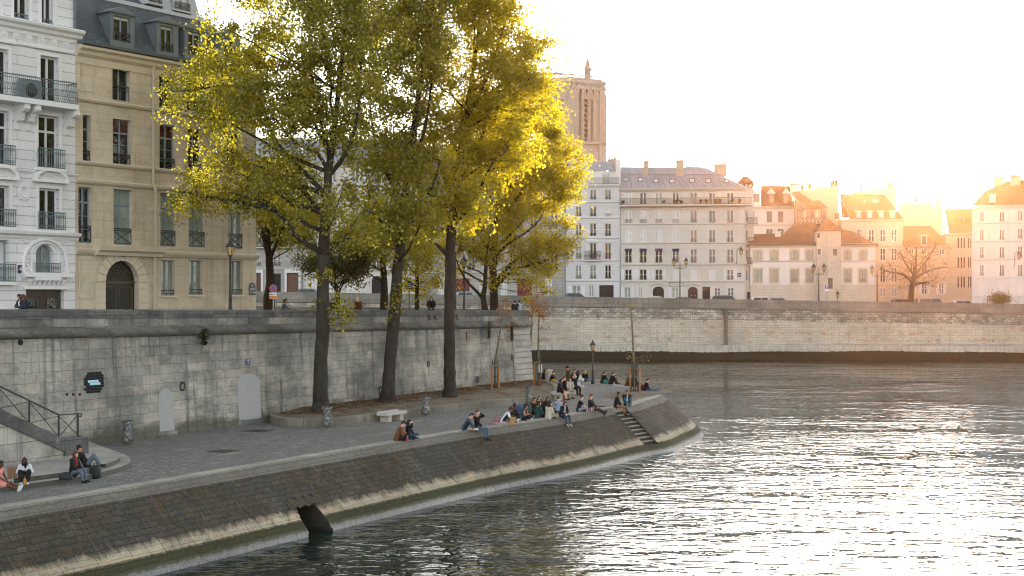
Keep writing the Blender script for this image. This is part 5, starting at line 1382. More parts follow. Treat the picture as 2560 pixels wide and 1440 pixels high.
q = MB(); q.prism([fpx(f, 2244, 745, 0), fpx(f, 2355, 745, 0), fpx(f, 2355, 518, 0), fpx(f, 2315, 520, 0), fpx(f, 2244, 522, 0)], V((*f.n, 0)) * -8); f.slab(q, f.uz(2246, 510)[0], f.uz(2280, 522)[1], f.uz(2334, 510)[0], f.uz(2290, 506)[1], -7, -2); q.build('gable_wall', frend, t)
for x in np.linspace(2250, 2332, 18): q = MB(); q.lathe(fpx(f, x, 506, -4.), [(.14, -.1), (.14, random.uniform(.2, .5)), (.18, .55), (.1, .6)], 6); q.build('chimney_pot', POT, t)
q = MB(); q.tube([fpx(f, 2289, 506, -3), fpx(f, 2289, 488, -3)], .2, 7); q.build('flue', POT, t)
chimney(f, t, 2337, 2354, 499, 522, -3, 1.2, 1)
q = MB(); q.prism([fpx(f, 2353, 745, .3), fpx(f, 2376, 745, .3), fpx(f, 2376, 610, .3), fpx(f, 2361, 518, .3), fpx(f, 2353, 518, .3)], V((*f.n, 0)) * -8); q.build('party_wall', fbare, t)
# brown roofed low house, modern house, corner house
f, t, zt = fhouse('small house with steep brown roof behind the bare round tree', 2259, 224, 2374, 223, 615, frend,
    [([(2272, 2284), (2304, 2316), (2349, 2361)], 622, 636, dict(fr_)), ([(2276, 2287), (2304, 2318)], 655, 685, dict(fr_)), ([(2278, 2287), (2304, 2318), (2347, 2360)], 706, 736, dict(fr_, shut=1))], [(700, SM)], trim=frend)
rf = roof(f, t, [[(2256, 615, .4), (2376, 615, .4), (2327, 564, -4), (2258, 565, -4)], [(2376, 615, .4), (2327, 564, -4), (2376, 615, -8)], [(2258, 565, -4), (2327, 564, -4), (2376, 615, -8), (2256, 615, -8)]], TILE)
q = MB(); a, c, b, e = f.rect(2303, 589, 2318, 613, .2); f.slab(q, a, c, b, e, -2.5, .2); q.face([f.P(a - .3, e, .4), f.P(b + .3, e, .4), f.P(b + .3, e + .3, -3), f.P(a - .3, e + .3, -3)]); d_ = q.build('dormer', trimc, t); q = MB(); f.slab(q, a + .15, c + .1, b - .15, e - .1, .19, .25); q.build('dormer_window', P_BROWN, d_)
xm = [(2393, 2400), (2401, 2407), (2408, 2414), (2419, 2424), (2425, 2430)]
f, t, zt = fhouse('modern beige house with ribbon windows before the shuttered corner building', 2366, 223, 2431, 222.5, 584, frend,
    [(xm, 594, 622, dict(fr_, rows=1, single=True, pane='b', w=.06)), (xm, 642, 671, dict(fr_, rows=1, single=True, pane='b', w=.06)), (xm, 690, 720, dict(fr_, rows=1, single=True, pane='b', w=.06))], [(587, SM)], trim=frend)
roof(f, t, [[(2372, 583, .3), (2432, 583, .3), (2432, 521, -2), (2362, 522, -2)], [(2362, 522, -2), (2432, 521, -2), (2432, 521, -9), (2362, 522, -9)]], TILE)
q = MB()
for x0, x1 in ((2388, 2394), (2395, 2400), (2402, 2407), (2414, 2419), (2421, 2425)): f.slab(q, *f.rect(x0, 546, x1, 568, -.6), -.9, -.6)
q.build('roof_window', P_WARM, t)
XV = [(2449, 2460), (2498, 2511), (2544, 2556)]
f, t, zt = fhouse('tall pale corner building with white shutters and big chimneys', 2430, 213, 2640, 209, 514, fwhite,
    [(XV[:2], 529, 554, dict(W2, rows=1, shut=1, rail='far', rh=.35, pane='b')), (XV[:2], 573, 600, dict(W2, rows=1, shut=1, rail='far', rh=.35, pane='b')), (XV[:2], 616, 645, dict(W2, rows=1, shut=1, rail='far', rh=.35, pane='b')), (XV[:2], 661, 690, dict(W2, rows=1, shut=1, rail='far', rh=.4, pane='b')), (XV[:2], 709, 739, dict(W2, rows=1, shut=1, closed=True, pane='p')),
     ([XV[2], (2590, 2602)], 526, 551, dict(W2, rows=1, shut=1, rail='far', rh=.35, pane='b')), ([XV[2], (2590, 2602)], 570, 597, dict(W2, rows=1, shut=1, rail='far', rh=.35, pane='b')), ([XV[2], (2590, 2602)], 614, 644, dict(W2, rows=1, shut=1, rail='far', rh=.35, pane='b')), ([XV[2], (2590, 2602)], 661, 691, dict(W2, rows=1, shut=1, rail='far', rh=.4, pane='b')), ([XV[2], (2590, 2602)], 708, 739, dict(W2, rows=1, shut=1, closed=True, pane='p'))],
    [(557, SM), (602, SM), (648, SM), (693, COURSE), (740, SM)], trim=trimw, depth=12)
q = MB()
for k in range(22):
    z = 8 + k * (zt - 8.6) / 22; u = f.uz(2532, 600)[0]; f.slab(q, u - (.5 if k % 2 else .35), z, u + (.5 if k % 2 else .35), z + .6, 0, .05)
q.build('quoins', trimw, t)
rf = roof(f, t, [[(2428, 514, .4), (2640, 512, .4), (2640, 440, -6), (2520, 452, -5), (2462, 478, -4)], [(2428, 514, .4), (2462, 478, -4), (2520, 452, -6), (2520, 460, -11), (2432, 514, -12)], [(2520, 452, -5), (2640, 440, -6), (2640, 470, -12), (2520, 470, -11)]], TILE)
q = MB(); a, c, b, e = f.rect(2473, 485, 2488, 508, -.4); f.slab(q, a, c, b, e, -3, -.4); d_ = q.build('dormer', trimw, t); q = MB(); f.slab(q, a + .15, c + .1, b - .15, e - .1, -.41, -.35); q.build('dormer_window', P_PALE, d_)
chimney(f, t, 2484, 2508, 443, 475, -4.5, 1.5, 4); chimney(f, t, 2526, 2551, 440, 472, -4, 1.5, 6)
q = MB(); q.tube([fpx(f, 2452, 486, -3), fpx(f, 2452, 462, -3)], .05, 5)
for y in (464, 468, 472, 477, 482): q.ball(fpx(f, 2452, y, -3), .2, 6)
q.build('roof_finial', POT, t)
# ===== cathedral tower ================================================================================
cst = masonry('cathedral_limestone', (.46, .44, .41), (.39, .37, .345), (.30, .275, .24), 1.2, .6, (.26, .24, .21), .5, .55, .02, grain=.12, big=.08)
f = Fac.px(1428, 428, 1506, 434)
f2 = Fac(f.P(-f.L * .72, 0, -f.L * .62)[:2], f.P(0, 0)[:2])
ct = thing('cathedral_tower', 'tall gothic stone bell tower with paired lancet openings rising over the rooftops', 'tower', f.P(5, 8), kind='thing')
zTop = f.uz(1467, 196)[1]; zG = f.uz(1467, 360)[1]; zArc = f.uz(1467, 222)[1]
def pointed(u0, u1, zs, h, n=8):
    um = (u0 + u1) / 2; w = (u1 - u0)
    L = [(u1 - w * math.cos(a) * 1.0, zs + h * math.sin(a) / math.sin(math.pi / 3)) for a in [math.pi / 3 * k / n for k in range(n + 1)]]
    return L + [(2 * um - u, z) for u, z in L[::-1][1:]]
for ff, Lw in ((f, f.L), (f2, f2.L)):
    q = MB(); o_ = [(Lw * .46, Lw * .54), (Lw * .10, Lw * .17)] if ff is f else [(Lw * .2, Lw * .42), (Lw * .58, Lw * .8)]
    o_ = sorted(o_)
    if ff is f: o_ = [(Lw * .42, Lw * .54)]
    q = MB()
    for a, b in o_:
        for k in range(9): z = zG + 1.5 + k * (zArc - zG - 3) / 9; q.hexa([ff.P(a, z, -1.2), ff.P(b, z, -1.2), ff.P(b, z - .8, -.4), ff.P(a, z - .8, -.4)], [ff.P(a, z + .2, -1.2), ff.P(b, z + .2, -1.2), ff.P(b, z - .6, -.4), ff.P(a, z - .6, -.4)])
    q.build('louvres', plain('louvre_dark', (.02, .018, .016), .8), ct)
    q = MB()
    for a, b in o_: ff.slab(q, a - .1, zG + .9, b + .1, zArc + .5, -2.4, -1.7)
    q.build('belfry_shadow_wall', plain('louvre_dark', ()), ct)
    if ff is f:
        for a, b in ((Lw * .60, Lw * .72), (Lw * .24, Lw * .33)): q = MB(); ff.slab(q, a - .1, zG + .9, b + .1, zArc + .5, -1.9, -1.2); q.tube([ff.P((a + b) / 2, zG + 1, -1.), ff.P((a + b) / 2, zArc - 1, -1.)], .2, 6); q.build('blind_panel', cst, ct)
    ops = []
    for a, b in o_: ops.append((a, zG + 1., b, zArc + .4, (b - a) * .9))
    if ff is f: ops.append((Lw * .60, zG + 1., Lw * .72, zArc + .4, Lw * .11)); ops.append((Lw * .24, zG + 1., Lw * .33, zArc + .4, Lw * .08))
    facade(ff, ct, cst, 0, Lw, 5, zTop, ops, 1.6, 'wall', depth=.5 if ff is f2 else 1.2, cap=False)
    q = MB()
    for u in np.linspace(.3, Lw - .3, 15):
        if any(a - .3 < u < b + .3 for a, b in o_ + ([(Lw * .60, Lw * .72), (Lw * .24, Lw * .33)] if ff is f else [])): continue
        q.tube([ff.P(u, zG + .8, .1), ff.P(u, zArc - 2.5, .1)], .16, 6)
    q.build('colonnettes', cst, ct)
    q = MB()
    for a, b in o_ + ([(Lw * .60, Lw * .72), (Lw * .24, Lw * .33)] if ff is f else []):
        for k, w_ in enumerate((.0, .55)):
            pp = pointed(a - .7 - w_, b + .7 + w_, zArc - 3.2, 3.6 + w_)
            q.tube([ff.P(u, z, .2 + k * .3) for u, z in pp], .30, 6, cap=False)
    q.build('arch_mouldings', cst, ct)
    q = MB()
    for zc_, o1, h_ in ((zG, .9, .7), (zTop - 3.4, .7, .9), (zTop - 1.6, 1.0, .8)): q = MB(); ff.slab(q, -.9, zc_, Lw + .9, zc_ + h_, -.5, o1); q.build('cornice_band', cst, ct)
    q = MB()
    n = 16
    for k in range(n): u = Lw * (k + .2) / n; ff.slab(q, u, zTop - 2.4, u + .45, zTop - 1.6, 0, .7)
    q.build('modillion_frieze', cst, ct)
    q = MB(); ff.slab(q, -.7, zTop - .8, Lw + .7, zTop - .5, .3, .75); ff.slab(q, -.7, zTop + .55, Lw + .7, zTop + .8, .3, .75)
    for k in range(int(Lw * 1.6)): ff.slab(q, k / 1.6, zTop - .5, k / 1.6 + .2, zTop + .55, .4, .65)
    q.build('balustrade', cst, ct)
q = MB()
for u, w_ in ((-1.1, 2.6), (f.L - 1.6, 2.4)):
    f.slab(q, u, 5, u + w_, zArc - 1.5, -.5, .9)
    f.slab(q, u + .3, zArc - 1.5, u + w_ - .3, zArc + 2.4, -.5, .7)
for u in np.linspace(-1., 1.2, 5): q.tube([f.P(u, zG + .5, .95), f.P(u, zArc - 1.6, .95)], .17, 6)
for u in np.linspace(f.L - 1.5, f.L + .7, 5): q.tube([f.P(u, zG + .5, .95), f.P(u, zArc - 1.6, .95)], .17, 6)
q.build('buttress', cst, ct)
q = MB(); rr2 = random.Random(2)
for z in np.arange(zG - 8, zTop - 3, 1.3):
    if zG + 2 < z < zArc - 3 and rr2.random() < .8: continue
    q.ball(f.P(f.L + 1.0, z, .3), (rr2.uniform(.3, .6), .3, .25), 5)
for k in range(5): q.ball(f.P(f.L - .6 + k * .4, zG + .9 + rr2.uniform(0, .8), .5), (.25, .25, .45), 5)
q.build('crockets', cst, ct)
q = MB(); q.lathe(f.P(f.L * .66, zTop, -2.2), [(.95, 0), (.95, 2.7), (1.2, 2.75), (1.15, 3.0), (.25, 6.2), (.12, 6.6), (.2, 6.8), (.08, 7.3)], 8); q.build('pinnacle', plain('lead_grey_stone', (.24, .225, .215), .8, .2), ct)
q = MB(); q.face([f.P(-.3, zTop, 0), f.P(f.L, zTop, 0), f.P(f.L, zTop, -13), f2.P(0, zTop, -3)]); a = f.P(-2.2, zTop + 2., -5)
q.face([f2.P(1, zTop + .3, 0), f.P(0, zTop + .9, -.8), f.P(f.L * .5, zTop + .6, -3), a]); q.build('roof', plain('lead_roof', (.22, .23, .24), .6), ct)
# ===== trees and plants =================================================================================
def leafmat(name, cols, tcols, tr=.5):
    g = G(name)
    r = g.n('NewGeometry').outputs['Random Per Island']
    big = g.noise(g.pos(), .45, 3.)
    f = g.ma('ADD', g.ma('MULTIPLY', r, .65), g.ma('MULTIPLY', g.rng(big, .3, .7), .35))
    def ramp(cs):
        d = g.n('ValToRGB', {0: f}); e = d.color_ramp.elements
        e[0].position = 0; e[0].color = (*cs[0], 1); e[1].position = 1; e[1].color = (*cs[-1], 1)
        for i, c in enumerate(cs[1:-1]): e.new((i + 1) / (len(cs) - 1)).color = (*c, 1)
        return d.outputs[0]
    d = g.n('BsdfDiffuse', {'Color': ramp(cols)}); t = g.n('BsdfTranslucent', {'Color': ramp(tcols)})
    m = g.n('MixShader', {0: tr, 1: d.outputs[0], 2: t.outputs[0]})
    gl = g.n('BsdfGlossy', {'Color': (.8, .8, .8, 1), 'Roughness': .45})
    m2 = g.n('MixShader', {0: .05, 1: m.outputs[0], 2: gl.outputs[0]})
    g.t.links.new(m2.outputs[0], g.out.inputs[0])
    return g.m
L_OLIVE = leafmat('olive_leaves', [(.10, .102, .016), (.20, .185, .022), (.30, .26, .026), (.40, .32, .03)], [(.18, .18, .012), (.34, .32, .014), (.50, .44, .016), (.62, .50, .016)])
L_GOLD = leafmat('golden_leaves', [(.13, .13, .012), (.24, .22, .014), (.34, .285, .018), (.42, .30, .018)], [(.36, .33, .012), (.54, .46, .014), (.68, .52, .014), (.76, .48, .015)])
L_GREEN = leafmat('dark_green_leaves', [(.035, .042, .010), (.06, .065, .012), (.10, .09, .014)], [(.07, .075, .01), (.13, .12, .012), (.2, .16, .012)])
L_RED = leafmat('orange_leaves', [(.16, .06, .015), (.26, .09, .015), (.34, .15, .02)], [(.35, .12, .02), (.5, .18, .02), (.55, .28, .03)])
L_IVY = leafmat('ivy_leaves', [(.02, .03, .008), (.045, .055, .014), (.07, .075, .02)], [(.04, .06, .01), (.07, .08, .015), (.1, .1, .02)])
def barkmat(name, c, k=1.):
    g = G(name); p = g.pos()
    n = g.noise(g.mapv(p, (1, 1, .16)), 9. * k, 5., .7); n2 = g.noise(p, 1.2, 4.)
    col = g.mix(n, sc(c, .2), sc(c, 2.1)); col = g.mix(g.rng(n2, .4, .65, 0, .5), col, sc(c, .7))
    return g.bsdf(col, .95, g.bump(n, .12), Specular_IOR_Level=.2)
BARK = barkmat('poplar_bark', (.050, .044, .037)); BARK2 = barkmat('grey_brown_bark', (.042, .033, .025)); BARK3 = barkmat('pale_sapling_bark', (.20, .17, .11), 3.)
def bez(p0, p1, p2, n, jit=0.):
    o = []
    for i in range(n + 1):
        t = i / n; p = p0 * (1 - t) ** 2 + p1 * 2 * t * (1 - t) + p2 * t * t
        if 0 < i < n and jit: p = p + V((RT.gauss(0, jit), RT.gauss(0, jit), RT.gauss(0, jit)))
        o.append(p)
    return o
RT = random.Random(11)
def tree(label, base, trunk, ells, nl, nc, per, leaf, lmat, bark=BARK, limbs=(), extra=(), Z=73., zf=None, crad=.85, name='tree', cat='tree', group=None, dep=4., twig=.011, flatten=1.):
    """trunk: (px,py,half width px[,dZ]); ells: (px,py,rx,ry[,depth m[,weight]])"""
    t = thing(name, label, cat, base, group, 'thing')
    mb = MB()
    def wp(px, py, dz=0.): return ray(px, py, Z + dz)
    T = [wp(q[0], q[1], q[3] if len(q) > 3 else RT.uniform(-.15, .15)) for q in trunk]; T[0] = V(base) - V((0, 0, .15))
    TR = [q[2] / F * Z for q in trunk]
    PT, PR = [], []
    for i in range(len(T) - 1):
        for k in range(4): PT.append(T[i].lerp(T[i + 1], k / 4)); PR.append(TR[i] + (TR[i + 1] - TR[i]) * k / 4)
    PT.append(T[-1]); PR.append(TR[-1])
    mb.tube(PT, [r * RT.uniform(.96, 1.05) for r in PR], 14, jit=.05)
    pts, rad = list(PT), list(PR)
    zmin = (zf if zf is not None else PT[len(PT) // 2].z)
    # hand placed limbs
    for lb in limbs:
        lp = [wp(q[0], q[1], (q[2] if len(q) > 2 else 0)) for q in lb]
        lp = [V(p) for p in spline(lp, .45)] if len(lp) > 2 else lp
        r0 = min(.6 * np.interp(lp[0].z, [p.z for p in PT], PR), .16 * Z / 73)
        rr = [r0 * (1 - .75 * i / (len(lp) - 1)) for i in range(len(lp))]
        mb.tube(lp, rr, 8, jit=.06); pts += lp; rad += rr
    wts = [e[2] * e[3] * (e[5] if len(e) > 5 else 1) for e in ells]
    def samp():
        e = RT.choices(ells, wts)[0]; dp = e[4] if len(e) > 4 else dep
        while True:
            x, y, z = RT.uniform(-1, 1), RT.uniform(-1, 1), RT.uniform(-1, 1)
            if x * x + y * y + z * z < 1: return wp(e[0] + x * e[2], e[1] + z * e[3], y * dp)
    for _ in range(nl):
        c = samp()
        ok = [i for i, p in enumerate(PT) if p.z > zmin - .3 and p.z < c.z - .5 * math.hypot(p.x - c.x, p.y - c.y)]
        if not ok: continue
        i = ok[-1] if RT.random() < .6 else RT.choice(ok[-max(1, len(ok) // 2):])
        p0 = PT[i]; h = V((c.x - p0.x, c.y - p0.y, 0)); ln = (c - p0).length
        p1 = p0 + h * .45 + V((0, 0, (c.z - p0.z) * .38))
        lp = bez(p0, p1, c, max(5, int(ln / .8)), .06); r0 = min(PR[i] * .55, .02 + .014 * ln)
        rr = [r0 + (twig * 1.4 - r0) * (k / (len(lp) - 1)) for k in range(len(lp))]
        mb.tube(lp, rr, 7); pts += lp; rad += rr
    A = np.array([tuple(p) for p in pts]); AR = np.array(rad)
    P = []; cl = [(samp(), RT.uniform(.6, 1.25) * crad, int(per * RT.uniform(.5, 1.5))) for _ in range(nc)]
    cl += [(wp(x, y, dz), r, n) for x, y, dz, r, n in extra]
    rs = np.random.RandomState(nc)
    for c, r, n in cl:
        d = A - np.array(tuple(c)); w = np.sqrt((d ** 2).sum(1)) + np.maximum(0, d[:, 2]) * 2. + np.where(AR > .2, 1., 0)
        i = int(w.argmin()); p0 = V(A[i])
        if (c - p0).length > .15:
            lp = bez(p0, p0.lerp(c, .5) + V((0, 0, -.12 * (c - p0).length)), c, 4, .03)
            mb.tube(lp, [max(twig, .5 * min(AR[i], .05)) * (1 - .15 * k) for k in range(5)], 5, cap=False)
        for k in range(4):
            e = c + V((RT.gauss(0, r * .7), RT.gauss(0, r * .7), RT.gauss(0, r * .6)))
            s = p0.lerp(c, .75); mb.tube([s, s.lerp(e, .5) + V((0, 0, .05)), e], [twig * .8, twig * .6, twig * .35], 4, cap=False)
            m = rs.normal(size=(n // 5 + 1, 3)) * r * .30; u = rs.uniform(.35, 1.05, (n // 5 + 1, 1))
            P.append(np.array(tuple(s)) * (1 - u) + np.array(tuple(e)) * u + m * np.array([1, 1, flatten]))
        P.append(np.array(tuple(c)) + rs.normal(size=(n // 5 + 1, 3)) * r * .42 * np.array([1, 1, flatten]))
    mb.build('trunk', bark, t, True)
    if P and leaf: leaf_mesh('crown', np.concatenate(P), leaf, lmat, t)
    return t
DENS = 1.0
zb = 2.65 + .42
A0 = gp(803, 1032, zb); ZA = A0.y
tree('poplar with the thickest trunk standing where the kerb begins', A0, [(803, 1032, 31), (802, 1020, 24), (802, 1005, 20.5), (801, 985, 18.5), (802, 900, 16.5), (806, 850, 16), (807, 825, 17.5), (807, 800, 16), (808, 700, 14.5), (810, 600, 14), (815, 520, 12), (821, 430, 10), (828, 380, 8.5), (838, 300, 7), (850, 200, 6), (862, 80, 5), (875, -60, 4), (885, -260, 2)],
     [(640, 70, 165, 210), (810, 100, 180, 270), (700, 330, 215, 190, 4, .85), (560, 470, 105, 75, 2.5, .6), (770, 500, 180, 95, 4, .8), (445, 235, 70, 35, 1.5, .8), (740, -170, 200, 200, 4, 1.1), (930, 70, 90, 150, 3.5, .8), (880, 570, 90, 60), (560, 240, 110, 110), (480, 480, 55, 50, 2.)],
     26, int(430 * DENS), 165, .155, L_OLIVE, Z=ZA, zf=9.,
     limbs=[[(806, 632), (770, 612, -.5), (735, 585, -.8), (712, 552, -1), (690, 525, -1.2), (640, 500, -1.4), (570, 480, -1.5)], [(812, 635), (842, 610, -.5), (880, 590, -.8), (925, 565, -1.)], [(818, 490), (770, 440, .5), (720, 390, 1), (680, 330, 1.2), (640, 220, 1.5)], [(822, 430), (790, 380, -1), (740, 360, -1.5), (690, 300, -2)], [(828, 390), (800, 300, 1), (780, 180, 1), (770, 50, 1)], [(822, 440), (860, 390, -1), (885, 330, -1), (900, 230, -1), (905, 60, -1)], [(814, 540), (750, 470, 1.), (690, 430, 1.5), (610, 400, 2), (540, 300, 2)], [(690, 525, -1.2), (600, 505, -1), (520, 492, -.6), (450, 478, -.4)], [(640, 220, 1.5), (560, 215, .8), (480, 225, .4), (385, 232, 0)]],
     extra=[(845, 770, -.4, .5, 55), (862, 785, -.5, .5, 60), (835, 800, -.4, .4, 50), (850, 745, -.4, .45, 45), (875, 760, -.4, .4, 40), (868, 810, -.5, .4, 40), (885, 785, -.4, .35, 28), (790, 760, -.3, .4, 22), (812, 560, -.5, .4, 100), (790, 690, -.4, .3, 60), (820, 680, -.4, .35, 70)])
B0 = gp(968, 1007, zb + .03); ZB = B0.y
tree('leaning poplar in the middle of the planting bed', B0, [(968, 1007, 27), (969, 996, 21), (970, 982, 18), (972, 950, 16), (975, 900, 15), (985, 800, 15), (990, 740, 14.5), (993, 680, 13), (1003, 600, 12), (1008, 540, 10.5), (1020, 430, 8), (1035, 330, 7), (1047, 240, 6), (1070, 100, 5), (1090, -50, 4), (1100, -250, 2)],
     [(990, 200, 140, 260), (1000, -140, 180, 240, 4, 1.1), (1060, 60, 80, 160, 3.5, 1.3), (980, 440, 130, 120), (960, 560, 100, 60), (1040, 520, 100, 90)], 24, int(380 * DENS), 165, .155, L_OLIVE, Z=ZB, zf=9.5,
     limbs=[[(1005, 590), (1040, 520, -.6), (1080, 470, -1), (1100, 400, -1.4)], [(1010, 520), (970, 440, .6), (940, 370, 1), (925, 260, 1.2)], [(1022, 420), (1060, 330, -1), (1080, 200, -1.2), (1095, 60, -1.2)], [(1002, 610), (960, 560, -.8), (930, 530, -1.2)]],
     extra=[(985, 745, -.5, .4, 60), (990, 775, -.5, .35, 50), (978, 800, -.4, .3, 40), (1000, 720, -.4, .35, 70), (975, 640, -.5, .5, 100)])
C0 = gp(1125, 992, zb + .05); ZC = C0.y
tree('straight poplar nearest the far end of the planting bed', C0, [(1125, 992, 24), (1125, 982, 18.5), (1125, 968, 16), (1124, 930, 14.5), (1124, 850, 13.5), (1123, 760, 12.5), (1125, 690, 13), (1125, 640, 12), (1130, 560, 12), (1136, 500, 10), (1146, 420, 8), (1162, 300, 6), (1182, 180, 5), (1202, 50, 4), (1218, -120, 2)],
     [(1180, 200, 150, 240), (1190, -90, 120, 190), (1150, 420, 130, 130), (1110, 540, 100, 70), (1270, 160, 90, 170), (1260, 330, 110, 110), (1335, 140, 50, 70, 2., .6), (1340, 235, 60, 60, 2., .8)], 26, int(390 * DENS), 170, .155, L_GOLD, Z=ZC, zf=9.5,
     limbs=[[(1122, 640), (1090, 610, -.6), (1076, 606, -.8)], [(1134, 560), (1170, 520, -.8), (1200, 470, -1.2), (1235, 400, -1.4)], [(1145, 430), (1200, 350, 1), (1240, 260, 1.5), (1290, 160, 1.6)], [(1136, 500), (1105, 430, .8), (1085, 360, 1.2)], [(1240, 260, 1.5), (1300, 200, 1.4), (1350, 130, 1.2), (1392, 105, 1)], [(1160, 310), (1215, 200, -1), (1262, 60, -1.2), (1300, -40, -1.2)]])
ZD = 106.
D0 = ray(1237, 785, ZD)
tree('bright yellow spreading tree at the end of the upper quay', D0, [(1237, 785, 12), (1235, 760, 10.5), (1234, 720, 10), (1232, 670, 9), (1238, 640, 8), (1240, 560, 6), (1245, 480, 5), (1255, 380, 4), (1264, 280, 2)],
     [(1270, 420, 170, 170), (1350, 430, 110, 130), (1290, 575, 130, 80, 4, .65), (1375, 600, 70, 90, 3, .75), (1330, 290, 85, 90), (1405, 420, 70, 70, 3), (1370, 700, 40, 45, 2.5), (1150, 590, 80, 60, 3, .5), (1210, 300, 90, 90)], 26, int(350 * DENS), 180, .165, L_GOLD, bark=BARK2, Z=ZD, zf=11.,
     limbs=[[(1238, 718), (1265, 690, -.6), (1290, 672, -1), (1330, 662, -1.2), (1375, 648, -1.2)], [(1240, 640), (1270, 610, .6), (1310, 585, 1), (1350, 548, 1), (1366, 508, 1)], [(1233, 668), (1200, 645, -.6), (1165, 622, -1), (1130, 605, -1)], [(1240, 560), (1290, 500, -1), (1330, 450, -1.2), (1380, 410, -1.2)], [(1243, 700), (1290, 650, 1.2), (1340, 620, 1.4), (1400, 590, 1.5)]],
     extra=[(1385, 735, -1, .5, 80), (1330, 745, -1, .5, 60)], dep=4.2)
D1 = ray(1215, 785, 104.)
tree('small yellow tree forking low beside the bright yellow tree', D1, [(1215, 785, 9), (1208, 745, 7), (1212, 715, 5.5), (1214, 680, 5), (1216, 655, 4), (1220, 610, 2.5)], [(1190, 600, 70, 60, 2.5), (1115, 650, 40, 45, 2, .7), (1245, 690, 80, 40, 2.5, .6)], 8, 42, 90, .17, L_GOLD, bark=BARK2, Z=104., zf=9.,
     limbs=[[(1210, 748), (1185, 722), (1165, 700, -.4), (1148, 670, -.6), (1138, 640, -.6)]])
E0 = ray(672, 790, 90.)
tree('dark forked street tree between the house corner and the no parking sign', E0, [(672, 790, 15), (673, 745, 13.5), (676, 700, 10.5), (673, 650, 9.5), (671, 630, 8), (668, 580, 6.5), (667, 520, 4.5), (668, 440, 2.5)], [(690, 500, 80, 90, 3), (640, 560, 70, 70, 2.5), (730, 560, 70, 60, 3), (680, 430, 60, 50, 2.5)], 10, 85, 170, .165, L_OLIVE, bark=BARK2, Z=90., zf=11.,
     limbs=[[(673, 650), (660, 600), (652, 560, .4), (640, 520, .5)], [(675, 645), (690, 612, -.4), (704, 575, -.6), (712, 540, -.6)]])
F0 = ray(958, 790, 97.)
tree('dark trunked street tree just behind the leaning poplar', F0, [(958, 790, 10), (961, 730, 9), (959, 680, 8), (953, 620, 7), (950, 590, 6), (945, 520, 3)], [(950, 570, 100, 60, 3), (900, 610, 60, 40, 2.5), (1000, 640, 40, 40, 2, .6), (880, 640, 50, 50, 2.5, .8)], 10, 85, 150, .165, L_OLIVE, bark=BARK2, Z=97., zf=10.)
G0 = ray(1042, 790, 101.)
tree('slim young tree behind the seated hooded person', G0, [(1042, 790, 6), (1043, 720, 5), (1042, 660, 4.5), (1040, 600, 3)], [(1030, 620, 60, 60, 2.5), (1075, 690, 50, 50, 2, .7), (1010, 700, 35, 30, 1.5, .4)], 7, 50, 110, .16, L_GOLD, bark=BARK2, Z=101., zf=10.,
     limbs=[[(1043, 690), (1062, 668), (1074, 645, .3)], [(1042, 715), (1015, 700, -.3), (1000, 690, -.4)]])
H0 = ray(842, 790, 94.)
tree('small dark vase shaped tree half hidden behind the thickest poplar', H0, [(842, 790, 6), (845, 745, 5), (842, 725, 4), (836, 700, 3)], [(860, 660, 70, 45, 2.5), (795, 655, 55, 30, 2), (890, 640, 40, 30, 1.5)], 9, 72, 130, .14, L_GREEN, bark=BARK2, Z=94., zf=8.6,
     limbs=[[(845, 735), (860, 705), (875, 680, .3)], [(843, 730), (820, 700), (790, 665, -.3)]])
# bare tree across the river
ZJ = 210.
tree('bare round tree in front of the brown roofed houses', ray(2278, 765, ZJ), [(2278, 765, 9), (2277, 745, 8), (2280, 715, 7), (2286, 690, 5.5), (2290, 660, 3), (2292, 620, 1.5)], [(2295, 665, 95, 65, 5)], 16, 120, 0, 0, None, bark=BARK2, Z=ZJ, zf=13.,
     limbs=[[(2283, 700), (2310, 682), (2345, 670), (2375, 668)], [(2282, 705), (2255, 685), (2225, 680), (2200, 672)], [(2286, 690), (2310, 660), (2330, 630), (2345, 605)], [(2286, 690), (2262, 655), (2250, 625)], [(2284, 712), (2320, 705), (2330, 715)]], twig=.03, crad=1.5)
# saplings
def sapling(label, bx, by, z, pts, cl, lmat, leaf=.10, tw=.008):
    b = gp(bx, by, z); Zs = b.y
    return tree(label, b, [(bx, by, 3.2)] + [(x, y, w) for x, y, w in pts], [(0, 0, 1, 1)], 0, 0, 0, leaf, lmat, bark=BARK3, Z=Zs, extra=cl, twig=tw, name='sapling', limbs=())
sapling('orange leaved sapling in a wooden guard against the quay wall', 1238, 968, zb + .06, [(1238, 910, 2.8), (1245, 860, 2.3), (1252, 820, 1.8), (1256, 780, 1.2), (1258, 752, .8)], [(1245, 800, 0, .3, 16), (1262, 785, 0, .28, 34), (1270, 765, 0, .22, 44), (1252, 770, 0, .3, 34), (1278, 778, 0, .22, 30), (1266, 750, 0, .16, 30), (1283, 815, 0, .35, 16), (1240, 780, 0, .3, 20), (1268, 845, 0, .3, 8)], L_RED)
sapling('reddish sapling in the guard that carries a paper notice', 1347, 960, zb, [(1346, 905, 2.8), (1346, 850, 2.2), (1347, 800, 1.6), (1350, 760, 1.)], [(1345, 770, 0, .5, 70), (1362, 790, 0, .45, 60), (1330, 760, 0, .45, 60), (1358, 820, 0, .5, 26), (1340, 740, 0, .4, 60), (1368, 760, 0, .4, 50), (1350, 850, 0, .5, 10), (1325, 790, 0, .4, 40), (1370, 850, 0, .3, 8)], L_RED, .13)
sapling('thin yellowing sapling behind the blue banded post', 1328, 952, zb - .1, [(1326, 880, 2.2), (1328, 830, 2), (1331, 780, 1.4), (1333, 750, .8)], [(1330, 760, 0, .4, 40), (1340, 780, 0, .4, 40), (1322, 745, 0, .35, 40)], L_GOLD, .12)
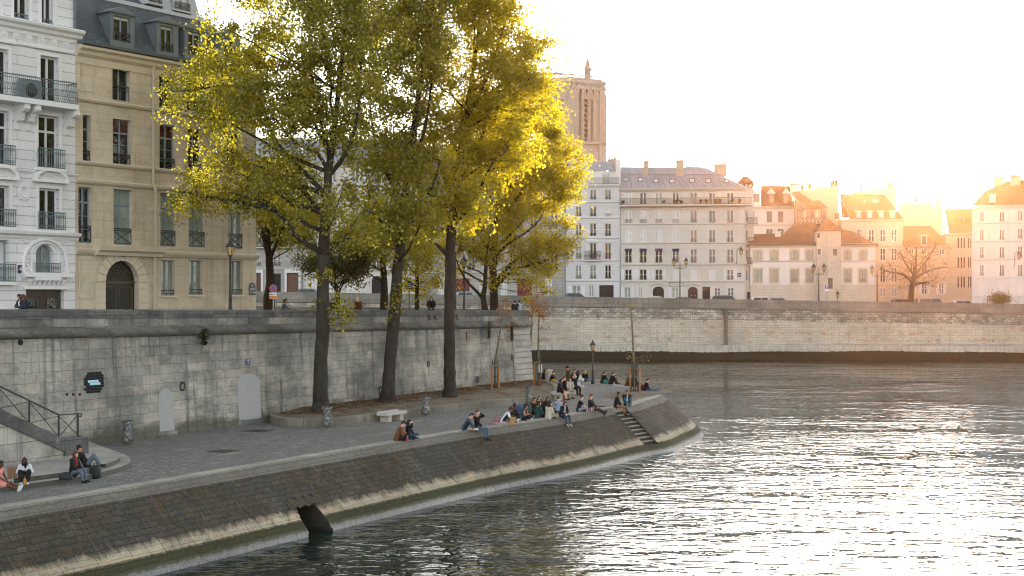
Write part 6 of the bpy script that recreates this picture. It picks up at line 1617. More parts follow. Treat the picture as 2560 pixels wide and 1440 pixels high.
sapling('nearly bare sapling on the soil mound at the tip', 1586, 976, 2.75, [(1586, 920, 3), (1583, 870, 2.6), (1580, 810, 2), (1578, 775, 1.2), (1577, 745, .6)], [(1560, 790, 0, .4, 10), (1592, 800, 0, .4, 10), (1568, 815, 0, .5, 12), (1590, 770, 0, .3, 9), (1572, 765, 0, .3, 9), (1558, 850, 0, .3, 0), (1602, 840, 0, .35, 0), (1566, 895, 0, .35, 0), (1606, 890, 0, .35, 0), (1558, 875, 0, .35, 0), (1600, 865, 0, .35, 0), (1610, 900, 0, .2, 0)], L_GOLD, .10)
# ivy tufts hanging on the wall
def ivy(label, px, py, rpx, hpx, n, lmat=L_IVY, o=.22, name='ivy', leaf=.10):
    u, z = WF.uz(px, py, o); c = WF.P(u, z, o); k = c.y / F
    rs = np.random.RandomState(n)
    a = rs.normal(0, .45, n); b = rs.uniform(0, 1, n)
    d = np.array((*WF.d, 0)); nn = np.array((*WF.n, 0))
    P = np.array(tuple(c)) + (a * rpx * k * (1.1 - .6 * b))[:, None] * d - (b * hpx * k)[:, None] * np.array([0, 0, 1]) + np.abs(rs.normal(0, .08, n))[:, None] * nn
    t = thing(name, label, 'plant', c, 'weeds in the parapet joint' if name == 'weed' else None)
    leaf_mesh('foliage', P, leaf, lmat, t)
    q = MB()
    for i in range(4): e = c + V((*WF.d, 0)) * random.uniform(-.5, .5) * rpx * k - V((0, 0, hpx * k * random.uniform(.4, 1.))); q.tube([c, c.lerp(e, .5) + V((*WF.n, 0)) * .04, e], .012, 4)
    q.build('stem', BARK2, t)
ivy('green ivy tuft hanging from the moulding over the bare wall stretch', 508, 822, 16, 40, 420)
ivy('green ivy strand hanging near the orange leaved sapling', 1221, 804, 10, 42, 260)
ivy('thick ivy curtain hanging beside the stone pilaster', 1278, 806, 9, 46, 300)
ivy('dry reddish creeper hanging between the third poplar and the pilaster', 1166, 826, 10, 36, 60, L_RED, .16, 'creeper', .08)
for x in (1072, 1086, 1124, 1141): ivy('small weed sprouting from the parapet joint', x, 788, 5, 12, 40, L_IVY, .08, 'weed', .07)
# clipped dark shrub across the river
p_ = ray(2500, 757, 207.)
t = thing('shrub', 'dark rounded shrub in front of the shuttered corner building', 'shrub', p_)
rs = np.random.RandomState(4); P = rs.normal(size=(1500, 3)) * np.array([.75, .6, .45]) + np.array(tuple(p_)) + np.array([0, 0, .55])
leaf_mesh('foliage', P, .22, L_GREEN, t)
q = MB(); q.tube([p_ - V((0, 0, .8)), p_ + V((0, 0, .6))], [.1, .04], 6); q.build('stem', BARK2, t)
# ===== street furniture, signs, small things ============================================================
LGL = plain('lantern_glass', (.52, .34, .12), .25, .25)
LAMPI = plain('dark_cast_iron', (.018, .020, .022), .5, .3, 10.)
def lantern(t, c, k=1., amber=True):
    """six sided lantern whose foot sits at c"""
    q = MB(); q.lathe(c, [(.05 * k, 0), (.10 * k, .04 * k), (.12 * k, .08 * k)], 8); q.build('lantern_base', LAMPI, t)
    q = MB(); q.lathe(c + V((0, 0, .085 * k)), [(.115 * k, 0), (.20 * k, .42 * k)], 6); q.build('lantern_glass', LGL, t)
    q = MB()
    for i in range(6):
        a = math.pi * i / 3; d = V((math.cos(a), math.sin(a), 0)); q.bar(c + d * .12 * k + V((0, 0, .08 * k)), c + d * .21 * k + V((0, 0, .51 * k)), .022 * k)
    q.lathe(c + V((0, 0, .505 * k)), [(.21 * k, 0), (.26 * k, .03 * k), (.25 * k, .08 * k), (.15 * k, .17 * k), (.10 * k, .20 * k), (.10 * k, .26 * k), (.13 * k, .28 * k), (.04 * k, .33 * k), (.03 * k, .40 * k), (.05 * k, .43 * k), (.01 * k, .48 * k)], 12)
    q.build('lantern_cap', plain('weathered_copper_cap', (.03, .05, .05), .5, .3), t)
def lamp(label, b, h, base=1., k=1., slim=False):
    t = thing('street_lamp', label, 'street lamp', b, 'street lamps')
    q = MB()
    if slim: q.lathe(b, [(.13, 0), (.14, .28), (.10, .32), (.085, .9), (.10, .93), (.06, 1.0), (.05, h * .55), (.07, h * .56), (.045, h * .58), (.04, h)], 10)
    else: q.lathe(b, [(.32, 0), (.32, .18), (.27, .22), (.24, .62), (.27, .66), (.20, .72), (.15, 1.0), (.17, 1.04), (.10, 1.1), (.085, 1.6), (.10, 1.63), (.075, 1.66), (.055, h - .35), (.09, h - .3), (.05, h - .25), (.05, h)], 12)
    q.build('post', LAMPI, t, True)
    lantern(t, b + V((0, 0, h)), k)
def wp_(px, Z, z): return V(((px - CX) / F * Z, Z, z))
lamp('black cast iron lamp before the limestone townhouse with amber lantern', wp_(576, 73.5, 7.2), 4.05 - .3)
lamp('black lamp on the upper quay between third poplar and bright yellow tree', wp_(1160, 104., 6.95), 4.15 - .1)
lamp('dark lamp half hidden directly behind the third poplar trunk', wp_(1138, 98., 7.0), 4.9)
lamp('slim rusty lamp standing alone on the paved tip beside the water', gp(1482, 960), 2.35, k=.9, slim=True)
def twin_lamp(label, px, py, Z, h, arm=.9):
    b = ray(px, py, Z); b.z = far_z(b.x); t = thing('twin_street_lamp', label, 'street lamp', b, 'twin lamps on the far quay')
    q = MB(); q.lathe(b, [(.25, 0), (.22, .5), (.12, .9), (.10, 1.2), (.06, h - .5), (.09, h - .4), (.05, h - .2), (.03, h + .5)], 10); q.build('post', LAMPI, t, True)
    q = MB()
    for s in (-1, 1): q.tube([b + V((0, 0, h - .5)), b + V((s * arm * .5, 0, h - .55)), b + V((s * arm, 0, h - .35)), b + V((s * arm, 0, h - .1))], .04, 6)
    q.build('arms', LAMPI, t)
    for s in (-1, 1): lantern(t, b + V((s * arm, 0, h - .1)), 1.35)
twin_lamp('twin lantern lamp before the seven bay house', 1700, 745, 212, 6.0)
twin_lamp('twin lantern lamp before the low white medieval house', 2047, 750, 211, 5.4, .75)
twin_lamp('twin lantern lamp near the bare round tree', 2193, 750, 211, 5.3, .75)
def wall_lamp(label, px, py, Z, side=1):
    b = ray(px, py, Z); t = thing('wall_lamp', label, 'wall lamp', b, 'bracket lamps on far house corners')
    q = MB(); q.tube([b + V((0, .3, -1.2)), b + V((0, -.1, -.6)), b + V((0, -.2, .9)), b + V((side * .3, -.2, 1.25)), b + V((side * .6, -.2, 1.05))], .05, 6); q.build('bracket', LAMPI, t); lantern(t, b + V((side * .6, -.2, .1)), 1.4)
wall_lamp('bracket lantern on the corner of the seven bay house', 1842, 640, 212.8); wall_lamp('bracket lantern on the narrow white house corner beside the tree', 1418, 632, 215.5); wall_lamp('curved bracket lantern on the shuttered corner building', 2536, 650, 208.6)
b = ray(2094, 752, 203.6); t = thing('quay_lantern', 'small squat lantern on the far parapet under the stair tower', 'lamp', b)
q = MB(); q.tube([b - V((0, 0, .1)), b + V((0, 0, .5))], .04, 6); q.build('post', LAMPI, t); lantern(t, b + V((0, 0, .45)), 1.1)
# signs
redp = plain('sign_red', (.42, .012, .022), .4, .05); blup = plain('sign_blue', (.02, .10, .38), .4, .05); whp = plain('sign_white', (.68, .68, .68), .5, .04); orp = plain('sign_orange', (.62, .20, .015), .5, .06); grp = plain('galvanised_pole', (.30, .31, .32), .45, .1, metal=.3)
fwd = V((0, -1, 0))
def disc(p, r, o, m, t, name, n=28):
    q = MB(); q.prism([p + V((r * math.cos(6.2832 * k / n), -o, r * math.sin(6.2832 * k / n))) for k in range(n)], V((0, .012, 0))); return q.build(name, m, t)
Zs = 76.; c = ray(683, 721, Zs); c.z = c.z
t = thing('no_parking_sign', 'round red and blue no parking sign over a white and orange tow panel', 'road sign', V((c.x, c.y, 7.2)))
q = MB(); q.tube([V((c.x, c.y + .04, 7.1)), V((c.x, c.y + .04, c.z + .2))], .035, 8); q.build('pole', grp, t)
kz = Zs / F
disc(c, 9.3 * kz, .0, whp, t, 'disc_rim'); disc(c, 9.0 * kz, .006, redp, t, 'red_disc'); disc(c, 5.9 * kz, .012, blup, t, 'blue_disc')
q = MB(); q.bar(c + V((-4.6 * kz, -.02, 4.6 * kz)), c + V((4.6 * kz, -.02, -4.6 * kz)), .02, .06); q.build('diagonal_bar', redp, t)
q = MB(); q.box(V((c.x - 9.3 * kz, c.y - .01, c.z - 26 * kz)), (18.6 * kz, 0, 0), (0, .015, 0), (0, 0, 15.6 * kz)); pnl = q.build('tow_panel', whp, t)
q = MB(); q.box(V((c.x - 9.2 * kz, c.y - .016, c.z - 25.5 * kz)), (18.4 * kz, 0, 0), (0, .004, 0), (0, 0, 7. * kz)); q.build('orange_strip', orp, pnl)
q = MB(); z0_ = c.z - 16 * kz
q.box(V((c.x - 7.5 * kz, c.y - .02, z0_)), (6.5 * kz, 0, 0), (0, .008, 0), (0, 0, 1.8 * kz)); q.box(V((c.x - 6.5 * kz, c.y - .021, z0_ + 1.5 * kz)), (2.5 * kz, 0, 0), (0, .008, 0), (0, 0, 1.4 * kz))
for x in (-6.4, -2.4): q.tube([V((c.x + x * kz, c.y - .022, z0_)), V((c.x + x * kz, c.y - .012, z0_))], .8 * kz, 8)
q.bar(V((c.x + .8 * kz, c.y - .018, z0_ + 2 * kz)), V((c.x + 7 * kz, c.y - .018, z0_ + .1 * kz)), 1. * kz)
q.build('tow_pictogram', plain('sign_black', (.02, .02, .022), .5), pnl)
t = thing('information_panel', 'dark arched information panel on a thin pole beside the slim young tree', 'sign', wp_(1022, 97, 7.0))
c = ray(1023, 713, 97.)
q = MB(); q.tube([V((c.x, c.y + .05, 6.9)), V((c.x, c.y + .05, c.z))], .035, 6); q.build('pole', LAMPI, t)
q = MB(); w_ = .23; q.prism([c + V((-w_, 0, -.26)), c + V((w_, 0, -.26)), c + V((w_, 0, .12)), c + V((w_ * .55, 0, .16)), c + V((w_ * .35, 0, .29)), c + V((-w_ * .35, 0, .29)), c + V((-w_ * .55, 0, .16)), c + V((-w_, 0, .12))], V((0, .03, 0))); pn = q.build('panel', plain('sign_black', ()), t)
for k in range(3): text(('PARIS', 'QUAI DE', 'BOURBON')[k], c + V((0, -.012, .10 - k * .12)), (1, 0), .08, wl_, pn, ext=.002)
b = ray(2067, 717, 204.); t = thing('parking_sign', 'blue parking sign with a small white panel on the far quay', 'road sign', V((b.x, b.y, far_z(b.x))))
q = MB(); q.tube([V((b.x, b.y + .05, far_z(b.x))), V((b.x, b.y + .05, b.z))], .04, 6); q.build('pole', grp, t)
q = MB(); q.box(b + V((-.26, 0, -.26)), (.52, 0, 0), (0, .02, 0), (0, 0, .52)); pn = q.build('panel', plain('parking_blue', (.02, .08, .38), .4), t); text('P', b + V((0, -.012, 0)), (1, 0), .52, whp, pn)
q = MB(); q.box(b + V((-.26, 0, -.62)), (.52, 0, 0), (0, .02, 0), (0, 0, .3)); q.build('sub_panel', whp, t)
u, z = WF.uz(620.5, 905, .12); p_ = WF.P(u, z, wall_o(z) + .01)
t = thing('blue_plate', 'small dark blue enamel plate with tiny white lettering on the quay wall', 'sign', p_)
q = MB(); q.box(p_ - V((*WF.d, 0)) * .19 - V((0, 0, .15)), V((*WF.d, 0)) * .38, V((*WF.n, 0)) * .025, (0, 0, .30)); pn = q.build('plate', plain('blue_enamel2', (.012, .03, .12), .4), t)
text('LIGNE', p_ + V((*WF.n, 0)) * .03 + V((0, 0, .08)), WF.d, .09, wl_, pn, ext=.002); text('7', p_ + V((*WF.n, 0)) * .03 + V((0, 0, -.05)), WF.d, .15, wl_, pn, ext=.002)
# tile mosaic: a plain cluster of black and pale blue squares
u0, z0_ = WF.uz(210, 984, .12); u1, _ = WF.uz(259, 984, .12); s = (u1 - u0) / 11
tb = plain('black_tile', (.010, .010, .012), .7, .2, spec=.2); tl = plain('pale_blue_tile', (.36, .66, .80), .25, .06); tg = plain('tile_grout', (.10, .10, .10), .8)
c = WF.P(u0, z0_, .15); t = thing('tile_mosaic', 'block of black square tiles with pale blue tiles set in the quay wall', 'mosaic', c)
q = MB(); qb = MB(); qg = MB()
rows = ['..########.', '.##########', '###########', '##bbbbbb###', '###bbbbbb##', '.##########', '##########.', '.########..']
for j, r_ in enumerate(rows):
    for i, ch in enumerate(r_):
        if ch == '.': continue
        z = z0_ + (len(rows) - 1 - j) * s; o = wall_o(z) + .012
        WF.slab(qg, u0 + i * s - .008, z - .008, u0 + i * s + s + .008, z + s + .008, 0, o - .003)
        WF.slab(qb if ch == 'b' else q, u0 + i * s + .006, z + .006, u0 + i * s + s - .006, z + s - .006, 0, o + .01)
qg.build('grout', tg, t); q.build('black_tiles', tb, t); qb.build('blue_tiles', tl, t)
for x in (166, 182, 198):
    u, z = WF.uz(x, 986, .12); q = MB(); WF.slab(q, u - s * .5, z - s * .5, u + s * .5, z + s * .5, 0, wall_o(z) + .02); o_ = q.build('loose_tile', tb, base=WF.P(u, z, .1)); tag(o_, 'single black square tile trailing beside the tile mosaic', 'tile', 'single tiles beside the mosaic')
# litter bag holders
def bagmat():
    g = G('clear_bag'); n = g.noise(g.obj(), 7., 4., .7); n2 = g.noise(g.obj(), 3., 3.)
    col = g.mix(g.rng(n, .42, .68), (.07, .07, .068), (.34, .35, .355)); col = g.mix(g.rng(n2, .58, .66), col, (.22, .12, .06))
    g.bsdf(col, .25, g.bump(n, .06), Specular_IOR_Level=.6)
    b = g.out.inputs[0].links[0].from_socket; tr = g.n('BsdfTransparent')
    m = g.n('MixShader', {0: g.rng(n, .35, .6, .30, .95), 1: tr.outputs[0], 2: b}); g.t.links.new(m.outputs[0], g.out.inputs[0])
    return g.m
BAGM = bagmat()
def bag_holder(label, px, py, z=2.65):
    b = gp(px, py, z); t = thing('litter_bag_holder', label, 'litter bin', b, 'litter bag holders on the lower quay')
    q = MB(); q.tube([b + V((.0, .22, 0)), b + V((0, .22, 1.05))], .035, 8); q.build('post', plain('green_grey_metal', (.07, .09, .085), .5, .2), t)
    q = MB(); q.tube([b + V((.24 * math.cos(a), .24 * math.sin(a), 1.0)) for a in [6.2832 * k / 16 for k in range(17)]], .018, 6, cap=False); q.build('hoop', plain('green_grey_metal', ()), t)
    q = MB(); rr_ = random.Random(px); n = 16; vs = []
    for i, (r, zz1) in enumerate([(.04, .07), (.2, .09), (.24, .22), (.21, .4), (.17, .6), (.16, .8), (.22, .97), (.245, 1.0), (.25, .9)]):
        for k in range(n): a = 6.2832 * k / n; vs.append(b + V((math.cos(a), math.sin(a), 0)) * r * rr_.uniform(.82, 1.1) + V((0, 0, zz1 + rr_.uniform(-.015, .015))))
    q.mesh(vs, [(i * n + k, i * n + (k + 1) % n, (i + 1) * n + (k + 1) % n, (i + 1) * n + k) for i in range(8) for k in range(n)]); q.build('bag', BAGM, t, True)
bag_holder('clear litter bag on its stand against the wall near the stairs', 318, 1112)
bag_holder('clear litter bag on its stand at the thickest poplar', 817, 1070)
bag_holder('clear litter bag on its stand at the kerb below the third poplar', 1064, 1040)
bag_holder('clear litter bag on its stand at the kerb before the stone bench with people', 1322, 1010)
# stone benches
bst = plain('pale_bench_stone', (.42, .41, .39), .8, .15, 3., .004); bleg = plain('warm_bench_leg', (.44, .39, .32), .85, .15, 3.)
def bench(label, px, py, L=2.0, W_=.62, h=.46, ang=None):
    b = gp(px, py); t = thing('stone_bench', label, 'bench', b, 'stone benches on the lower quay')
    x = V((WD.x, WD.y, 0)); y = V((WD.y, -WD.x, 0))
    q = MB(); q.box(b - x * L / 2 - y * W_ / 2 + V((0, 0, h - .14)), x * L, y * W_, (0, 0, .14)); q.box(b - x * L / 2 - y * W_ / 2 + V((0, 0, h)), x * L, y * .1, (0, 0, .05)); q.build('seat', bst, t)
    for s in (-1, 1): q = MB(); q.box(b + x * (s * L * .3 - .16) - y * W_ * .38, x * .32, y * W_ * .76, (0, 0, h - .142)); q.build('leg', bleg, t)
    return b
bench('empty pale stone bench beside the kerb of the poplar bed', 980, 1052)
bench('stone bench with seated people at the end of the planting bed', 1406, 998, 2.3)
bench('stone block seat further back where two people sit with a white coat', 1436, 984, 1.5)
# manholes
def manhole(label, px, py, s):
    b = gp(px, py); t = thing('manhole_cover', label, 'manhole', b, 'iron manhole covers'); x = V((WD.x, WD.y, 0)) * s; y = V((WD.y, -WD.x, 0)) * s
    q = MB(); q.box(b - x * .5 - y * .5, x, y, (0, 0, .008)); q.build('frame', plain('rusty_frame', (.10, .06, .035), .8, .4, 5.), t)
    q = MB()
    for i in range(9): q.box(b - x * .42 - y * .42 + x * .84 * i / 9, x * .07, y * .84, (0, 0, .018))
    q.box(b - x * .43 - y * .43, x * .86, y * .86, (0, 0, .012)); q.build('grating', plain('dark_grating', (.03, .03, .03), .6, .3, 8.), t)
manhole('square iron manhole on the cobbles below the wide doorway', 646, 1077, 1.15); manhole('square iron manhole in the middle of the cobbled quay', 558, 1128, 1.0)
# tree guards
wdp = plain('orange_wood_post', (.34, .17, .065), .8, .2, 6.); cage = plain('dark_green_cage', (.02, .032, .026), .5, .2)
def guard(label, pxs, py, z, h, cx, notice=None, topc=None):
    ps = [gp(x, y, z) for x, y in pxs]; t = thing('tree_guard', label, 'tree guard', ps[0], 'wooden guards round the saplings')
    for p_ in ps: q = MB(); q.tube([p_ - V((0, 0, .15)), p_ + V((0, 0, h))], .062, 8); q.build('post', wdp, t)
    q = MB(); q.bar(ps[0] + V((0, 0, h - .04)) - (ps[1] - ps[0]) * .08, ps[1] + V((0, 0, h - .04)) + (ps[1] - ps[0]) * .08, .09, .07); q.build('crossbar', topc or wdp, t)
    c = gp(cx, py, z); q = MB()
    for k in range(10): a = 6.2832 * k / 10; q.tube([c + V((.24 * math.cos(a), .24 * math.sin(a), 0)), c + V((.17 * math.cos(a), .17 * math.sin(a), .7)), c + V((.2 * math.cos(a), .2 * math.sin(a), h + (.5 if k % 2 else .3)))], .014, 4)
    for zz1, r in ((.1, .24), (.75, .18), (1.35, .185), (h + .1, .2)): q.tube([c + V((r * math.cos(a), r * math.sin(a), zz1)) for a in [6.2832 * k / 12 for k in range(13)]], .014, 4, cap=False)
    q.build('cage', cage, t)
    if notice: p_ = ps[1] + V((.0, -.08, h - .75)); q = MB(); q.box(p_ - V((.14, 0, 0)), (.28, 0, 0), (0, .01, 0), (0, 0, .55)); q.build('notice', whp, t)
guard('wooden guard with grey crossbar round the orange sapling by the wall', ((1229, 973), (1247, 972)), 971, zb + .06, 1.5, 1238, topc=plain('grey_wood', (.16, .14, .12), .8))
guard('wooden guard with white paper notice at the end of the planting bed', ((1337, 964), (1350, 963)), 964, zb - .02, 1.6, 1345, True)
guard('wooden guard on the soil mound at the quay tip', ((1575, 977), (1599, 982)), 980, 2.74, 1.55, 1586)
b = gp(1329, 953, zb - .2); t = thing('marker_post', 'thin wooden post with a blue band at the quay corner', 'post', b)
q = MB(); q.tube([b, b + V((0, 0, 1.55))], .055, 8); q.build('shaft', wdp, t); q = MB(); q.tube([b + V((0, 0, .95)), b + V((0, 0, 1.5))], .059, 8); q.build('blue_band', plain('faded_blue', (.04, .12, .16), .7), t)
b = gp(1372, 951); t = thing('stone_bollard', 'squat pale stone block beside the man in navy near the water', 'bollard', b); q = MB(); q.lathe(b, [(.30, 0), (.30, .72), (.26, .8), (.1, .83)], 12); q.build('block', bleg, t)
# cars on the far quay
def car(label, px, col, Z=212., h=1.5, L=4.2, van=False, flip=1):
    x = (px - CX) / F * Z; z = far_z(x) ; o = V((x, Z, z)); t = thing('parked_car', label, 'car', o, 'cars parked on the far quay'); W_ = 1.75
    paint = plain('car_paint_' + label.split()[0], col, .3, .05, spec=.6); gl = plain('car_glass', (.02, .025, .03), .08, .2)
    f_ = lambda q: [V((o.x + flip * a, o.y - W_ / 2, z + c)) for a, c in q]
    body = [(-L / 2, .35), (-L / 2 + .05, .82), (-L / 2 + .25, .92), (L * .22, .95), (L / 2 - .12, .78), (L / 2, .55), (L / 2 - .02, .3), (-L / 2, .28)]
    q = MB(); q.prism(f_(body), (0, W_, 0)); q.build('body', paint, t)
    cab = [(-L / 2 + .12, .9), (-L / 2 + .35, h - .06), (-L / 2 + .6, h), (L * .02, h), (L * .10, h - .05), (L * .28, .93)]
    if van: cab = [(-L / 2 + .05, .9), (-L / 2 + .12, h - .05), (-L / 2 + .3, h), (L * .14, h), (L * .22, h - .08), (L * .36, .93)]
    q = MB(); a = f_(cab); b_ = [p + V((0, W_, 0)) for p in a]
    a = [p + V((0, .16 * (p.z - z - .9) / (h - .9), 0)) for p in a]; b_ = [p - V((0, .16 * (p.z - z - .9) / (h - .9), 0)) for p in b_]
    n = len(a); q.mesh(a + b_, [tuple(range(n))[::-1], tuple(range(n, 2 * n))] + [(i, (i + 1) % n, n + (i + 1) % n, n + i) for i in range(n)]); q.build('cabin', paint, t)
    q = MB(); m = len(cab)
    win = [(cab[1][0] + .15, .96), (cab[1][0] + .25, h - .14), (cab[3][0], h - .14), (cab[-1][0] - .35, .96)]
    for k in range(2):
        a0 = win[0][0] + (win[3][0] - win[0][0]) * k / 2 + .03; a1 = win[0][0] + (win[3][0] - win[0][0]) * (k + 1) / 2 - .03
        tx = lambda a_, top: a_ + (.12 if k == 0 and a_ == a0 else (-.35 if k == 1 and a_ == a1 else 0)) * top
        q = MB(); q.face([p + V((0, -.012 + dy, 0)) for p, dy in zip(f_([(a0, .97), (a1, .97), (tx(a1, 1), h - .13), (tx(a0, 1), h - .13)]), (.02, .02, .13, .13))]); q.build('side_window', gl, t)
    for e in (-1, 1):
        i = (0, 1) if e < 0 else (m - 1, m - 2); (ax, az), (bx, bz) = cab[i[0]], cab[i[1]]; q = MB()
        q.face([V((o.x + flip * (x_ + e * .012), o.y + y_, z + z_)) for x_, y_, z_ in ((ax, -.75, az + .03), (ax, .75, az + .03), (bx, .65, bz - .05), (bx, -.65, bz - .05))]); q.build('windscreen' if e > 0 else 'rear_window', gl, t)
    for s in (-1, 1):
        for a_ in (-L * .3, L * .3):
            c = V((o.x + flip * a_, o.y + s * .72, z + .31)); q = MB(); q.tube([c - V((0, .1, 0)), c + V((0, .1, 0))], .31, 14); wh_ = q.build('wheel', plain('tyre_rubber', (.02, .02, .02), .9), t)
            q = MB(); q.tube([c - V((0, .112, 0)), c + V((0, .112, 0))], .19, 12); q.build('rim', grp, wh_)
car('teal dark hatchback parked before the narrow white house', 1444, (.04, .07, .075), h=1.58)
car('silver low car parked before the arched doors of the seven bay house', 1642, (.42, .45, .47), h=1.32)
car('charcoal car roof in front of the seven bay house lamp', 1718, (.06, .06, .07), h=1.25)
car('black estate car parked before the chamfered corner of the seven bay house', 1818, (.025, .025, .03), h=1.62, L=4.6)
car('white small car parked before the low medieval house', 1908, (.62, .62, .62), h=1.5)
car('bluish grey car parked next to the white small car', 1948, (.20, .24, .30), h=1.42)
car('maroon dark car parked under the bare round tree', 2262, (.10, .05, .05), h=1.5)
car('pinkish grey van parked beside the bare round tree', 2330, (.36, .30, .30), h=1.75, L=4.7, van=True)
car('pale silver car parked before the shuttered corner building', 2412, (.5, .5, .5), h=1.5)
car('navy car seen between the grey stone house and the thickest poplar', 778, (.03, .06, .09), Z=215., h=1.6)
car('light blue car behind the lamp on the upper quay', 1172, (.25, .36, .45), Z=214., h=1.55)
# benches of the upper street
def slat_bench(label, px, Z):
    b = wp_(px, Z, street_z(Z)); t = thing('street_bench', label, 'bench', b); wd_ = plain('dark_bench_slats', (.035, .028, .02), .7, .3)
    q = MB(); q.box(b + V((-1, -.2, .42)), (2, 0, 0), (0, .42, 0), (0, 0, .05)); q.build('seat', wd_, t)
    for zz1 in (.62, .8): q = MB(); q.box(b + V((-1, .2, zz1)), (2, 0, 0), (0, .04, 0), (0, 0, .11)); q.build('back_slat', wd_, t)
    for x in (-.9, .9): q = MB(); q.bar(b + V((x, .2, 0)), b + V((x, .24, .95)), .06); q.bar(b + V((x, -.18, 0)), b + V((x, -.18, .42)), .05); q.build('leg', LAMPI, t)
slat_bench('dark slatted bench on the upper street behind the hooded person', 1100, 103.); slat_bench('dark slatted bench on the upper street behind the thickest poplar', 760, 88.)
# ===== people ===========================================================================================
PENDING = []
def ik(a, t, l1, l2, pole):
    a, t, pole = V(a), V(t), V(pole); d = t - a; L = min(d.length, (l1 + l2) * .998); d = d.normalized()
    t = a + d * L; x = (l1 * l1 - l2 * l2 + L * L) / (2 * L); h = math.sqrt(max(1e-6, l1 * l1 - x * x))
    p = pole - d * pole.dot(d)
    if p.length < 1e-4: p = V((0, 0, 1)) - d * d.z
    return a + d * x + p.normalized() * h, t
def cap(q, a, b, r0, r1, n=10):
    a, b = V(a), V(b); d = b - a
    if d.length < 1e-5: q.ball(a, r0, n); return
    d.normalize(); pts = [a - d * r0 * .98, a - d * r0 * .7, a, b, b + d * r1 * .7, b + d * r1 * .98]
    q.tube(pts, [r0 * .2, r0 * .71, r0, r1, r1 * .71, r1 * .2], n)
def remesh(q, name, mat, parent, vox, sm=2):
    o = q.build(name, mat, parent, True, weld=True)
    m = o.modifiers.new('r', 'REMESH'); m.mode = 'VOXEL'; m.voxel_size = vox; m.use_smooth_shade = True
    s_ = o.modifiers.new('s', 'SMOOTH'); s_.factor = .5; s_.iterations = sm
    PENDING.append(o); return o
def flush():
    dg = bpy.context.evaluated_depsgraph_get()
    for o in PENDING:
        me = bpy.data.meshes.new_from_object(o.evaluated_get(dg)); old = o.data
        o.modifiers.clear(); o.data = me; me.name = o.name; bpy.data.meshes.remove(old)
    PENDING.clear()
CM = {}
def cloth(c, rough=.85):
    k = ('%s' % (c,), rough)
    if k not in CM: CM[k] = plain('cloth_' + str(len(CM)), hx(c), rough, .18, 9.)
    return CM[k]
SKIN = {'l': '#d9a78c', 'm': '#b98061', 'd': '#5d3b2a', 'b': '#8a5a41'}
PR = random.Random(21)
LEGS = {'cross': ((.05, .28, .07), (.05, .34, .07), (1, .5, .45)), 'edge': ((.11, .50, -.36), (.11, .50, -.36), (.1, 1, .9)), 'knees': ((.11, .48, .08), (.11, .48, .08), (.25, .2, 1)), 'legs': ((.10, .83, .08), (.10, .83, .08), (.1, .1, 1)),
        'onek': ((.12, .82, .08), (.10, .46, .08), (.1, .2, 1)), 'hang': ((.10, .80, -.10), (.10, .80, -.12), (.1, .3, 1)), 'side': ((.30, .22, .07), (.42, .12, .07), (1, .8, .3))}
ARMS = {'lap': ((.08, .30, .18), (1, -.4, -.5)), 'knees': ((.12, .38, .40), (1, -.2, -.6)), 'phone': ((.06, .30, .34), (1, -.3, -.8)), 'back': ((.26, -.34, -.03), (.6, -1, .2)), 'reach': ((.10, .52, .12), (1, -.2, -.4)), 'shin': ((.08, .44, .22), (1, -.2, -.4)), 'fold': ((-.10, .20, .30), (1, .2, -.6)), 'side': ((.27, .04, -.18), (.5, -1, 0)), 'hip': ((.22, .02, .06), (1, -.8, 0)), 'pocket': ((.20, .10, .02), (.8, -1, 0))}
